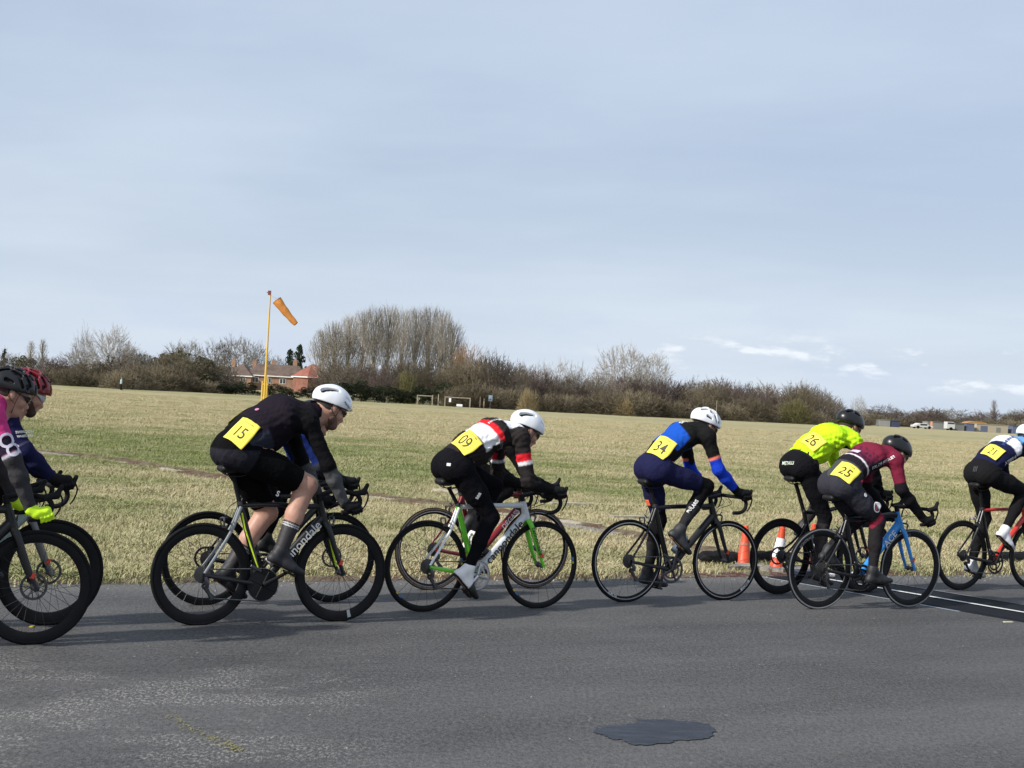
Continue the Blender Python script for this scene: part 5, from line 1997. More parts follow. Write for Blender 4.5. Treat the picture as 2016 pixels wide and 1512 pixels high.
('dense', 53.6, 262, 6.9, 5.4),
('slender', 131.0, 400, 8.2, 2.2),
('pale', 70.8, 300, 5.5, 3.7),
('conifer', 67.0, 310, 5.4, 1.2),
('tan_bush', 2.2, 187.1, 2.4, 2.6),
('yellow_bush', 44.7, 232.2, 3.4, 5.0),
('yellow_bush', -14.1, 195.5, 3.8, 3.0),
('tan_bush', 15.2, 196.8, 2.0, 2.7)]

# ------------------------------------------------------------------ trees and shrubs
def bark_mat(name, c1, c2, rough=0.9):
    n = NT(name)
    r = n.node('ShaderNodeObjectInfo').outputs['Random']
    g = n.node('ShaderNodeNewGeometry').outputs['Position']
    v = n.math('ADD', n.math('MULTIPLY', r, 0.75), n.math('MULTIPLY', n.noise(g, 0.6, 3), 0.5))
    n.put(n.mix(n.ramp(v, 0.15, 1.0), (*c1, 1), (*c2, 1)), n.b.inputs['Base Color'])
    n.b.inputs['Roughness'].default_value = rough
    n.b.inputs['Specular IOR Level'].default_value = 0.1
    return n.m


BARK = bark_mat('bark_grey', (0.1267, 0.1149, 0.098), (0.2196, 0.1943, 0.1656))
TW_WOOD = bark_mat('twigs_wood', (0.094, 0.078, 0.061), (0.160, 0.136, 0.104))
TW_BROWN = bark_mat('twigs_purple_brown', (0.090, 0.068, 0.060), (0.148, 0.114, 0.098))
TW_SCRUB = bark_mat('twigs_scrub', (0.112, 0.094, 0.064), (0.190, 0.160, 0.108))
TW_PALE = bark_mat('twigs_pale', (0.2365, 0.2145, 0.1815), (0.33, 0.2992, 0.2552))
TW_COP = bark_mat('twigs_copper', (0.22, 0.140, 0.085), (0.27, 0.175, 0.105))
TW_TAN = bark_mat('twigs_tan', (0.25, 0.20, 0.11), (0.28, 0.22, 0.12))
TW_YEL = bark_mat('twigs_yellow_green', (0.135, 0.125, 0.055), (0.155, 0.145, 0.065))
IVY = bark_mat('ivy_leaves', (0.016, 0.022, 0.011), (0.036, 0.044, 0.022), 0.7)
OLIVE = bark_mat('olive_leaves', (0.0878, 0.0828, 0.0474), (0.1487, 0.1352, 0.0744), 0.8)
CONIF = bark_mat('conifer_needles', (0.022, 0.032, 0.018), (0.034, 0.045, 0.024), 0.8)
tr = random.Random(11)


def prisms(segs, n):
    """segs rows: p0(3) p1(3) r0 r1 -> verts, quads"""
    S = np.asarray(segs, float)
    a, b = S[:, 0:3], S[:, 3:6]
    t = b - a
    t /= np.linalg.norm(t, axis=1)[:, None] + 1e-9
    ref = np.where(np.abs(t[:, 2:3]) > 0.9, np.array([[1.0, 0, 0]]), np.array([[0, 0, 1.0]]))
    u = np.cross(t, ref)
    u /= np.linalg.norm(u, axis=1)[:, None]
    w = np.cross(t, u)
    V = []
    for e, (p, r) in enumerate(((a, S[:, 6]), (b, S[:, 7]))):
        for k in range(n):
            q = 2 * math.pi * k / n
            V.append(p + r[:, None] * (u * math.cos(q) + w * math.sin(q)))
    V = np.stack(V, 1)
    m = np.arange(len(S))[:, None] * (2 * n)
    Q = np.concatenate([np.concatenate([m + k, m + (k + 1) % n, m + n + (k + 1) % n, m + n + k], 1) for k in range(n)])
    return V.reshape(-1, 3), Q


def rdir(el, az):
    return np.array((math.cos(el) * math.cos(az), math.cos(el) * math.sin(az), math.sin(el)))


def leaves(N, lumps, size):
    V, Q = [], []
    for i in range(N):
        c, r = lumps[tr.randrange(len(lumps))]
        d = rdir(tr.uniform(-0.5, 1.57), tr.uniform(0, 6.283)) * r * (tr.uniform(0.55, 1.0) ** 0.5)
        p = c + d
        a, b = rdir(tr.uniform(-1, 1), tr.uniform(0, 6.28)), rdir(tr.uniform(-1, 1), tr.uniform(0, 6.28))
        s = size * tr.uniform(0.6, 1.4)
        k = len(V)
        V += [p - a * s * 0.5, p + b * s * 0.35, p + a * s * 0.5, p - b * s * 0.35]
        Q.append((k, k + 1, k + 2, k + 3))
    return np.array(V), np.array(Q)


def two_parts(out, lf=None):
    t = prisms(out[0], 6) if out[0] else None
    V, Q = prisms(out[1], 3)
    if lf is not None:
        Q = np.concatenate([Q, lf[1] + len(V)])
        V = np.concatenate([V, lf[0]])
    return (np_mesh('trunk', t[0], t[1]) if t else None), np_mesh('crown', V, Q, smooth=False)


def bend(out, lev, a, b, r0, r1, n, sag):
    """curved limb from a to b: leaves steeply, then leans out"""
    pts = [a]
    L_ = np.linalg.norm(b - a)
    for i in range(1, n + 1):
        t = i / n
        p = a + (b - a) * t
        p = p + np.array((tr.gauss(0, 0.02), tr.gauss(0, 0.02), 0)) * L_ * (1 if i < n else 0)
        p[2] += sag * L_ * math.sin(math.pi * t) * 0.5
        pts.append(p)
    for i in range(n):
        f0, f1 = r0 + (r1 - r0) * i / n, r0 + (r1 - r0) * (i + 1) / n
        out[lev].append((*pts[i], *pts[i + 1], f0, f1))


def reach(out, pts, pos, r, lev, ks, thick, twl):
    """split the crown points among ever finer branches until every tip is reached"""
    if lev >= len(ks) or len(pts) <= 3:
        for p in pts:
            bend(out, 1, pos, p, max(r * 0.75, thick), thick, 2, 0.10)
            d = p - pos
            d = d / (np.linalg.norm(d) + 1e-9)
            for q in range(3):
                e = d + np.array((tr.gauss(0, 0.45), tr.gauss(0, 0.45), tr.gauss(0.22, 0.35)))
                s0 = pos + (p - pos) * tr.uniform(0.35, 1.0)
                out[1].append((*s0, *(s0 + e * twl * tr.uniform(0.5, 1.2)), thick, thick * 0.55))
        return
    k = min(ks[lev], len(pts))
    D = pts - pos
    D = D / (np.linalg.norm(D, axis=1)[:, None] + 1e-9)
    cen = D[[tr.randrange(len(D)) for _ in range(k)]]
    for _ in range(3):
        lab = (D @ cen.T).argmax(1)
        for j in range(k):
            if (lab == j).any():
                m = D[lab == j].mean(0)
                cen[j] = m / (np.linalg.norm(m) + 1e-9)
    for j in range(k):
        g = pts[lab == j]
        if not len(g):
            continue
        c = g.mean(0)
        near = pos + (c - pos) * tr.uniform(0.42, 0.58)
        rr = max(r * math.sqrt(len(g) / len(pts)) * 0.95, thick)
        bend(out, 0 if rr > 0.0075 else 1, pos, near, min(r * 0.9, rr * 1.25), rr, 3 if lev < 2 else 2, 0.14 if lev < 2 else 0.06)
        reach(out, g, near, rr, lev + 1, ks, thick, twl)


def dome(N, z0, rx, top, shell=0.55, flat=1.0):
    """points in a lumpy dome between z0 and top"""
    P = []
    ph = [tr.uniform(0, 6.28) for _ in range(6)]
    while len(P) < N:
        az, el = tr.uniform(0, 6.283), math.asin(tr.uniform(-0.25, 1.0))
        q = 1 + 0.13 * math.sin(3 * az + ph[0] + 2 * el) + 0.10 * math.sin(5 * az + ph[1]) * math.cos(4 * el + ph[2]) + 0.07 * math.sin(9 * az + ph[3])
        rad = q * (shell + (1 - shell) * tr.random()) if tr.random() < 0.75 else q * tr.uniform(0.3, 1.0)
        P.append((rx * rad * math.cos(el) * math.cos(az), rx * rad * math.cos(el) * math.sin(az), z0 + (top - z0) * rad * math.sin(el) * flat))
    return np.array(P)


def gen(kind):
    out = [[], []]
    o = np.zeros(3)
    # all are built about 1 unit high and scaled to the tree
    if kind in ('upright', 'slender'):
        N, rx, lo_ = (460, 0.30, 0.34) if kind == 'upright' else (170, 0.085, 0.10)
        P = []
        ph = tr.uniform(0, 6)
        while len(P) < N:
            z = lo_ + (1 - lo_) * tr.random() ** 0.8
            prof = math.sin(math.pi * min(1, max(0, (z - lo_ * 0.6) / (1.04 - lo_ * 0.6))) ** 1.25) ** 0.6
            a = tr.uniform(0, 6.283)
            rr = rx * prof * math.sqrt(tr.uniform(0.12, 1.0)) * (1 + 0.16 * math.sin(3 * a + 6 * z + ph))
            P.append((rr * math.cos(a), rr * math.sin(a), z))
        P = np.array(P)
        wig = [np.array((tr.gauss(0, 0.006), tr.gauss(0, 0.006), 0)) for _ in range(13)]
        lead = [np.array((0, 0, 0.95 * i / 12)) + wig[i] * (i > 0) for i in range(13)]
        for i in range(12):
            out[0].append((*lead[i], *lead[i + 1], 0.021 * (1 - 0.92 * i / 12) + 0.002, 0.021 * (1 - 0.92 * (i + 1) / 12) + 0.002))
        att = np.clip(P[:, 2] - np.hypot(P[:, 0], P[:, 1]) * (2.3 if kind == 'upright' else 1.6) - 0.10, 0.10, 0.93)
        nb = 26 if kind == 'upright' else 20
        bins = np.floor((att - 0.10) / 0.84 * nb).astype(int)
        for bi in range(nb):
            sel = np.nonzero(bins == bi)[0]
            z = 0.10 + 0.84 * (bi + 0.5) / nb
            x = z / 0.95 * 12
            i = min(int(x), 11)
            q = lead[i] + (lead[i + 1] - lead[i]) * (x - i)
            if len(sel):
                reach(out, P[sel], q, 0.0095 * (1 - 0.6 * z), 0, (4, 4, 3), 0.0012, 0.042)
    elif kind in ('spreading', 'pale'):
        fk = np.array((tr.gauss(0, 0.02), tr.gauss(0, 0.02), 0.24))
        bend(out, 0, o, fk, 0.030, 0.024, 4, 0)
        reach(out, dome(800 if kind == 'spreading' else 650, 0.40, 0.52, 1.0, 0.68), fk, 0.028, 0, (7, 5, 4, 4), 0.0019, 0.05)
    elif kind == 'dense':
        fk = np.array((tr.gauss(0, 0.02), tr.gauss(0, 0.02), 0.16))
        bend(out, 0, o, fk, 0.024, 0.018, 3, 0)
        reach(out, dome(1150, 0.30, 0.50, 1.0, 0.5), fk, 0.020, 0, (8, 5, 5, 4), 0.0025, 0.055)
    elif kind == 'scrub':
        P = dome(1300, 0.10, 0.50, 1.0, 0.35)
        P[:, 2] = np.abs(P[:, 2])
        for i in range(7):
            a = i * 0.9
            b0 = np.array((0.18 * math.cos(a), 0.18 * math.sin(a), 0))
            g = P[np.argmin(np.stack([np.hypot(P[:, 0] - 0.3 * math.cos(j * 0.9), P[:, 1] - 0.3 * math.sin(j * 0.9)) for j in range(7)]), 0) == i]
            if len(g):
                reach(out, g, b0, 0.013, 0, (6, 5, 4), 0.0034, 0.07)
        out[1] += out[0]
        out[0] = []
    else:
        lumps = []
        if kind == 'conifer':
            for z in np.linspace(0.10, 0.97, 18):
                for q in range(3):
                    a = tr.uniform(0, 6.28)
                    lumps.append((np.array((0.17 * (1.02 - z) * math.cos(a), 0.17 * (1.02 - z) * math.sin(a), z)), 0.11 * (1.08 - z)))
        elif kind == 'conifer_broad':
            for i in range(40):
                z = 0.10 + 0.86 * tr.random() ** 1.2
                a, rr = tr.uniform(0, 6.28), 0.42 * math.sin(math.pi * min(1, 0.30 + 0.7 * z)) * tr.uniform(0.3, 1.0)
                lumps.append((np.array((rr * math.cos(a), rr * math.sin(a), z)), 0.07 + 0.08 * (1 - z)))
        else:
            for i in range(34):
                a, rr, z = tr.uniform(0, 6.28), 0.42 * math.sqrt(tr.random()), tr.uniform(0.04, 0.86)
                rr *= math.sqrt(max(0.08, 1 - (z / 1.0) ** 2))
                lumps.append((np.array((rr * math.cos(a), rr * math.sin(a), z)), tr.uniform(0.08, 0.17)))
        bend(out, 0, o, np.array((0, 0, 0.9 if kind.startswith('con') else 0.3)), 0.018, 0.008, 3, 0)
        P = np.array([l[0] for l in lumps])
        reach(out, P, np.array((0, 0, 0.12)), 0.012, 0, (6, 4), 0.0035, 0.12)
        if not kind.startswith('con'):
            reach(out, dome(160, 0.2, 0.50, 1.0, 0.7), np.array((0, 0, 0.15)), 0.012, 0, (8, 5), 0.0028, 0.07)
            out[1] += out[0]
            out[0] = []
        return two_parts(out, lf=leaves(3200 if kind != 'conifer' else 1800, lumps, 0.05))
    return two_parts(out)


VAR = {}
for kd, cnt in (('upright', 4), ('slender', 1), ('spreading', 3), ('pale', 2), ('dense', 5), ('scrub', 4), ('evergreen', 3), ('bush', 2), ('conifer', 1), ('conifer_broad', 1)):
    VAR[kd] = [gen(kd) for _ in range(cnt)]


def mesh_width(v):
    c = np.empty(len(v[1].vertices) * 3, np.float32)
    v[1].vertices.foreach_get('co', c)
    c = c.reshape(-1, 3)
    return float(np.percentile(np.hypot(c[:, 0], c[:, 1]), 95) * 2), float(np.percentile(c[:, 2], 98.5))


DIMS = {k: [mesh_width(v) for v in vs] for k, vs in VAR.items()}
KIND = {
    'upright': ('upright', TW_PALE, 'bare_tree', 'tall bare upright tree in the big grey clump above the wood', 'tree', 'tall bare trees of the big clump'),
    'slender': ('slender', TW_PALE, 'bare_tree', 'thin bare poplar faint against the sky at the far left', 'tree', 'thin distant poplars'),
    'spreading': ('spreading', TW_WOOD, 'bare_tree', 'bare round-crowned tree behind the brick houses', 'tree', 'bare trees behind the houses'),
    'spreading_wood': ('spreading', TW_WOOD, 'bare_tree', 'bare open-crowned tree in the wood', 'tree', 'open-crowned bare trees in the wood'),
    'spreading_big': ('spreading', TW_PALE, 'bare_tree', 'big bare spreading tree standing out above the wood', 'tree', None),
    'pale': ('pale', TW_PALE, 'bare_tree', 'pale bare tree with thin branches rising out of the wood', 'tree', 'pale bare trees in the wood'),
    'ivy_tree': ('spreading', TW_PALE, 'bare_tree', 'bare spreading tree with dark ivy-clad limbs at the left', 'tree', None),
    'copper': ('dense', TW_COP, 'bare_tree', 'tree with orange-brown crown behind the wood right of the tall clump', 'tree', 'orange-brown trees'),
    'dense': ('dense', None, 'bare_tree', 'bare brown tree in the wood along the far edge of the field', 'tree', 'bare trees of the wood'),
    'scrub': ('scrub', TW_SCRUB, 'thicket', 'leafless brown thicket at the foot of the wood', 'shrub', 'thickets along the field edge'),
    'evergreen': ('evergreen', IVY, 'evergreen_shrub', 'dark green ivy-covered shrub in the hedge before the houses', 'shrub', 'dark shrubs of the hedge'),
    'bush': ('bush', OLIVE, 'shrub', 'olive-brown bushy shrub in the scrub at the left', 'shrub', 'olive shrubs in the scrub'),
    'conifer': ('conifer', CONIF, 'conifer', 'small dark conifer poking above the wood', 'tree', 'small dark conifers'),
    'conifer_broad': ('conifer_broad', CONIF, 'conifer', 'dark broad conifer above the house roofs', 'tree', 'dark conifers over the roofs'),
    'tan_bush': ('scrub', TW_TAN, 'shrub', 'pale tan leafless bush at the field edge', 'shrub', 'pale tan bushes'),
    'yellow_bush': ('scrub', TW_YEL, 'shrub', 'rounded yellow-green bush at the foot of the wood', 'shrub', 'yellow-green bushes'),
}
SPECIAL = {('spreading_big', 0): 'largest bare spreading tree above the middle of the wood', ('spreading_big', 1): 'smaller bare spreading tree just right of the largest one above the wood',
           ('slender', 2): 'lone slender poplar above the low wood at the far right', ('tan_bush', 0): 'pale tan bush at the field edge behind the red and white rider', ('tan_bush', 1): 'pale low bush at the wood edge left of rider 34',
           ('yellow_bush', 0): 'rounded yellow-green bush at the wood edge above rider 26', ('yellow_bush', 1): 'yellow-green bush among dark shrubs below the tall clump',
           ('copper', 0): 'larger orange-brown tree right of the tall clump', ('copper', 1): 'smaller orange-brown tree against the tall clump',
           ('conifer_broad', 0): 'broader dark conifer above the house roofs', ('conifer_broad', 1): 'narrower dark conifer above the house roofs',
           ('conifer', 0): 'dark conifer at the extreme left end of the tree line', ('conifer', 1): 'small dark conifer on the low wood at the right',
           ('pale', 0): 'pale bare tree beside the ivy-clad tree', ('pale', 6): 'small pale bare tree on the low wood at the right'}


def set_mat(o, m):
    if not o.data.materials:
        o.data.materials.append(None)
    o.material_slots[0].link = 'OBJECT'
    o.material_slots[0].material = m


NK = {}
for (kd, x, y, h, w) in TREES:
    base, mt, nm, label, cat, grp = KIND[kd]
    k = NK.get(kd, 0)
    NK[kd] = k + 1
    vi = tr.randrange(len(VAR[base]))
    tm_, cm_ = VAR[base][vi]
    dw, dh = DIMS[base][vi]
    if mt is None:
        q_ = math.sin(x * 0.33 + 1.0) + math.sin(x * 0.13 + y * 0.09) + tr.uniform(-0.7, 0.7) + (0.3 if x > 0 else 0)
        mt = TW_BROWN if q_ > 0.75 else TW_WOOD if q_ > -0.45 else TW_SCRUB
    sc = (w / dw, w / dw, h / dh * ({'dense': 0.88, 'spreading_wood': 0.94, 'bush': 0.93}.get(kd, 1.0)))
    lab = SPECIAL.get((kd, k))
    if kd in ('upright', 'spreading', 'evergreen') and lab is None:
        word = ('leftmost', 'second', 'third', 'fourth', 'fifth', 'sixth', 'seventh', 'eighth', 'ninth', 'tenth', 'eleventh', 'twelfth', 'thirteenth', 'fourteenth', 'fifteenth', 'sixteenth', 'seventeenth', 'eighteenth', 'nineteenth', 'twentieth')[k]
        word = word + ('' if k == 0 else ' from the left')
        lab = {'upright': 'tall bare tree of the big grey clump, ' + word, 'spreading': 'bare round-crowned tree behind the houses, ' + word,
               'evergreen': 'dark green ivy-covered hedge shrub, ' + word}[kd]
        if kd == 'upright':
            lab = lab + ' of eleven'
    elif lab is None and kd in ('dense', 'scrub', 'bush', 'spreading_wood'):
        px = x / y
        zone = [z for lim, z in ((-0.305, 'above the two left riders'), (-0.195, 'left of the brick houses'), (-0.03, 'below the tall grey clump'), (0.055, 'between the tall clump and the big spreading trees'), (0.11, 'around the foot of the big spreading trees'),
                                 (0.17, 'right of the big spreading trees'), (0.225, 'behind the head of the neon rider'), (9, 'in the low wood at the far right')) if px < lim][0]
        tone = {TW_BROWN: 'purple-brown ', TW_WOOD: 'brown ', TW_SCRUB: 'olive-brown '}.get(mt, '')
        lab = {'dense': 'bare ' + tone + 'tree ', 'scrub': 'low leafless thicket ', 'bush': 'leafy olive shrub ', 'spreading_wood': 'bare open-crowned tree '}[kd] + zone
        root_grp = grp
    if tm_ is None:
        o = bpy.data.objects.new(nm, cm_)
        COL.objects.link(o)
        set_mat(o, mt)
        root = o
    else:
        root = bpy.data.objects.new(nm, None)
        COL.objects.link(root)
        t_ = bpy.data.objects.new('trunk', tm_)
        c_ = bpy.data.objects.new('crown', cm_)
        for q, m_ in ((t_, IVY if kd == 'ivy_tree' else BARK), (c_, mt)):
            COL.objects.link(q)
            q.parent = root
            set_mat(q, m_)
    root.location = (x, y, 0)
    root.rotation_euler = (0, 0, tr.uniform(0, 6.283))
    root.scale = sc
    tag(root, lab or label, cat, grp)
    if kd == 'ivy_tree':
        lumps = []
        s_ = np.array([v.co[:] for v in tm_.vertices])
        for q in range(0, len(s_), 7):
            if s_[q][2] < 0.72:
                lumps.append((s_[q], 0.028))
        iv = leaves(1500, lumps, 0.035)
        q = bpy.data.objects.new('ivy', np_mesh('ivy', iv[0], iv[1], smooth=False))
        COL.objects.link(q)
        q.parent = root
        set_mat(q, IVY)

# ------------------------------------------------------------------ houses behind the hedge
BRICK = M('red_brick', (0.22, 0.095, 0.065), 0.9, noise=(0.8, 0.25))
BRICKL = M('buff_brick', (0.27, 0.165, 0.11), 0.9, noise=(0.8, 0.2))
TILE_B, TILE_O = M('brown_tiles', (0.115, 0.080, 0.062), 0.85, noise=(0.9, 0.3)), M('orange_tiles', (0.24, 0.085, 0.055), 0.85, noise=(0.9, 0.2))
FASC = M('white_fascia', (0.7, 0.7, 0.68), 0.6)
GLASS = M('window_glass', (0.04, 0.05, 0.06), 0.15)


def house(loc, rot, L, D, eave, ridge, inset, wall, roof, label, chims=(), wins=(), name='brick_house'):
    t = empty(name, (*loc, 0), R_(rot), label, 'house', 'brick houses beyond the hedge')
    MB().box((0, 0, eave / 2), (L, D, eave)).build('wall', wall, t, smooth=False)
    o, e = 0.35, eave + 0.06
    x, y, r = L / 2 + o, D / 2 + o, max(L / 2 - inset, 0.05)
    rm_ = MB()
    rm_.add([(-x, -y, e), (x, -y, e), (x, y, e), (-x, y, e), (-r, 0, ridge), (r, 0, ridge)], [(0, 1, 5, 4), (2, 3, 4, 5), (1, 2, 5), (3, 0, 4), (3, 2, 1, 0)])
    ro = rm_.build('roof', roof, t, smooth=False)
    for (cx_, cz_) in chims:
        MB().box((cx_, 0.4, (ridge + cz_) / 2 - 0.4), (0.95, 0.7, cz_ - ridge + 0.9)).box((cx_ - 0.2, 0.4, cz_ + 0.2), (0.25, 0.25, 0.35)).box((cx_ + 0.2, 0.4, cz_ + 0.2), (0.25, 0.25, 0.35)).build('chimney', BRICKL, ro, smooth=False)
    f_ = MB()
    f_.box((0, -y - 0.02, e - 0.09), (2 * x, 0.05, 0.22)).box((x + 0.02, 0, e - 0.09), (0.05, 2 * y, 0.22)).box((-x - 0.02, 0, e - 0.09), (0.05, 2 * y, 0.22))
    f_.build('fascia', FASC, t, smooth=False)
    for (wx, wz, ww, wh) in wins:
        fr_ = MB().box((wx, -D / 2 - 0.03, wz), (ww, 0.08, wh)).build('window', FASC, t, smooth=False)
        MB().box((wx - ww * 0.24, -D / 2 - 0.075, wz), (ww * 0.4, 0.02, wh * 0.84)).build('pane', GLASS, fr_, smooth=False)
        MB().box((wx + ww * 0.24, -D / 2 - 0.075, wz), (ww * 0.4, 0.02, wh * 0.84)).build('pane', GLASS, fr_, smooth=False)
    return t


house((-61.2, 334), -6, 6.2, 7, 3.0, 5.7, 3.0, BRICKL, TILE_B, 'brick house with hipped brown roof at the left end of the row', ((-2.2, 6.6),), ((-1.2, 2.1, 1.2, 1.0), (1.3, 2.1, 1.2, 1.0)))
house((-53.3, 336), 3, 13.8, 7, 3.35, 6.0, 2.4, BRICKL, TILE_B, 'long brick terrace with brown roof and white fascia in the middle of the row', ((-5.6, 6.6), (-1.2, 6.9), (3.6, 7.2)), ((-4.8, 2.3, 1.6, 1.2), (-1.8, 2.3, 1.2, 1.2), (1.4, 2.3, 1.4, 1.2), (4.6, 2.3, 1.6, 1.2)))
house((-44.7, 331), 38, 6.4, 6.6, 3.55, 6.5, 2.6, BRICK, TILE_O, 'red brick house with bright orange-tiled hip roof at the right end of the row', (), ((0.6, 2.4, 1.1, 1.0),))

# ------------------------------------------------------------------ wind sock on its mast
ws = empty('windsock', (-16.9, 101.0, 0), 0, 'orange windsock hanging from a tall yellow mast on the airfield', 'windsock')
YEL = M('mast_yellow', (0.62, 0.40, 0.06), 0.5, noise=(0.8, 0.12))
MB().tube([(0, 0, 0), (0, 0, 2.3), (0.0, 0, 7.7)], [0.085, 0.08, 0.05], 10).build('mast', YEL, ws)
for dx in (-0.17, 0.13):
    MB().tube([(dx, 0.02, 0), (dx, 0.02, 2.1 if dx > 0 else 1.75)], 0.075, 8).build('base_post', YEL, ws)
MB().box((0.0, 0, 1.55), (0.42, 0.1, 0.1)).box((0.0, 0, 0.6), (0.42, 0.1, 0.1)).build('base_clamp', YEL, ws, smooth=False)
MB().box((-0.06, 0, 7.82), (0.20, 0.12, 0.30)).tube([(-0.25, 0, 7.85), (0.05, 0, 7.82)], 0.03, 6).build('bearing', M('rust_red', (0.16, 0.035, 0.03), 0.7), ws, smooth=False)
MB().tube([(0, 0, 7.66), (0.42, -0.05, 7.48)], 0.022, 6).build('arm', M('galvanised', (0.5, 0.5, 0.5), 0.5, 0.5), ws)
sk = MB()
ax0, ax1 = np.array((0.50, -0.12, 7.32)), np.array((1.90, -0.2, 5.78))
dd = (ax1 - ax0) / np.linalg.norm(ax1 - ax0)
pth = [ax0 + (ax1 - ax0) * t + np.array((0, 0, -0.05 * math.sin(3.1 * t))) for t in np.linspace(0, 1, 14)]
sk.tube(pth, [0.33 - 0.15 * t + 0.012 * math.sin(17 * t) for t in np.linspace(0, 1, 14)], 20, caps=False)
sko = sk.build('sock', M('sock_orange', (0.52, 0.20, 0.035), 0.8, noise=(3, 0.2), bump=(4, 0.6, 0.06)), ws)
u_ = unit(np.cross(dd, (0, 1, 0)))
hp = [ax0 + 0.335 * (u_ * math.cos(q) + np.cross(dd, u_) * math.sin(q)) for q in np.linspace(0, 6.283, 25)]
MB().tube(hp, 0.018, 5, caps=False).tube([hp[0], (0.42, -0.05, 7.48), hp[12]], 0.01, 4).build('hoop', M('galvanised', (0.5, 0.5, 0.5), 0.5, 0.5), ws)

# ------------------------------------------------------------------ walker by the tree line
wk = [cap((0, 0.09, 0.06), (0.02, 0.08, 0.78), 0.055, 0.085), cap((0.14, -0.09, 0.06), (0, -0.08, 0.78), 0.055, 0.085), cap((0, 0, 0.8), (0.03, 0, 1.30), 0.13, 0.15, YY, 1.3), cap((0.03, 0.2, 1.32), (0.06, 0.25, 0.85), 0.06, 0.045), cap((0.03, -0.2, 1.32), (0.10, -0.25, 0.88), 0.06, 0.045),
      cap((0.04, 0, 1.4), (0.06, 0, 1.52), 0.06), ell((0.07, 0, 1.60), (0.10, 0.08, 0.12)), cap((0, 0.09, 0.04), (0.15, 0.09, 0.03), 0.045), cap((0.14, -0.09, 0.04), (0.28, -0.09, 0.03), 0.045)]
wo_, Vw, Qw = sdf_obj('person', wk, 0.025, CLOTH, None, 0.04)
cw = np.tile((0.012, 0.012, 0.018), (len(Vw), 1))
cw[Vw[:, 2] > 0.82] = (0.35, 0.45, 0.46)
cw[Vw[:, 2] > 1.50] = (0.30, 0.2, 0.16)
set_col(wo_.data, cw)
wo_.location = (-42.4, 160.0, 0)
wo_.rotation_euler = (0, 0, 0.3)
wo_.scale = (0.85, 0.85, 0.80)
tag(wo_, 'distant person in pale jacket and dark trousers walking along the field edge', 'person')

# ------------------------------------------------------------------ timber frames, posts and signs at the field edge
TIMB = M('weathered_timber', (0.27, 0.235, 0.175), 0.85, noise=(3, 0.25))


def frame_thing(loc, w, h, label, rails=((1.0),), name='timber_goal'):
    t = empty(name, (*loc, 0), 0.1, label, 'goal', 'timber goals at the field edge')
    for s in (-1, 1):
        MB().box((s * w / 2, 0, h / 2), (0.13, 0.13, h)).build('post', TIMB, t, smooth=False)
    for q in rails:
        MB().box((0, 0, h * q - 0.06), (w + 0.12, 0.1, 0.12)).build('rail', TIMB, t, smooth=False)
    return t


frame_thing((-11.0, 188), 1.9, 1.25, 'small open timber goal before the dark hedge')
frame_thing((-6.8, 187.5), 3.2, 1.25, 'wider timber goal with a white notice hanging in it')
sg = MB().box((-7.75, 187.3, 0.82), (0.28, 0.04, 0.50)).build('notice', WHITE, None, smooth=False)
tag(sg, 'white notice hanging in the wider timber goal', 'sign')
bx_ = MB().box((-6.5, 187.0, 0.22), (0.75, 0.35, 0.30)).build('white_box', WHITE, None, smooth=False, bevel=0.02)
tag(bx_, 'white box on the grass beneath the wider timber goal', 'box')
for (x, h, lb) in ((-10.05, 1.35, 'first'), (-9.3, 1.5, 'second'), (-3.95, 1.5, 'third'), (-3.45, 1.25, 'fourth')):
    o = MB().box((x, 188.5, h / 2), (0.13, 0.13, h)).build('timber_post', TIMB, None, smooth=False)
    tag(o, lb + ' bare timber post from the left at the hedge', 'post', 'timber posts by the hedge')
t = empty('sign_board', (-2.65, 189, 0), 0, 'blue-grey sign board on a post right of the timber posts', 'sign')
MB().box((0, 0, 0.6), (0.08, 0.08, 1.2)).build('post', TIMB, t, smooth=False)
MB().box((0, -0.06, 1.35), (0.5, 0.04, 0.75)).build('board', M('sign_blue_grey', (0.22, 0.30, 0.38), 0.6), t, smooth=False)
t = empty('marker_post', (27.9, 200, 0), 0, 'thin pale marker post with a white drum at its foot by the wood', 'post')
MB().tube([(0, 0, 0.5), (0, 0, 2.7)], 0.045, 6).build('post', TIMB, t)
MB().lathe([(0.16, 0), (0.16, 0.5), (0.001, 0.5), (0.001, 0)], n=12, axis='z').build('drum', WHITE, t)

# ------------------------------------------------------------------ low sheds, containers and a car on the far right
def shed(loc, d, m, label, roofm=None, name='shed', door=None, rot=0.5):
    t = empty(name, (*loc, 0), rot, label, name.replace('_', ' '), None)
    MB().box((0, 0, d[2] / 2), d).build('wall', m, t, smooth=False)
    MB().box((0, 0, d[2] + 0.04), (d[0] + 0.2, d[1] + 0.2, 0.08)).build('roof', roofm or m, t, smooth=False)
    for q in (door or []):
        MB().box((q[0], -d[1] / 2 - 0.03, q[1] / 2), (q[2], 0.05, q[1])).build('door', q[3], t, smooth=False)
    return t


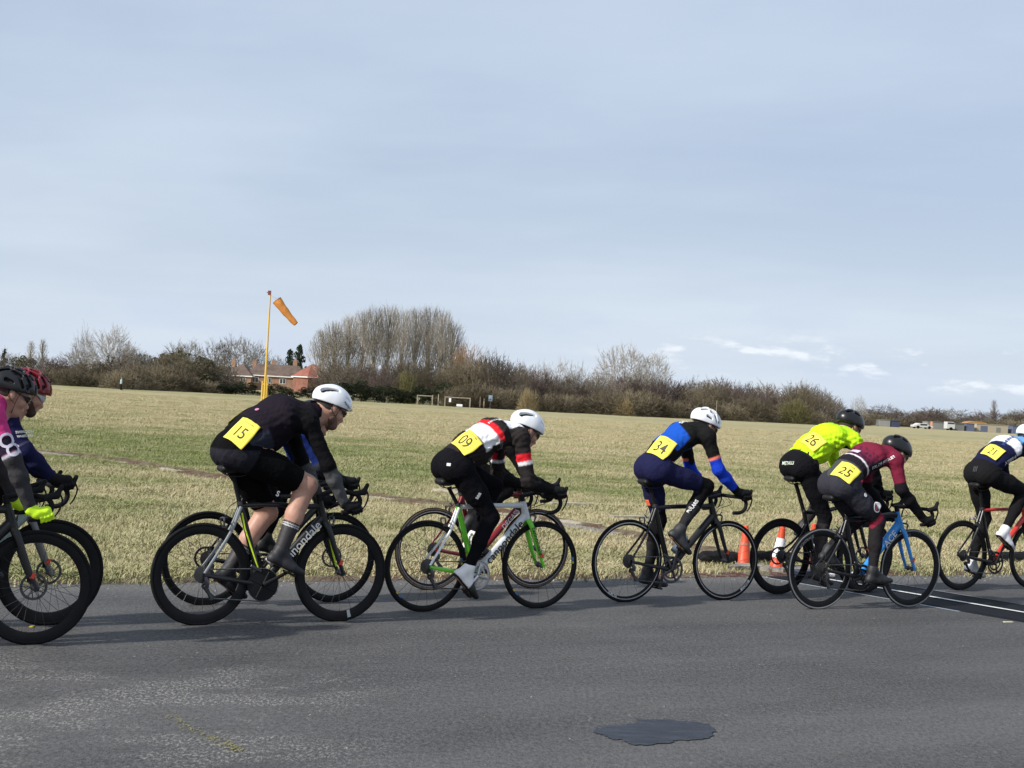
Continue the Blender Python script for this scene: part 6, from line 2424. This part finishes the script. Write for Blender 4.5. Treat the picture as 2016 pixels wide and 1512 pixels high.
GREYS, DBLU = M('shed_grey', (0.24, 0.245, 0.23), 0.8), M('container_navy', (0.035, 0.045, 0.09), 0.6)
BLUS, BEI = M('container_blue', (0.11, 0.13, 0.20), 0.6), M('shed_beige', (0.40, 0.35, 0.26), 0.8)
WHC = M('car_white', (0.55, 0.55, 0.54), 0.4)
shed((76.4, 302), (2.3, 2.0, 1.35), GREYS, 'small grey flat-roofed hut left of the navy container', name='hut', rot=0.1)
shed((78.6, 301.5), (1.5, 2.0, 1.25), DBLU, 'small navy container beside the grey hut', name='container', rot=0.1)
shed((88.0, 306), (4.2, 2, 1.5), GREYS, 'long grey shed left of the white van', name='shed', rot=0.25)
shed((92.6, 306), (2.6, 2, 1.4), M('shed_dark', (0.17, 0.175, 0.165), 0.8), 'dark grey shed between the white van and the blue container', name='shed', rot=0.25)
shed((95.3, 307), (1.9, 2, 1.6), BLUS, 'blue container left of the beige building', name='container', rot=0.25)
shed((100.6, 310), (7.4, 3, 1.65), BEI, 'long beige building with a blue door', door=((-2.0, 1.3, 1.6, BLUS), (1.4, 1.1, 1.0, M('arch_grey', (0.2, 0.2, 0.19), 0.7))), name='building', rot=0.25)
shed((106.3, 311), (1.8, 2, 1.6), BLUS, 'blue container at the right end of the beige building', name='container', rot=0.25)
brn = MB()
pr = [(-2.5, 1.55)] + [(2.5 * -math.cos(q), 1.55 + 0.62 * math.sin(q)) for q in np.linspace(0.15, 2.99, 14)] + [(2.5, 1.55)]
brn.add([(p[0], -1.2, p[1]) for p in pr] + [(p[0], 1.2, p[1]) for p in pr], [tuple(range(len(pr))), tuple(range(2 * len(pr) - 1, len(pr) - 1, -1))] + [(i, len(pr) + i, len(pr) + (i + 1) % len(pr), (i + 1) % len(pr)) for i in range(len(pr))])
t = empty('barn', (100.2, 318, 0), 0.2, 'barn with rusty orange curved roof behind the beige building', 'barn')
brn.build('roof', M('rust_orange_roof', (0.38, 0.20, 0.07), 0.8, noise=(0.8, 0.2)), t, smooth=False)
MB().box((0, 0, 0.78), (4.8, 2.3, 1.54)).build('wall', BEI, t, smooth=False)


def vehicle(name, loc, rot, prof, wd, label, cat):
    t = empty(name, (*loc, 0), rot, label, cat)
    b = MB()
    n_ = len(prof)
    b.add([(p[0], -wd / 2, p[1]) for p in prof] + [(p[0], wd / 2, p[1]) for p in prof], [tuple(range(n_ - 1, -1, -1)), tuple(range(n_, 2 * n_))] + [(i, (i + 1) % n_, n_ + (i + 1) % n_, n_ + i) for i in range(n_)])
    b.build('body', WHC, t, smooth=False, bevel=0.05)
    for x in (prof[0][0] + 0.85, prof[-1][0] * 0 + max(p[0] for p in prof) - 0.85):
        for s in (-1, 1):
            MB().lathe([(0.31, s * wd / 2 - 0.1), (0.31, s * wd / 2 + 0.03), (0.02, s * wd / 2 + 0.03), (0.02, s * wd / 2 - 0.1)], (x, 0, 0.31), 16).build('wheel', RUB, t)
    zt = max(p[1] for p in prof)
    for s in (-1, 1):
        MB().box(((prof[0][0] + max(p[0] for p in prof)) / 2, s * (wd / 2 + 0.012), zt - 0.28), (1.5, 0.02, 0.34)).build('window', GLASS, t, smooth=False)
    return t


vehicle('car', (83.8, 300), 0.2, [(-2.1, 0.3), (2.1, 0.3), (2.1, 0.62), (1.2, 0.72), (0.7, 1.12), (-1.0, 1.12), (-1.7, 0.75), (-2.1, 0.7)], 1.7, 'white car parked on the far side of the field at the right', 'car')
vehicle('van', (90.3, 303), 0.2, [(-0.9, 0.3), (0.9, 0.3), (0.9, 1.5), (0.6, 1.72), (-0.9, 1.72)], 1.4, 'bright white van end-on between the grey sheds', 'van')
o = MB().box((86.6, 303, 0.8), (0.35, 0.35, 1.6)).build('marker_board', M('board_orange', (0.6, 0.3, 0.18), 0.7), None, smooth=False)
tag(o, 'pale orange upright board between the white car and the grey shed', 'board')

# ------------------------------------------------------------------ the ten bicycles and their riders
def paint(n, rgb, rough=0.35, coat=0.25):
    return M(n, rgb, rough, coat=coat)


def tint(base, *rules):
    def f(i):
        n = len(i['P'])
        C = np.tile(np.array(base, float), (n, 1))
        for fn, rgb in rules:
            m = fn(i)
            C[m] = rgb
        return C
    return f


def shoe_col(up, sole=(0.012, 0.012, 0.012), toe=None):
    def f(q, g, i):
        C = np.tile(np.array(up, float), (len(q), 1))
        if toe is not None:
            C[g > toe[0]] = toe[1]
        C[q < -0.017] = sole
        return C
    return f


BLK = (0.007, 0.007, 0.008)
P_BLK, P_SIL = paint('frame_black', (0.006, 0.006, 0.007), 0.4, 0.08), paint('frame_silver', (0.62, 0.64, 0.67), 0.3, 0.3)
P_GREY, P_NEON = paint('stay_grey', (0.24, 0.26, 0.27), 0.3), paint('neon_yellow', (0.62, 0.85, 0.03), 0.4)
P_GRN, P_WHT = paint('fork_green', (0.16, 0.62, 0.03)), paint('stay_white', (0.8, 0.8, 0.8), 0.35)
P_MAR, P_BLUE = paint('frame_maroon', (0.20, 0.006, 0.012)), paint('frame_blue', (0.03, 0.27, 0.72))
P_RED, P_FGREY = paint('frame_red', (0.55, 0.03, 0.02)), paint('fork_grey', (0.17, 0.165, 0.16))
P_TEAL = paint('frame_grey_green', (0.32, 0.40, 0.38))
RIMSIL = M('brake_track_silver', (0.55, 0.56, 0.6), 0.28, 0.9)
BOT_CLR, BOT_WHT = M('bottle_clear', (0.5, 0.5, 0.48), 0.35), M('bottle_white', (0.75, 0.75, 0.75), 0.4)
BOT_RED, BOT_BLU = M('bottle_red', (0.35, 0.015, 0.02), 0.4), M('bottle_smoke_blue', (0.10, 0.14, 0.18), 0.3)
H_WHT, H_BLK = paint('helmet_white', (0.8, 0.82, 0.85), 0.25, 0.4), paint('helmet_black', (0.006, 0.006, 0.007), 0.33, 0.1)
H_RED = paint('helmet_red', (0.17, 0.006, 0.012), 0.3, 0.3)
G_BLK = M('glove_black', (0.007, 0.007, 0.008), 0.8, spec=0.2, bump=(45, 0.4, 0.006))
G_NEON = M('glove_neon', (0.62, 0.95, 0.02), 0.7, bump=(45, 0.4, 0.006))
ORANGE = M('orange_tab', (0.85, 0.16, 0.06), 0.6)
SILVER_T = M('reflective_print', (0.6, 0.6, 0.6), 0.4)

LETP = M('lilac_lettering', (0.55, 0.52, 0.62), 0.6)
bikes, riders = [], []

# --- rider in black, number 15
B15 = dict(label='black deep-wheeled bicycle with a neon seat-tube stripe ridden by number 15', loc=(-1.951, 9.604), head=30, saddle=(0.066, 1.045), bar=(0.905, 0.90), theta=30, foot=(24, 34),
           top=P_BLK, down=P_BLK, seat=P_BLK, sstay=P_GREY, cstay=P_BLK, fork=P_BLK, fat=1.05, rim=0.052, seat_line=P_NEON, fork_line=P_NEON, cluster=(0.236, 0.80),
           crank_mat=CARBM, solid_ring=True, spokes=20, decals=[dict(on='down', text='cannondale', pos=0.60, size=0.088, mat=LETW, squash=0.98)],
           bottles=[dict(on='down', mat=BOT_CLR, cap=M('cap_grey', (0.25, 0.25, 0.25), 0.5))],
           labels=[dict(rear=False, patch=M('rim_label', (0.42, 0.44, 0.44), 0.5), r=(0.0, 1.0), a=(-1.36, -1.28))])
R15 = dict(label='large rider in plain black with white helmet, bare calves and yellow number 15', sh=(0.610, 1.360), shw=0.185, b=0.136, leg=1.20, arch=0.045, belly=0.12,
           elb=[(0.745, 1.085, 0.235), (0.745, 1.085, 0.235)], hand=['drop', 'drop'], head=(0.862, 1.495), pitch=30, shorts=0.075, fold=0.0022,
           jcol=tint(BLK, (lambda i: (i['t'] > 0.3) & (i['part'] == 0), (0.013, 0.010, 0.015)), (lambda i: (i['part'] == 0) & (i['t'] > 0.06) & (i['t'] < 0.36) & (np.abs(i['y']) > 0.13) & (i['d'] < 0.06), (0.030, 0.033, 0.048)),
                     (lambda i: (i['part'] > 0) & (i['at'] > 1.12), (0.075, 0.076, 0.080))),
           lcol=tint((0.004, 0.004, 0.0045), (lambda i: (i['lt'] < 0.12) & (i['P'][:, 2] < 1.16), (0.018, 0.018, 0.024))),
           shoe=shoe_col((0.018, 0.018, 0.022)), glove=G_BLK, helmet=dict(kind='aero', mat=H_WHT, text='wattpro'), beard=M('stubble', (0.14, 0.075, 0.055), 0.7),
           bibs=[dict(t=0.055, y=0.085, tilt=32, rot=14, text='15', w=0.165, h=0.185, size=0.115), dict(t=0.24, y=-0.10, tilt=-28, rot=8, w=0.165, h=0.18)],
           decals=[dict(t=0.40, y=0.045, tilt=12, w=0.034, h=0.028, mat=M('pink_dot', (0.5, 0.2, 0.35), 0.6), shape='disc'),
                   dict(on='legs', at=(0.42, -0.20, 0.885), right=(0.9, 0, -0.35), up=(0.35, 0, 0.9), n=(0, -1, 0), text='S', size=0.05, mat=SILVER_T)])

# --- rider just behind 15 on the far side
B15b = dict(label='black disc-brake bicycle half hidden on the far side of the number 15 bicycle', loc=(-2.098, 10.482), head=31, saddle=(0.07, 1.0), theta=200, foot=(25, 15), top=P_BLK, down=P_BLK, seat=P_BLK, sstay=P_BLK, cstay=P_BLK, fork=P_BLK,
            rim=0.032, disc=True, spokes=24, crank_mat=CARBM, labels=[dict(rear=False, patch=M('rim_label', (0.42, 0.44, 0.44), 0.5), r=(-0.25, 0.05), a=(-1.72, -1.52))])
R15b = dict(label='rider in blue sleeves mostly hidden on the far side of number 15', sh=(0.615, 1.25), b=0.104, elb=[(0.735, 1.03, 0.23), (0.735, 1.03, 0.23)], hand=['hood', 'hood'], head=(0.80, 1.375), pitch=35, res=0.010, jres=0.009,
            jcol=tint((0.015, 0.016, 0.03), (lambda i: (i['part'] > 0) & (i['at'] < 0.9), (0.012, 0.024, 0.13)), (lambda i: (i['part'] > 0) & (i['at'] > 0.9), (0.035, 0.04, 0.05))), lcol=tint(BLK),
            shoe=shoe_col((0.014, 0.014, 0.015)), glove=G_BLK, helmet=dict(kind='vented', mat=H_BLK), bibs=[dict(t=0.28, y=0.04, tilt=10, text='18')])

# --- rider in black, white and red
B19 = dict(label='silver bicycle with green fork and green seat tube under the red and white rider', loc=(-0.553, 10.763), head=31, saddle=(0.045, 0.972), bar=(0.905, 0.885), theta=222, foot=(46, 18),
           top=P_SIL, down=P_SIL, headc=P_SIL, seat=P_GRN, sstay=P_WHT, cstay=P_GRN, fork=P_GRN, fat=1.12, rim=0.024, tyre_r=0.0132, spokes=20, spoke_r=0.0015, crank_mat=ALU,
           decals=[dict(on='down', text='cannondale', pos=0.555, size=0.090, mat=LETB, bold=0.016)], fork_text=('cannondale', LETB, 0.050, 0.48), fork_line=None,
           bottles=[dict(on='seat', mat=BOT_WHT, band=BOT_RED, cap=M('cap_clear', (0.55, 0.55, 0.45), 0.5))],
           labels=[dict(patch=M('rim_blue', (0.05, 0.16, 0.35), 0.5), r=(-0.1, 0.5), a=(0.10, 0.20)), dict(patch=M('rim_yellow', (0.6, 0.42, 0.05), 0.5), r=(-0.1, 0.5), a=(0.03, 0.085)),
                   dict(patch=M('rim_blue', (0.05, 0.16, 0.35), 0.5), r=(-0.1, 0.5), a=(3.9, 4.0)), dict(patch=M('rim_yellow', (0.6, 0.42, 0.05), 0.5), r=(-0.1, 0.5), a=(3.8, 3.87))])
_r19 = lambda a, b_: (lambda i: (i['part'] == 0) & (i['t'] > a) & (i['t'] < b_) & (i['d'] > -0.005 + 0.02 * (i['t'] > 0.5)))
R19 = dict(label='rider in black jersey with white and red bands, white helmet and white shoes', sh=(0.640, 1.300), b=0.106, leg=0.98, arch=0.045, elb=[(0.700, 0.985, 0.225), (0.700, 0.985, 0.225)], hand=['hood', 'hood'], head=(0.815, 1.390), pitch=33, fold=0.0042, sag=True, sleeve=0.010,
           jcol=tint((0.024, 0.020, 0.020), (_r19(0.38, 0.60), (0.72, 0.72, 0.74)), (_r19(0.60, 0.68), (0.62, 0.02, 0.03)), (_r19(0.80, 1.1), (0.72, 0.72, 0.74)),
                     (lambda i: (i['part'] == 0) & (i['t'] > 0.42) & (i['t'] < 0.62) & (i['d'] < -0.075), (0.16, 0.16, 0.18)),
                     (lambda i: (i['part'] > 0) & (i['at'] > 0.36) & (i['at'] < 0.54), (0.62, 0.02, 0.03)), (lambda i: (i['part'] > 0) & (i['at'] > 0.54) & (i['at'] < 0.62), (0.72, 0.72, 0.74)),
                     (lambda i: (i['part'] > 0) & (i['at'] > 1.0), (0.011, 0.011, 0.012))),
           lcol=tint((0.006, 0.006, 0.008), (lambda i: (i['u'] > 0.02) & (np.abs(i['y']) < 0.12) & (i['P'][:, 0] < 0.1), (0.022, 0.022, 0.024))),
           shoe=shoe_col((0.75, 0.74, 0.73), toe=(-0.035, (0.012, 0.012, 0.012))), glove=G_BLK, helmet=dict(kind='aero', mat=H_WHT),
           bibs=[dict(t=0.215, y=0.055, tilt=22, rot=-4, text='09', w=0.185, h=0.165, size=0.125, dx=-0.006)],
           decals=[dict(t=0.735, y=0.045, tilt=14, rot=-90, text='MERTON', size=0.03, mat=LETW), dict(on='legs', at=(0.06, -0.15, 1.09), right=(0.5, -0.8, 0), up=(0.1, 0, 1), n=(-0.5, -0.85, 0.1), w=0.035, h=0.022, mat=SILVER_T),
                   dict(on='legs', at=(0.30, -0.19, 0.87), right=(0.4, 0, 0.9), up=(-0.9, 0, 0.4), n=(0, -1, 0), text='BBB', size=0.03, mat=SILVER_T), dict(t=0.62, y=0.15, tilt=80, rot=-5, text='ARYS', size=0.035, mat=LETG)])

B19b = dict(label='maroon bicycle with brown sidewalls half hidden behind the silver bicycle', loc=(-0.572, 11.972), head=31, saddle=(0.07, 0.97), theta=120, foot=(25, 20), top=P_MAR, down=P_MAR, seat=P_MAR, sstay=P_MAR, cstay=P_MAR, fork=P_BLK, fat=1.1,
            rim=0.026, tyre_r=0.0145, sidewall=RUBTAN, track=RIMSIL, spokes=24, spoke_r=0.0014, decals=[dict(on='down', text='DEGASS', pos=0.72, size=0.058, mat=LETW)])
R19b = dict(label='rider in black almost wholly hidden behind the rider in red and white', sh=(0.58, 1.19), b=0.098, elb=[(0.70, 1.0, 0.22), (0.70, 1.0, 0.22)], hand=['hook', 'hook'], head=(0.76, 1.28), pitch=42, res=0.010, jres=0.009,
            jcol=tint((0.012, 0.012, 0.013)), lcol=tint((0.011, 0.011, 0.012)), shoe=shoe_col((0.012, 0.012, 0.012)), glove=G_BLK, helmet=dict(kind='vented', mat=H_BLK))

# --- rider in blue, number 34
B34 = dict(label='black bicycle with silver brake tracks and a red timing chip, ridden by number 34', loc=(1.009, 11.908), head=28.5, saddle=(0.075, 0.995), bar=(0.905, 0.885), theta=82, foot=(40, 10), top=P_BLK, down=P_BLK, seat=P_BLK, sstay=P_BLK, cstay=P_BLK, fork=P_BLK,
           fat=1.2, rim=0.026, track=RIMSIL, spokes=20, spoke_r=0.0009, bottles=[dict(on='down', mat=BOT_BLU, cap=BOT_BLU)], crank_mat=ALUD,
           labels=[dict(rear=False, patch=M('rim_white_label', (0.72, 0.72, 0.72), 0.5), r=(-0.05, 0.85), a=(-0.98, -0.60)), dict(rear=False, text='COPID', mid=-0.79, size=0.028, at=0.4, mat=LETB, inward=False),
                   dict(rear=True, text='VUELTA', mid=4.25, size=0.026, at=0.4, mat=LETW, inward=False)])
R34 = dict(label='rider in blue and black jersey with bright blue sleeves and yellow number 34', sh=(0.600, 1.372), b=0.098, leg=0.95, arch=0.042, elb=[(0.695, 1.105, 0.222), (0.72, 1.07, 0.20)], hand=['hood', 'top'], head=(0.715, 1.490), pitch=30, fold=0.0014,
           jcol=tint((0.011, 0.011, 0.011), (lambda i: (i['part'] == 0) & (i['t'] > 0.32) & (i['t'] < 0.72 - 0.6 * np.abs(i['y'])) & (i['d'] > 0.035 + 0.25 * np.clip(i['t'] - 0.5, 0, 1)), (0.012, 0.075, 0.40)),
                     (lambda i: (i['part'] == 0) & (i['t'] > 0.30) & (i['t'] < 0.72) & (i['d'] < -0.035), (0.010, 0.06, 0.42)),
                     (lambda i: (i['part'] > 0) & (i['at'] > 0.60) & (i['at'] < 0.68), (0.75, 0.20, 0.12)), (lambda i: (i['part'] > 0) & (i['at'] >= 0.68) & (i['at'] < 1.9), (0.012, 0.045, 0.46)), (lambda i: (i['part'] > 0) & (i['at'] > 1.82), BLK)),
           lcol=tint((0.014, 0.015, 0.050), (lambda i: i['lt'] > 0.80, BLK), (lambda i: i['lt'] > 1.45, (0.024, 0.024, 0.026))),
           shoe=shoe_col((0.026, 0.027, 0.03)), glove=G_BLK, helmet=dict(kind='vented', mat=H_WHT, size=0.98),
           bibs=[dict(t=0.185, y=0.04, tilt=22, rot=4, text='34', w=0.185, h=0.185, size=0.135)],
           decals=[dict(t=0.78, y=0.02, tilt=8, rot=-90, text='NS', size=0.06, mat=LETW), dict(on='legs', at=(0.18, 0.09, 0.80), right=(0, -1, 0), up=(-0.2, 0, 1), n=(-1, -0.1, 0), w=0.045, h=0.05, mat=ORANGE),
                   dict(on='legs', at=(0.50, -0.17, 0.80), right=(0.6, 0, 0.8), up=(-0.8, 0, 0.6), n=(0, -1, 0), text='POLARIS', size=0.034, mat=LETW)])

# --- rider in neon, number 26
B26 = dict(label='black disc-brake bicycle with deep rims, ridden by number 26 beyond the blue-forked bicycle', loc=(2.45, 13.013), head=29, saddle=(0.02, 1.04), bar=(0.93, 0.89), theta=268, foot=(16, 20), top=P_BLK, down=P_BLK, seat=P_BLK, sstay=P_BLK, cstay=P_BLK, fork=P_BLK,
           rim=0.05, tyre_r=0.014, disc=True, spokes=20, drop_stays=0.10, fat=1.2, cluster=(0.238, 0.74), post_flat=1.3)
R26 = dict(label='rider in bright neon yellow jersey and black tights with number 26', sh=(0.625, 1.385), b=0.114, leg=1.0, arch=0.05, elb=[(0.80, 1.13, 0.24), (0.80, 1.13, 0.24)], hand=['hood', 'hood'], head=(0.735, 1.545), pitch=29, fold=0.0045, sleeve=0.010, sag=True, hem=0.05,
           jcol=tint((0.46, 0.76, 0.02), (lambda i: (i['part'] == 0) & (i['t'] > 0.74) & (i['t'] < 0.92) & (np.abs(i['y']) > 0.115) & (i['d'] < 0.02), BLK), (lambda i: (i['part'] > 0) & (i['at'] > 0.95), BLK)),
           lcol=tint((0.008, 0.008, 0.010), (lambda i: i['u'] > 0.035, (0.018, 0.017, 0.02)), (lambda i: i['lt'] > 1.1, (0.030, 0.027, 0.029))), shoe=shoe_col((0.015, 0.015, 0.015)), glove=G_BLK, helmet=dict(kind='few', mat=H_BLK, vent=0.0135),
           bibs=[dict(t=0.285, y=0.045, tilt=18, rot=-6, text='26', w=0.19, h=0.165, size=0.135)],
           decals=[dict(on='legs', at=(0.0, -0.02, 1.17), right=(0.15, -1, 0), up=(0.5, 0, 0.9), n=(-0.85, -0.1, 0.5), text='METALLI', size=0.04, mat=M('pale_print', (0.6, 0.7, 0.55), 0.5), squash=1.0)])

# --- rider in maroon, number 25
B25 = dict(label='bicycle with bright blue fork and grey-edged tyres ridden by number 25', loc=(2.62, 12.146), head=28, saddle=(0.012, 0.940), bar=(0.905, 0.86), theta=-18, foot=(2, 24), top=P_BLK, down=P_BLUE, headc=P_BLUE, seat=P_BLK, sstay=P_BLK, cstay=P_BLK, fork=P_BLUE,
           fat=1.35, rim=0.045, sidewall=RUBGREY, spokes=20, cluster=(0.235, 0.76), crank_mat=CARBM, decals=[dict(on='down', text='ACE', pos=0.72, size=0.085, mat=LETW)],
           labels=[dict(rear=True, text='BONTRAGE', mid=2.2, size=0.032, at=0.45, mat=LETG), dict(rear=False, text='BO', mid=1.75, size=0.032, at=0.45, mat=LETG)], fork_text=None)
_n25 = lambda i: np.sin(70 * i['P'][:, 0] + 5 * np.sin(50 * i['P'][:, 2])) * np.sin(80 * i['y'] + 4 * np.sin(60 * i['P'][:, 0]))
R25 = dict(label='rider in maroon jersey and grey shorts with black helmet and number 25', sh=(0.590, 1.262), b=0.104, leg=1.0, arch=0.04, elb=[(0.625, 1.025, 0.225), (0.64, 1.01, 0.225)], hand=['drop', 'drop'], head=(0.775, 1.345), pitch=32, fold=0.0012, hem=-0.075,
           jcol=tint((0.160, 0.017, 0.038), (lambda i: (i['part'] == 0) & (i['t'] < 0.28), (0.055, 0.062, 0.062)), (lambda i: (i['part'] == 0) & (i['t'] >= 0.26) & (i['t'] < 0.36), (0.016, 0.013, 0.018)), (lambda i: (i['part'] == 0) & (i['t'] >= 0.36) & (i['t'] < 0.385), (0.72, 0.7, 0.72)),
                     (lambda i: (i['part'] == 0) & (i['t'] >= 0.385) & (i['t'] < 0.62) & (_n25(i) > -0.9 + 4.6 * (i['t'] - 0.385) + 0.3), (0.045, 0.014, 0.035)),
                     (lambda i: (i['part'] == 0) & (i['t'] > 0.40) & (i['t'] < 0.86) & (i['y'] < -0.115) & (i['d'] > -0.045) & (i['d'] < 0.045), (0.016, 0.015, 0.020)),
                     (lambda i: (i['part'] > 0) & (i['at'] > 0.80), (0.012, 0.011, 0.013))),
           lcol=tint((0.034, 0.034, 0.044), (lambda i: i['lt'] > 0.72, (0.016, 0.016, 0.018)), (lambda i: (i['lt'] > 0.86) & (i['lt'] < 0.97), (0.20, 0.020, 0.04)), (lambda i: i['lt'] >= 0.97, (0.020, 0.018, 0.020))),
           shoe=shoe_col((0.014, 0.014, 0.017)), glove=G_BLK, helmet=dict(kind='few', mat=H_BLK, vent=0.0135),
           bibs=[dict(t=0.035, y=0.065, tilt=32, rot=12, text='25', w=0.185, h=0.175, size=0.13)],
           decals=[dict(t=0.47, y=0.0, tilt=5, rot=-90, w=0.04, h=0.10, mat=M('lilac_print', (0.55, 0.5, 0.62), 0.5)), dict(t=0.66, y=0.14, tilt=72, rot=90, text='COL DE NIVOLET', size=0.03, mat=LETW, squash=0.9), dict(t=0.62, y=0.14, tilt=92, rot=90, text='FINE CYCLES', size=0.026, mat=LETG),
                   dict(on='legs', at=(0.28, -0.17, 0.965), right=(1, 0, 0), up=(0, 0, 1), n=(0, -1, 0), w=0.034, h=0.034, mat=LETW, shape='disc'),
                   dict(on='legs', at=(0.415, -0.18, 0.865), right=(0.8, 0, 0.6), up=(-0.6, 0, 0.8), n=(0, -1, 0), w=0.088, h=0.088, mat=LETW, shape='disc'),
                   dict(on='legs', at=(0.415, -0.18, 0.865), right=(0.8, 0, 0.6), up=(-0.6, 0, 0.8), n=(0, -1, 0), w=0.064, h=0.064, mat=M('emblem_dark', (0.02, 0.02, 0.04), 0.5), shape='disc', off=0.006),
                   dict(on='legs', at=(0.428, -0.18, 0.872), right=(1, 0, 0), up=(0, 0, 1), n=(0, -1, 0), w=0.026, h=0.04, mat=M('emblem_blue', (0.08, 0.2, 0.5), 0.5), shape='disc', off=0.009),
                   dict(on='legs', at=(0.403, -0.18, 0.858), right=(1, 0, 0), up=(0, 0, 1), n=(0, -1, 0), w=0.024, h=0.036, mat=M('emblem_red', (0.4, 0.05, 0.06), 0.5), shape='disc', off=0.009)])

# --- rider at the right edge
B21 = dict(label='black bicycle with red top tube and white skewer at the right edge', loc=(4.394, 14.132), head=29, saddle=(0.085, 1.03), bar=(0.905, 0.90), theta=70, foot=(34, 18), top=P_RED, down=P_RED, seat=P_BLK, sstay=P_BLK, cstay=P_BLK, fork=P_BLK, rim=0.034, tyre_r=0.0145, spokes=20, spoke_r=0.0009,
           crank_mat=CARBM, mech_mat=CARBM, chip=False)
R21 = dict(label='rider in navy jersey with white band, black tights and white shoes at the right edge', sh=(0.665, 1.375), b=0.108, leg=1.02, arch=0.042, elb=[(0.76, 1.11, 0.225), (0.76, 1.11, 0.225)], hand=['hood', 'hood'], head=(0.84, 1.50), pitch=36, hem=0.045,
           jcol=tint((0.012, 0.014, 0.045), (lambda i: (i['part'] == 0) & (i['t'] > 0.57) & (i['t'] < 0.72) & (i['d'] > 0.0), (0.62, 0.64, 0.70)), (lambda i: (i['part'] == 0) & (i['t'] >= 0.74) & (i['d'] > 0.0), (0.16, 0.38, 0.70)),
                     (lambda i: (i['part'] == 0) & (i['t'] > 0.03) & (i['t'] < 0.06) & (np.abs(i['y']) > 0.09), (0.25, 0.26, 0.3))),
           lcol=tint((0.011, 0.011, 0.012)), shoe=shoe_col((0.72, 0.72, 0.74), toe=(0.035, (0.4, 0.4, 0.42))), glove=G_BLK, helmet=dict(kind='aero', mat=H_WHT),
           bibs=[dict(t=0.26, y=0.035, tilt=15, rot=-3, text='21', w=0.19, h=0.15, size=0.11)],
           decals=[dict(t=0.42, y=0.14, tilt=78, rot=88, text='XTERRA', size=0.045, mat=LETW), dict(t=0.62, y=0.05, tilt=15, rot=-90, text='PARMA', size=0.05, mat=M('navy_print', (0.02, 0.05, 0.2), 0.5)),
                   dict(on='legs', at=(0.03, -0.05, 1.18), right=(0.3, -1, 0), up=(0.3, 0, 1), n=(-1, -0.3, 0.2), text='III', size=0.075, mat=M('shiny_print', (0.05, 0.05, 0.055), 0.3))])

# --- the two riders at the left edge
BPK = dict(label='nearest bicycle at the left edge with black fork and deep black wheel', loc=(-3.562, 8.107), head=30, saddle=(0.07, 1.0), bar=(0.905, 0.885), theta=60, foot=(20, 20), top=P_BLK, down=P_BLK, seat=P_BLK, sstay=P_BLK, cstay=P_BLK, fork=paint('fork_matt', (0.020, 0.020, 0.021), 0.5, 0), rim=0.05, tyre_r=0.0145, disc=True, spokes=24, fat=1.2)
RPK = dict(label='rider in pink jersey with black helmet and neon yellow gloves at the left edge', sh=(0.655, 1.335), b=0.110, elb=[(0.765, 1.105, 0.235), (0.765, 1.105, 0.235)], hand=['drop', 'drop'], head=(0.800, 1.495), pitch=24, shorts=0.06,
           jcol=tint((0.50, 0.045, 0.19), (lambda i: (i['part'] > 0) & (i['at'] > 0.55) & (i['at'] < 0.92) & (i['d'] < 0.5), (0.02, 0.015, 0.03)), (lambda i: (i['part'] > 0) & (i['at'] > 0.93) & (i['at'] < 0.99), (0.55, 0.55, 0.62)), (lambda i: (i['part'] > 0) & (i['at'] > 0.99), (0.045, 0.043, 0.046))),
           lcol=tint(BLK), shoe=shoe_col((0.02, 0.02, 0.02)), glove=G_NEON, helmet=dict(kind='vented', mat=H_BLK, vent=0.015), hair=HAIR,
           decals=[dict(at=(0.725, -0.27, 1.20), right=(0.9, 0, 0.3), up=(-0.3, 0, 0.9), n=(0, -1, 0), text='O', size=0.115, mat=LETP), dict(at=(0.76, -0.27, 1.150), right=(0.9, 0, 0.3), up=(-0.3, 0, 0.9), n=(0, -1, 0), text='O', size=0.10, mat=LETP)])
BRD = dict(label='grey-forked bicycle at the left edge on the far side of the nearest one', loc=(-3.688, 8.787), head=30, saddle=(0.07, 0.99), bar=(0.915, 0.90), theta=20, foot=(20, 20), top=P_TEAL, down=P_TEAL, headc=P_TEAL, seat=P_TEAL, sstay=P_TEAL, cstay=P_TEAL, fork=P_FGREY, fork_line=P_NEON, rim=0.06, tyre_r=0.0145, disc=True, spokes=24, fat=1.2)
RRD = dict(label='bearded rider in navy jersey with red helmet at the left edge', sh=(0.63, 1.30), b=0.108, elb=[(0.745, 1.105, 0.235), (0.745, 1.09, 0.225)], hand=['hood', 'hood'], head=(0.80, 1.492), pitch=26,
           jcol=tint((0.014, 0.015, 0.052), (lambda i: (i['part'] > 0) & (i['at'] > 0.80) & (i['at'] < 0.83), (0.10, 0.10, 0.15))), lcol=tint(BLK), shoe=shoe_col((0.02, 0.02, 0.02)), glove=G_BLK, beard=M('brown_beard', (0.05, 0.026, 0.014), 0.75, bump=(160, 0.6, 0.004)),
           helmet=dict(kind='vented', mat=H_RED, vent=0.0135), lens=M('clear_lens', (0.5, 0.5, 0.5), 0.15),
           decals=[dict(at=(0.725, -0.26, 1.225), right=(0.95, 0, 0.1), up=(-0.1, 0, 0.95), n=(0, -1, 0), text='SWINDON', size=0.022, mat=LETW), dict(at=(0.728, -0.26, 1.200), right=(0.95, 0, 0.1), up=(-0.1, 0, 0.95), n=(0, -1, 0), text='WHEELERS', size=0.020, mat=LETW)])

for bs, rs in ((B15, R15), (B15b, R15b), (B19, R19), (B19b, R19b), (B34, R34), (B26, R26), (B25, R25), (B21, R21), (BPK, RPK), (BRD, RRD)):
    bk = make_bike(bs)
    bikes.append(bk)
    riders.append(make_rider(rs, bs, bk))
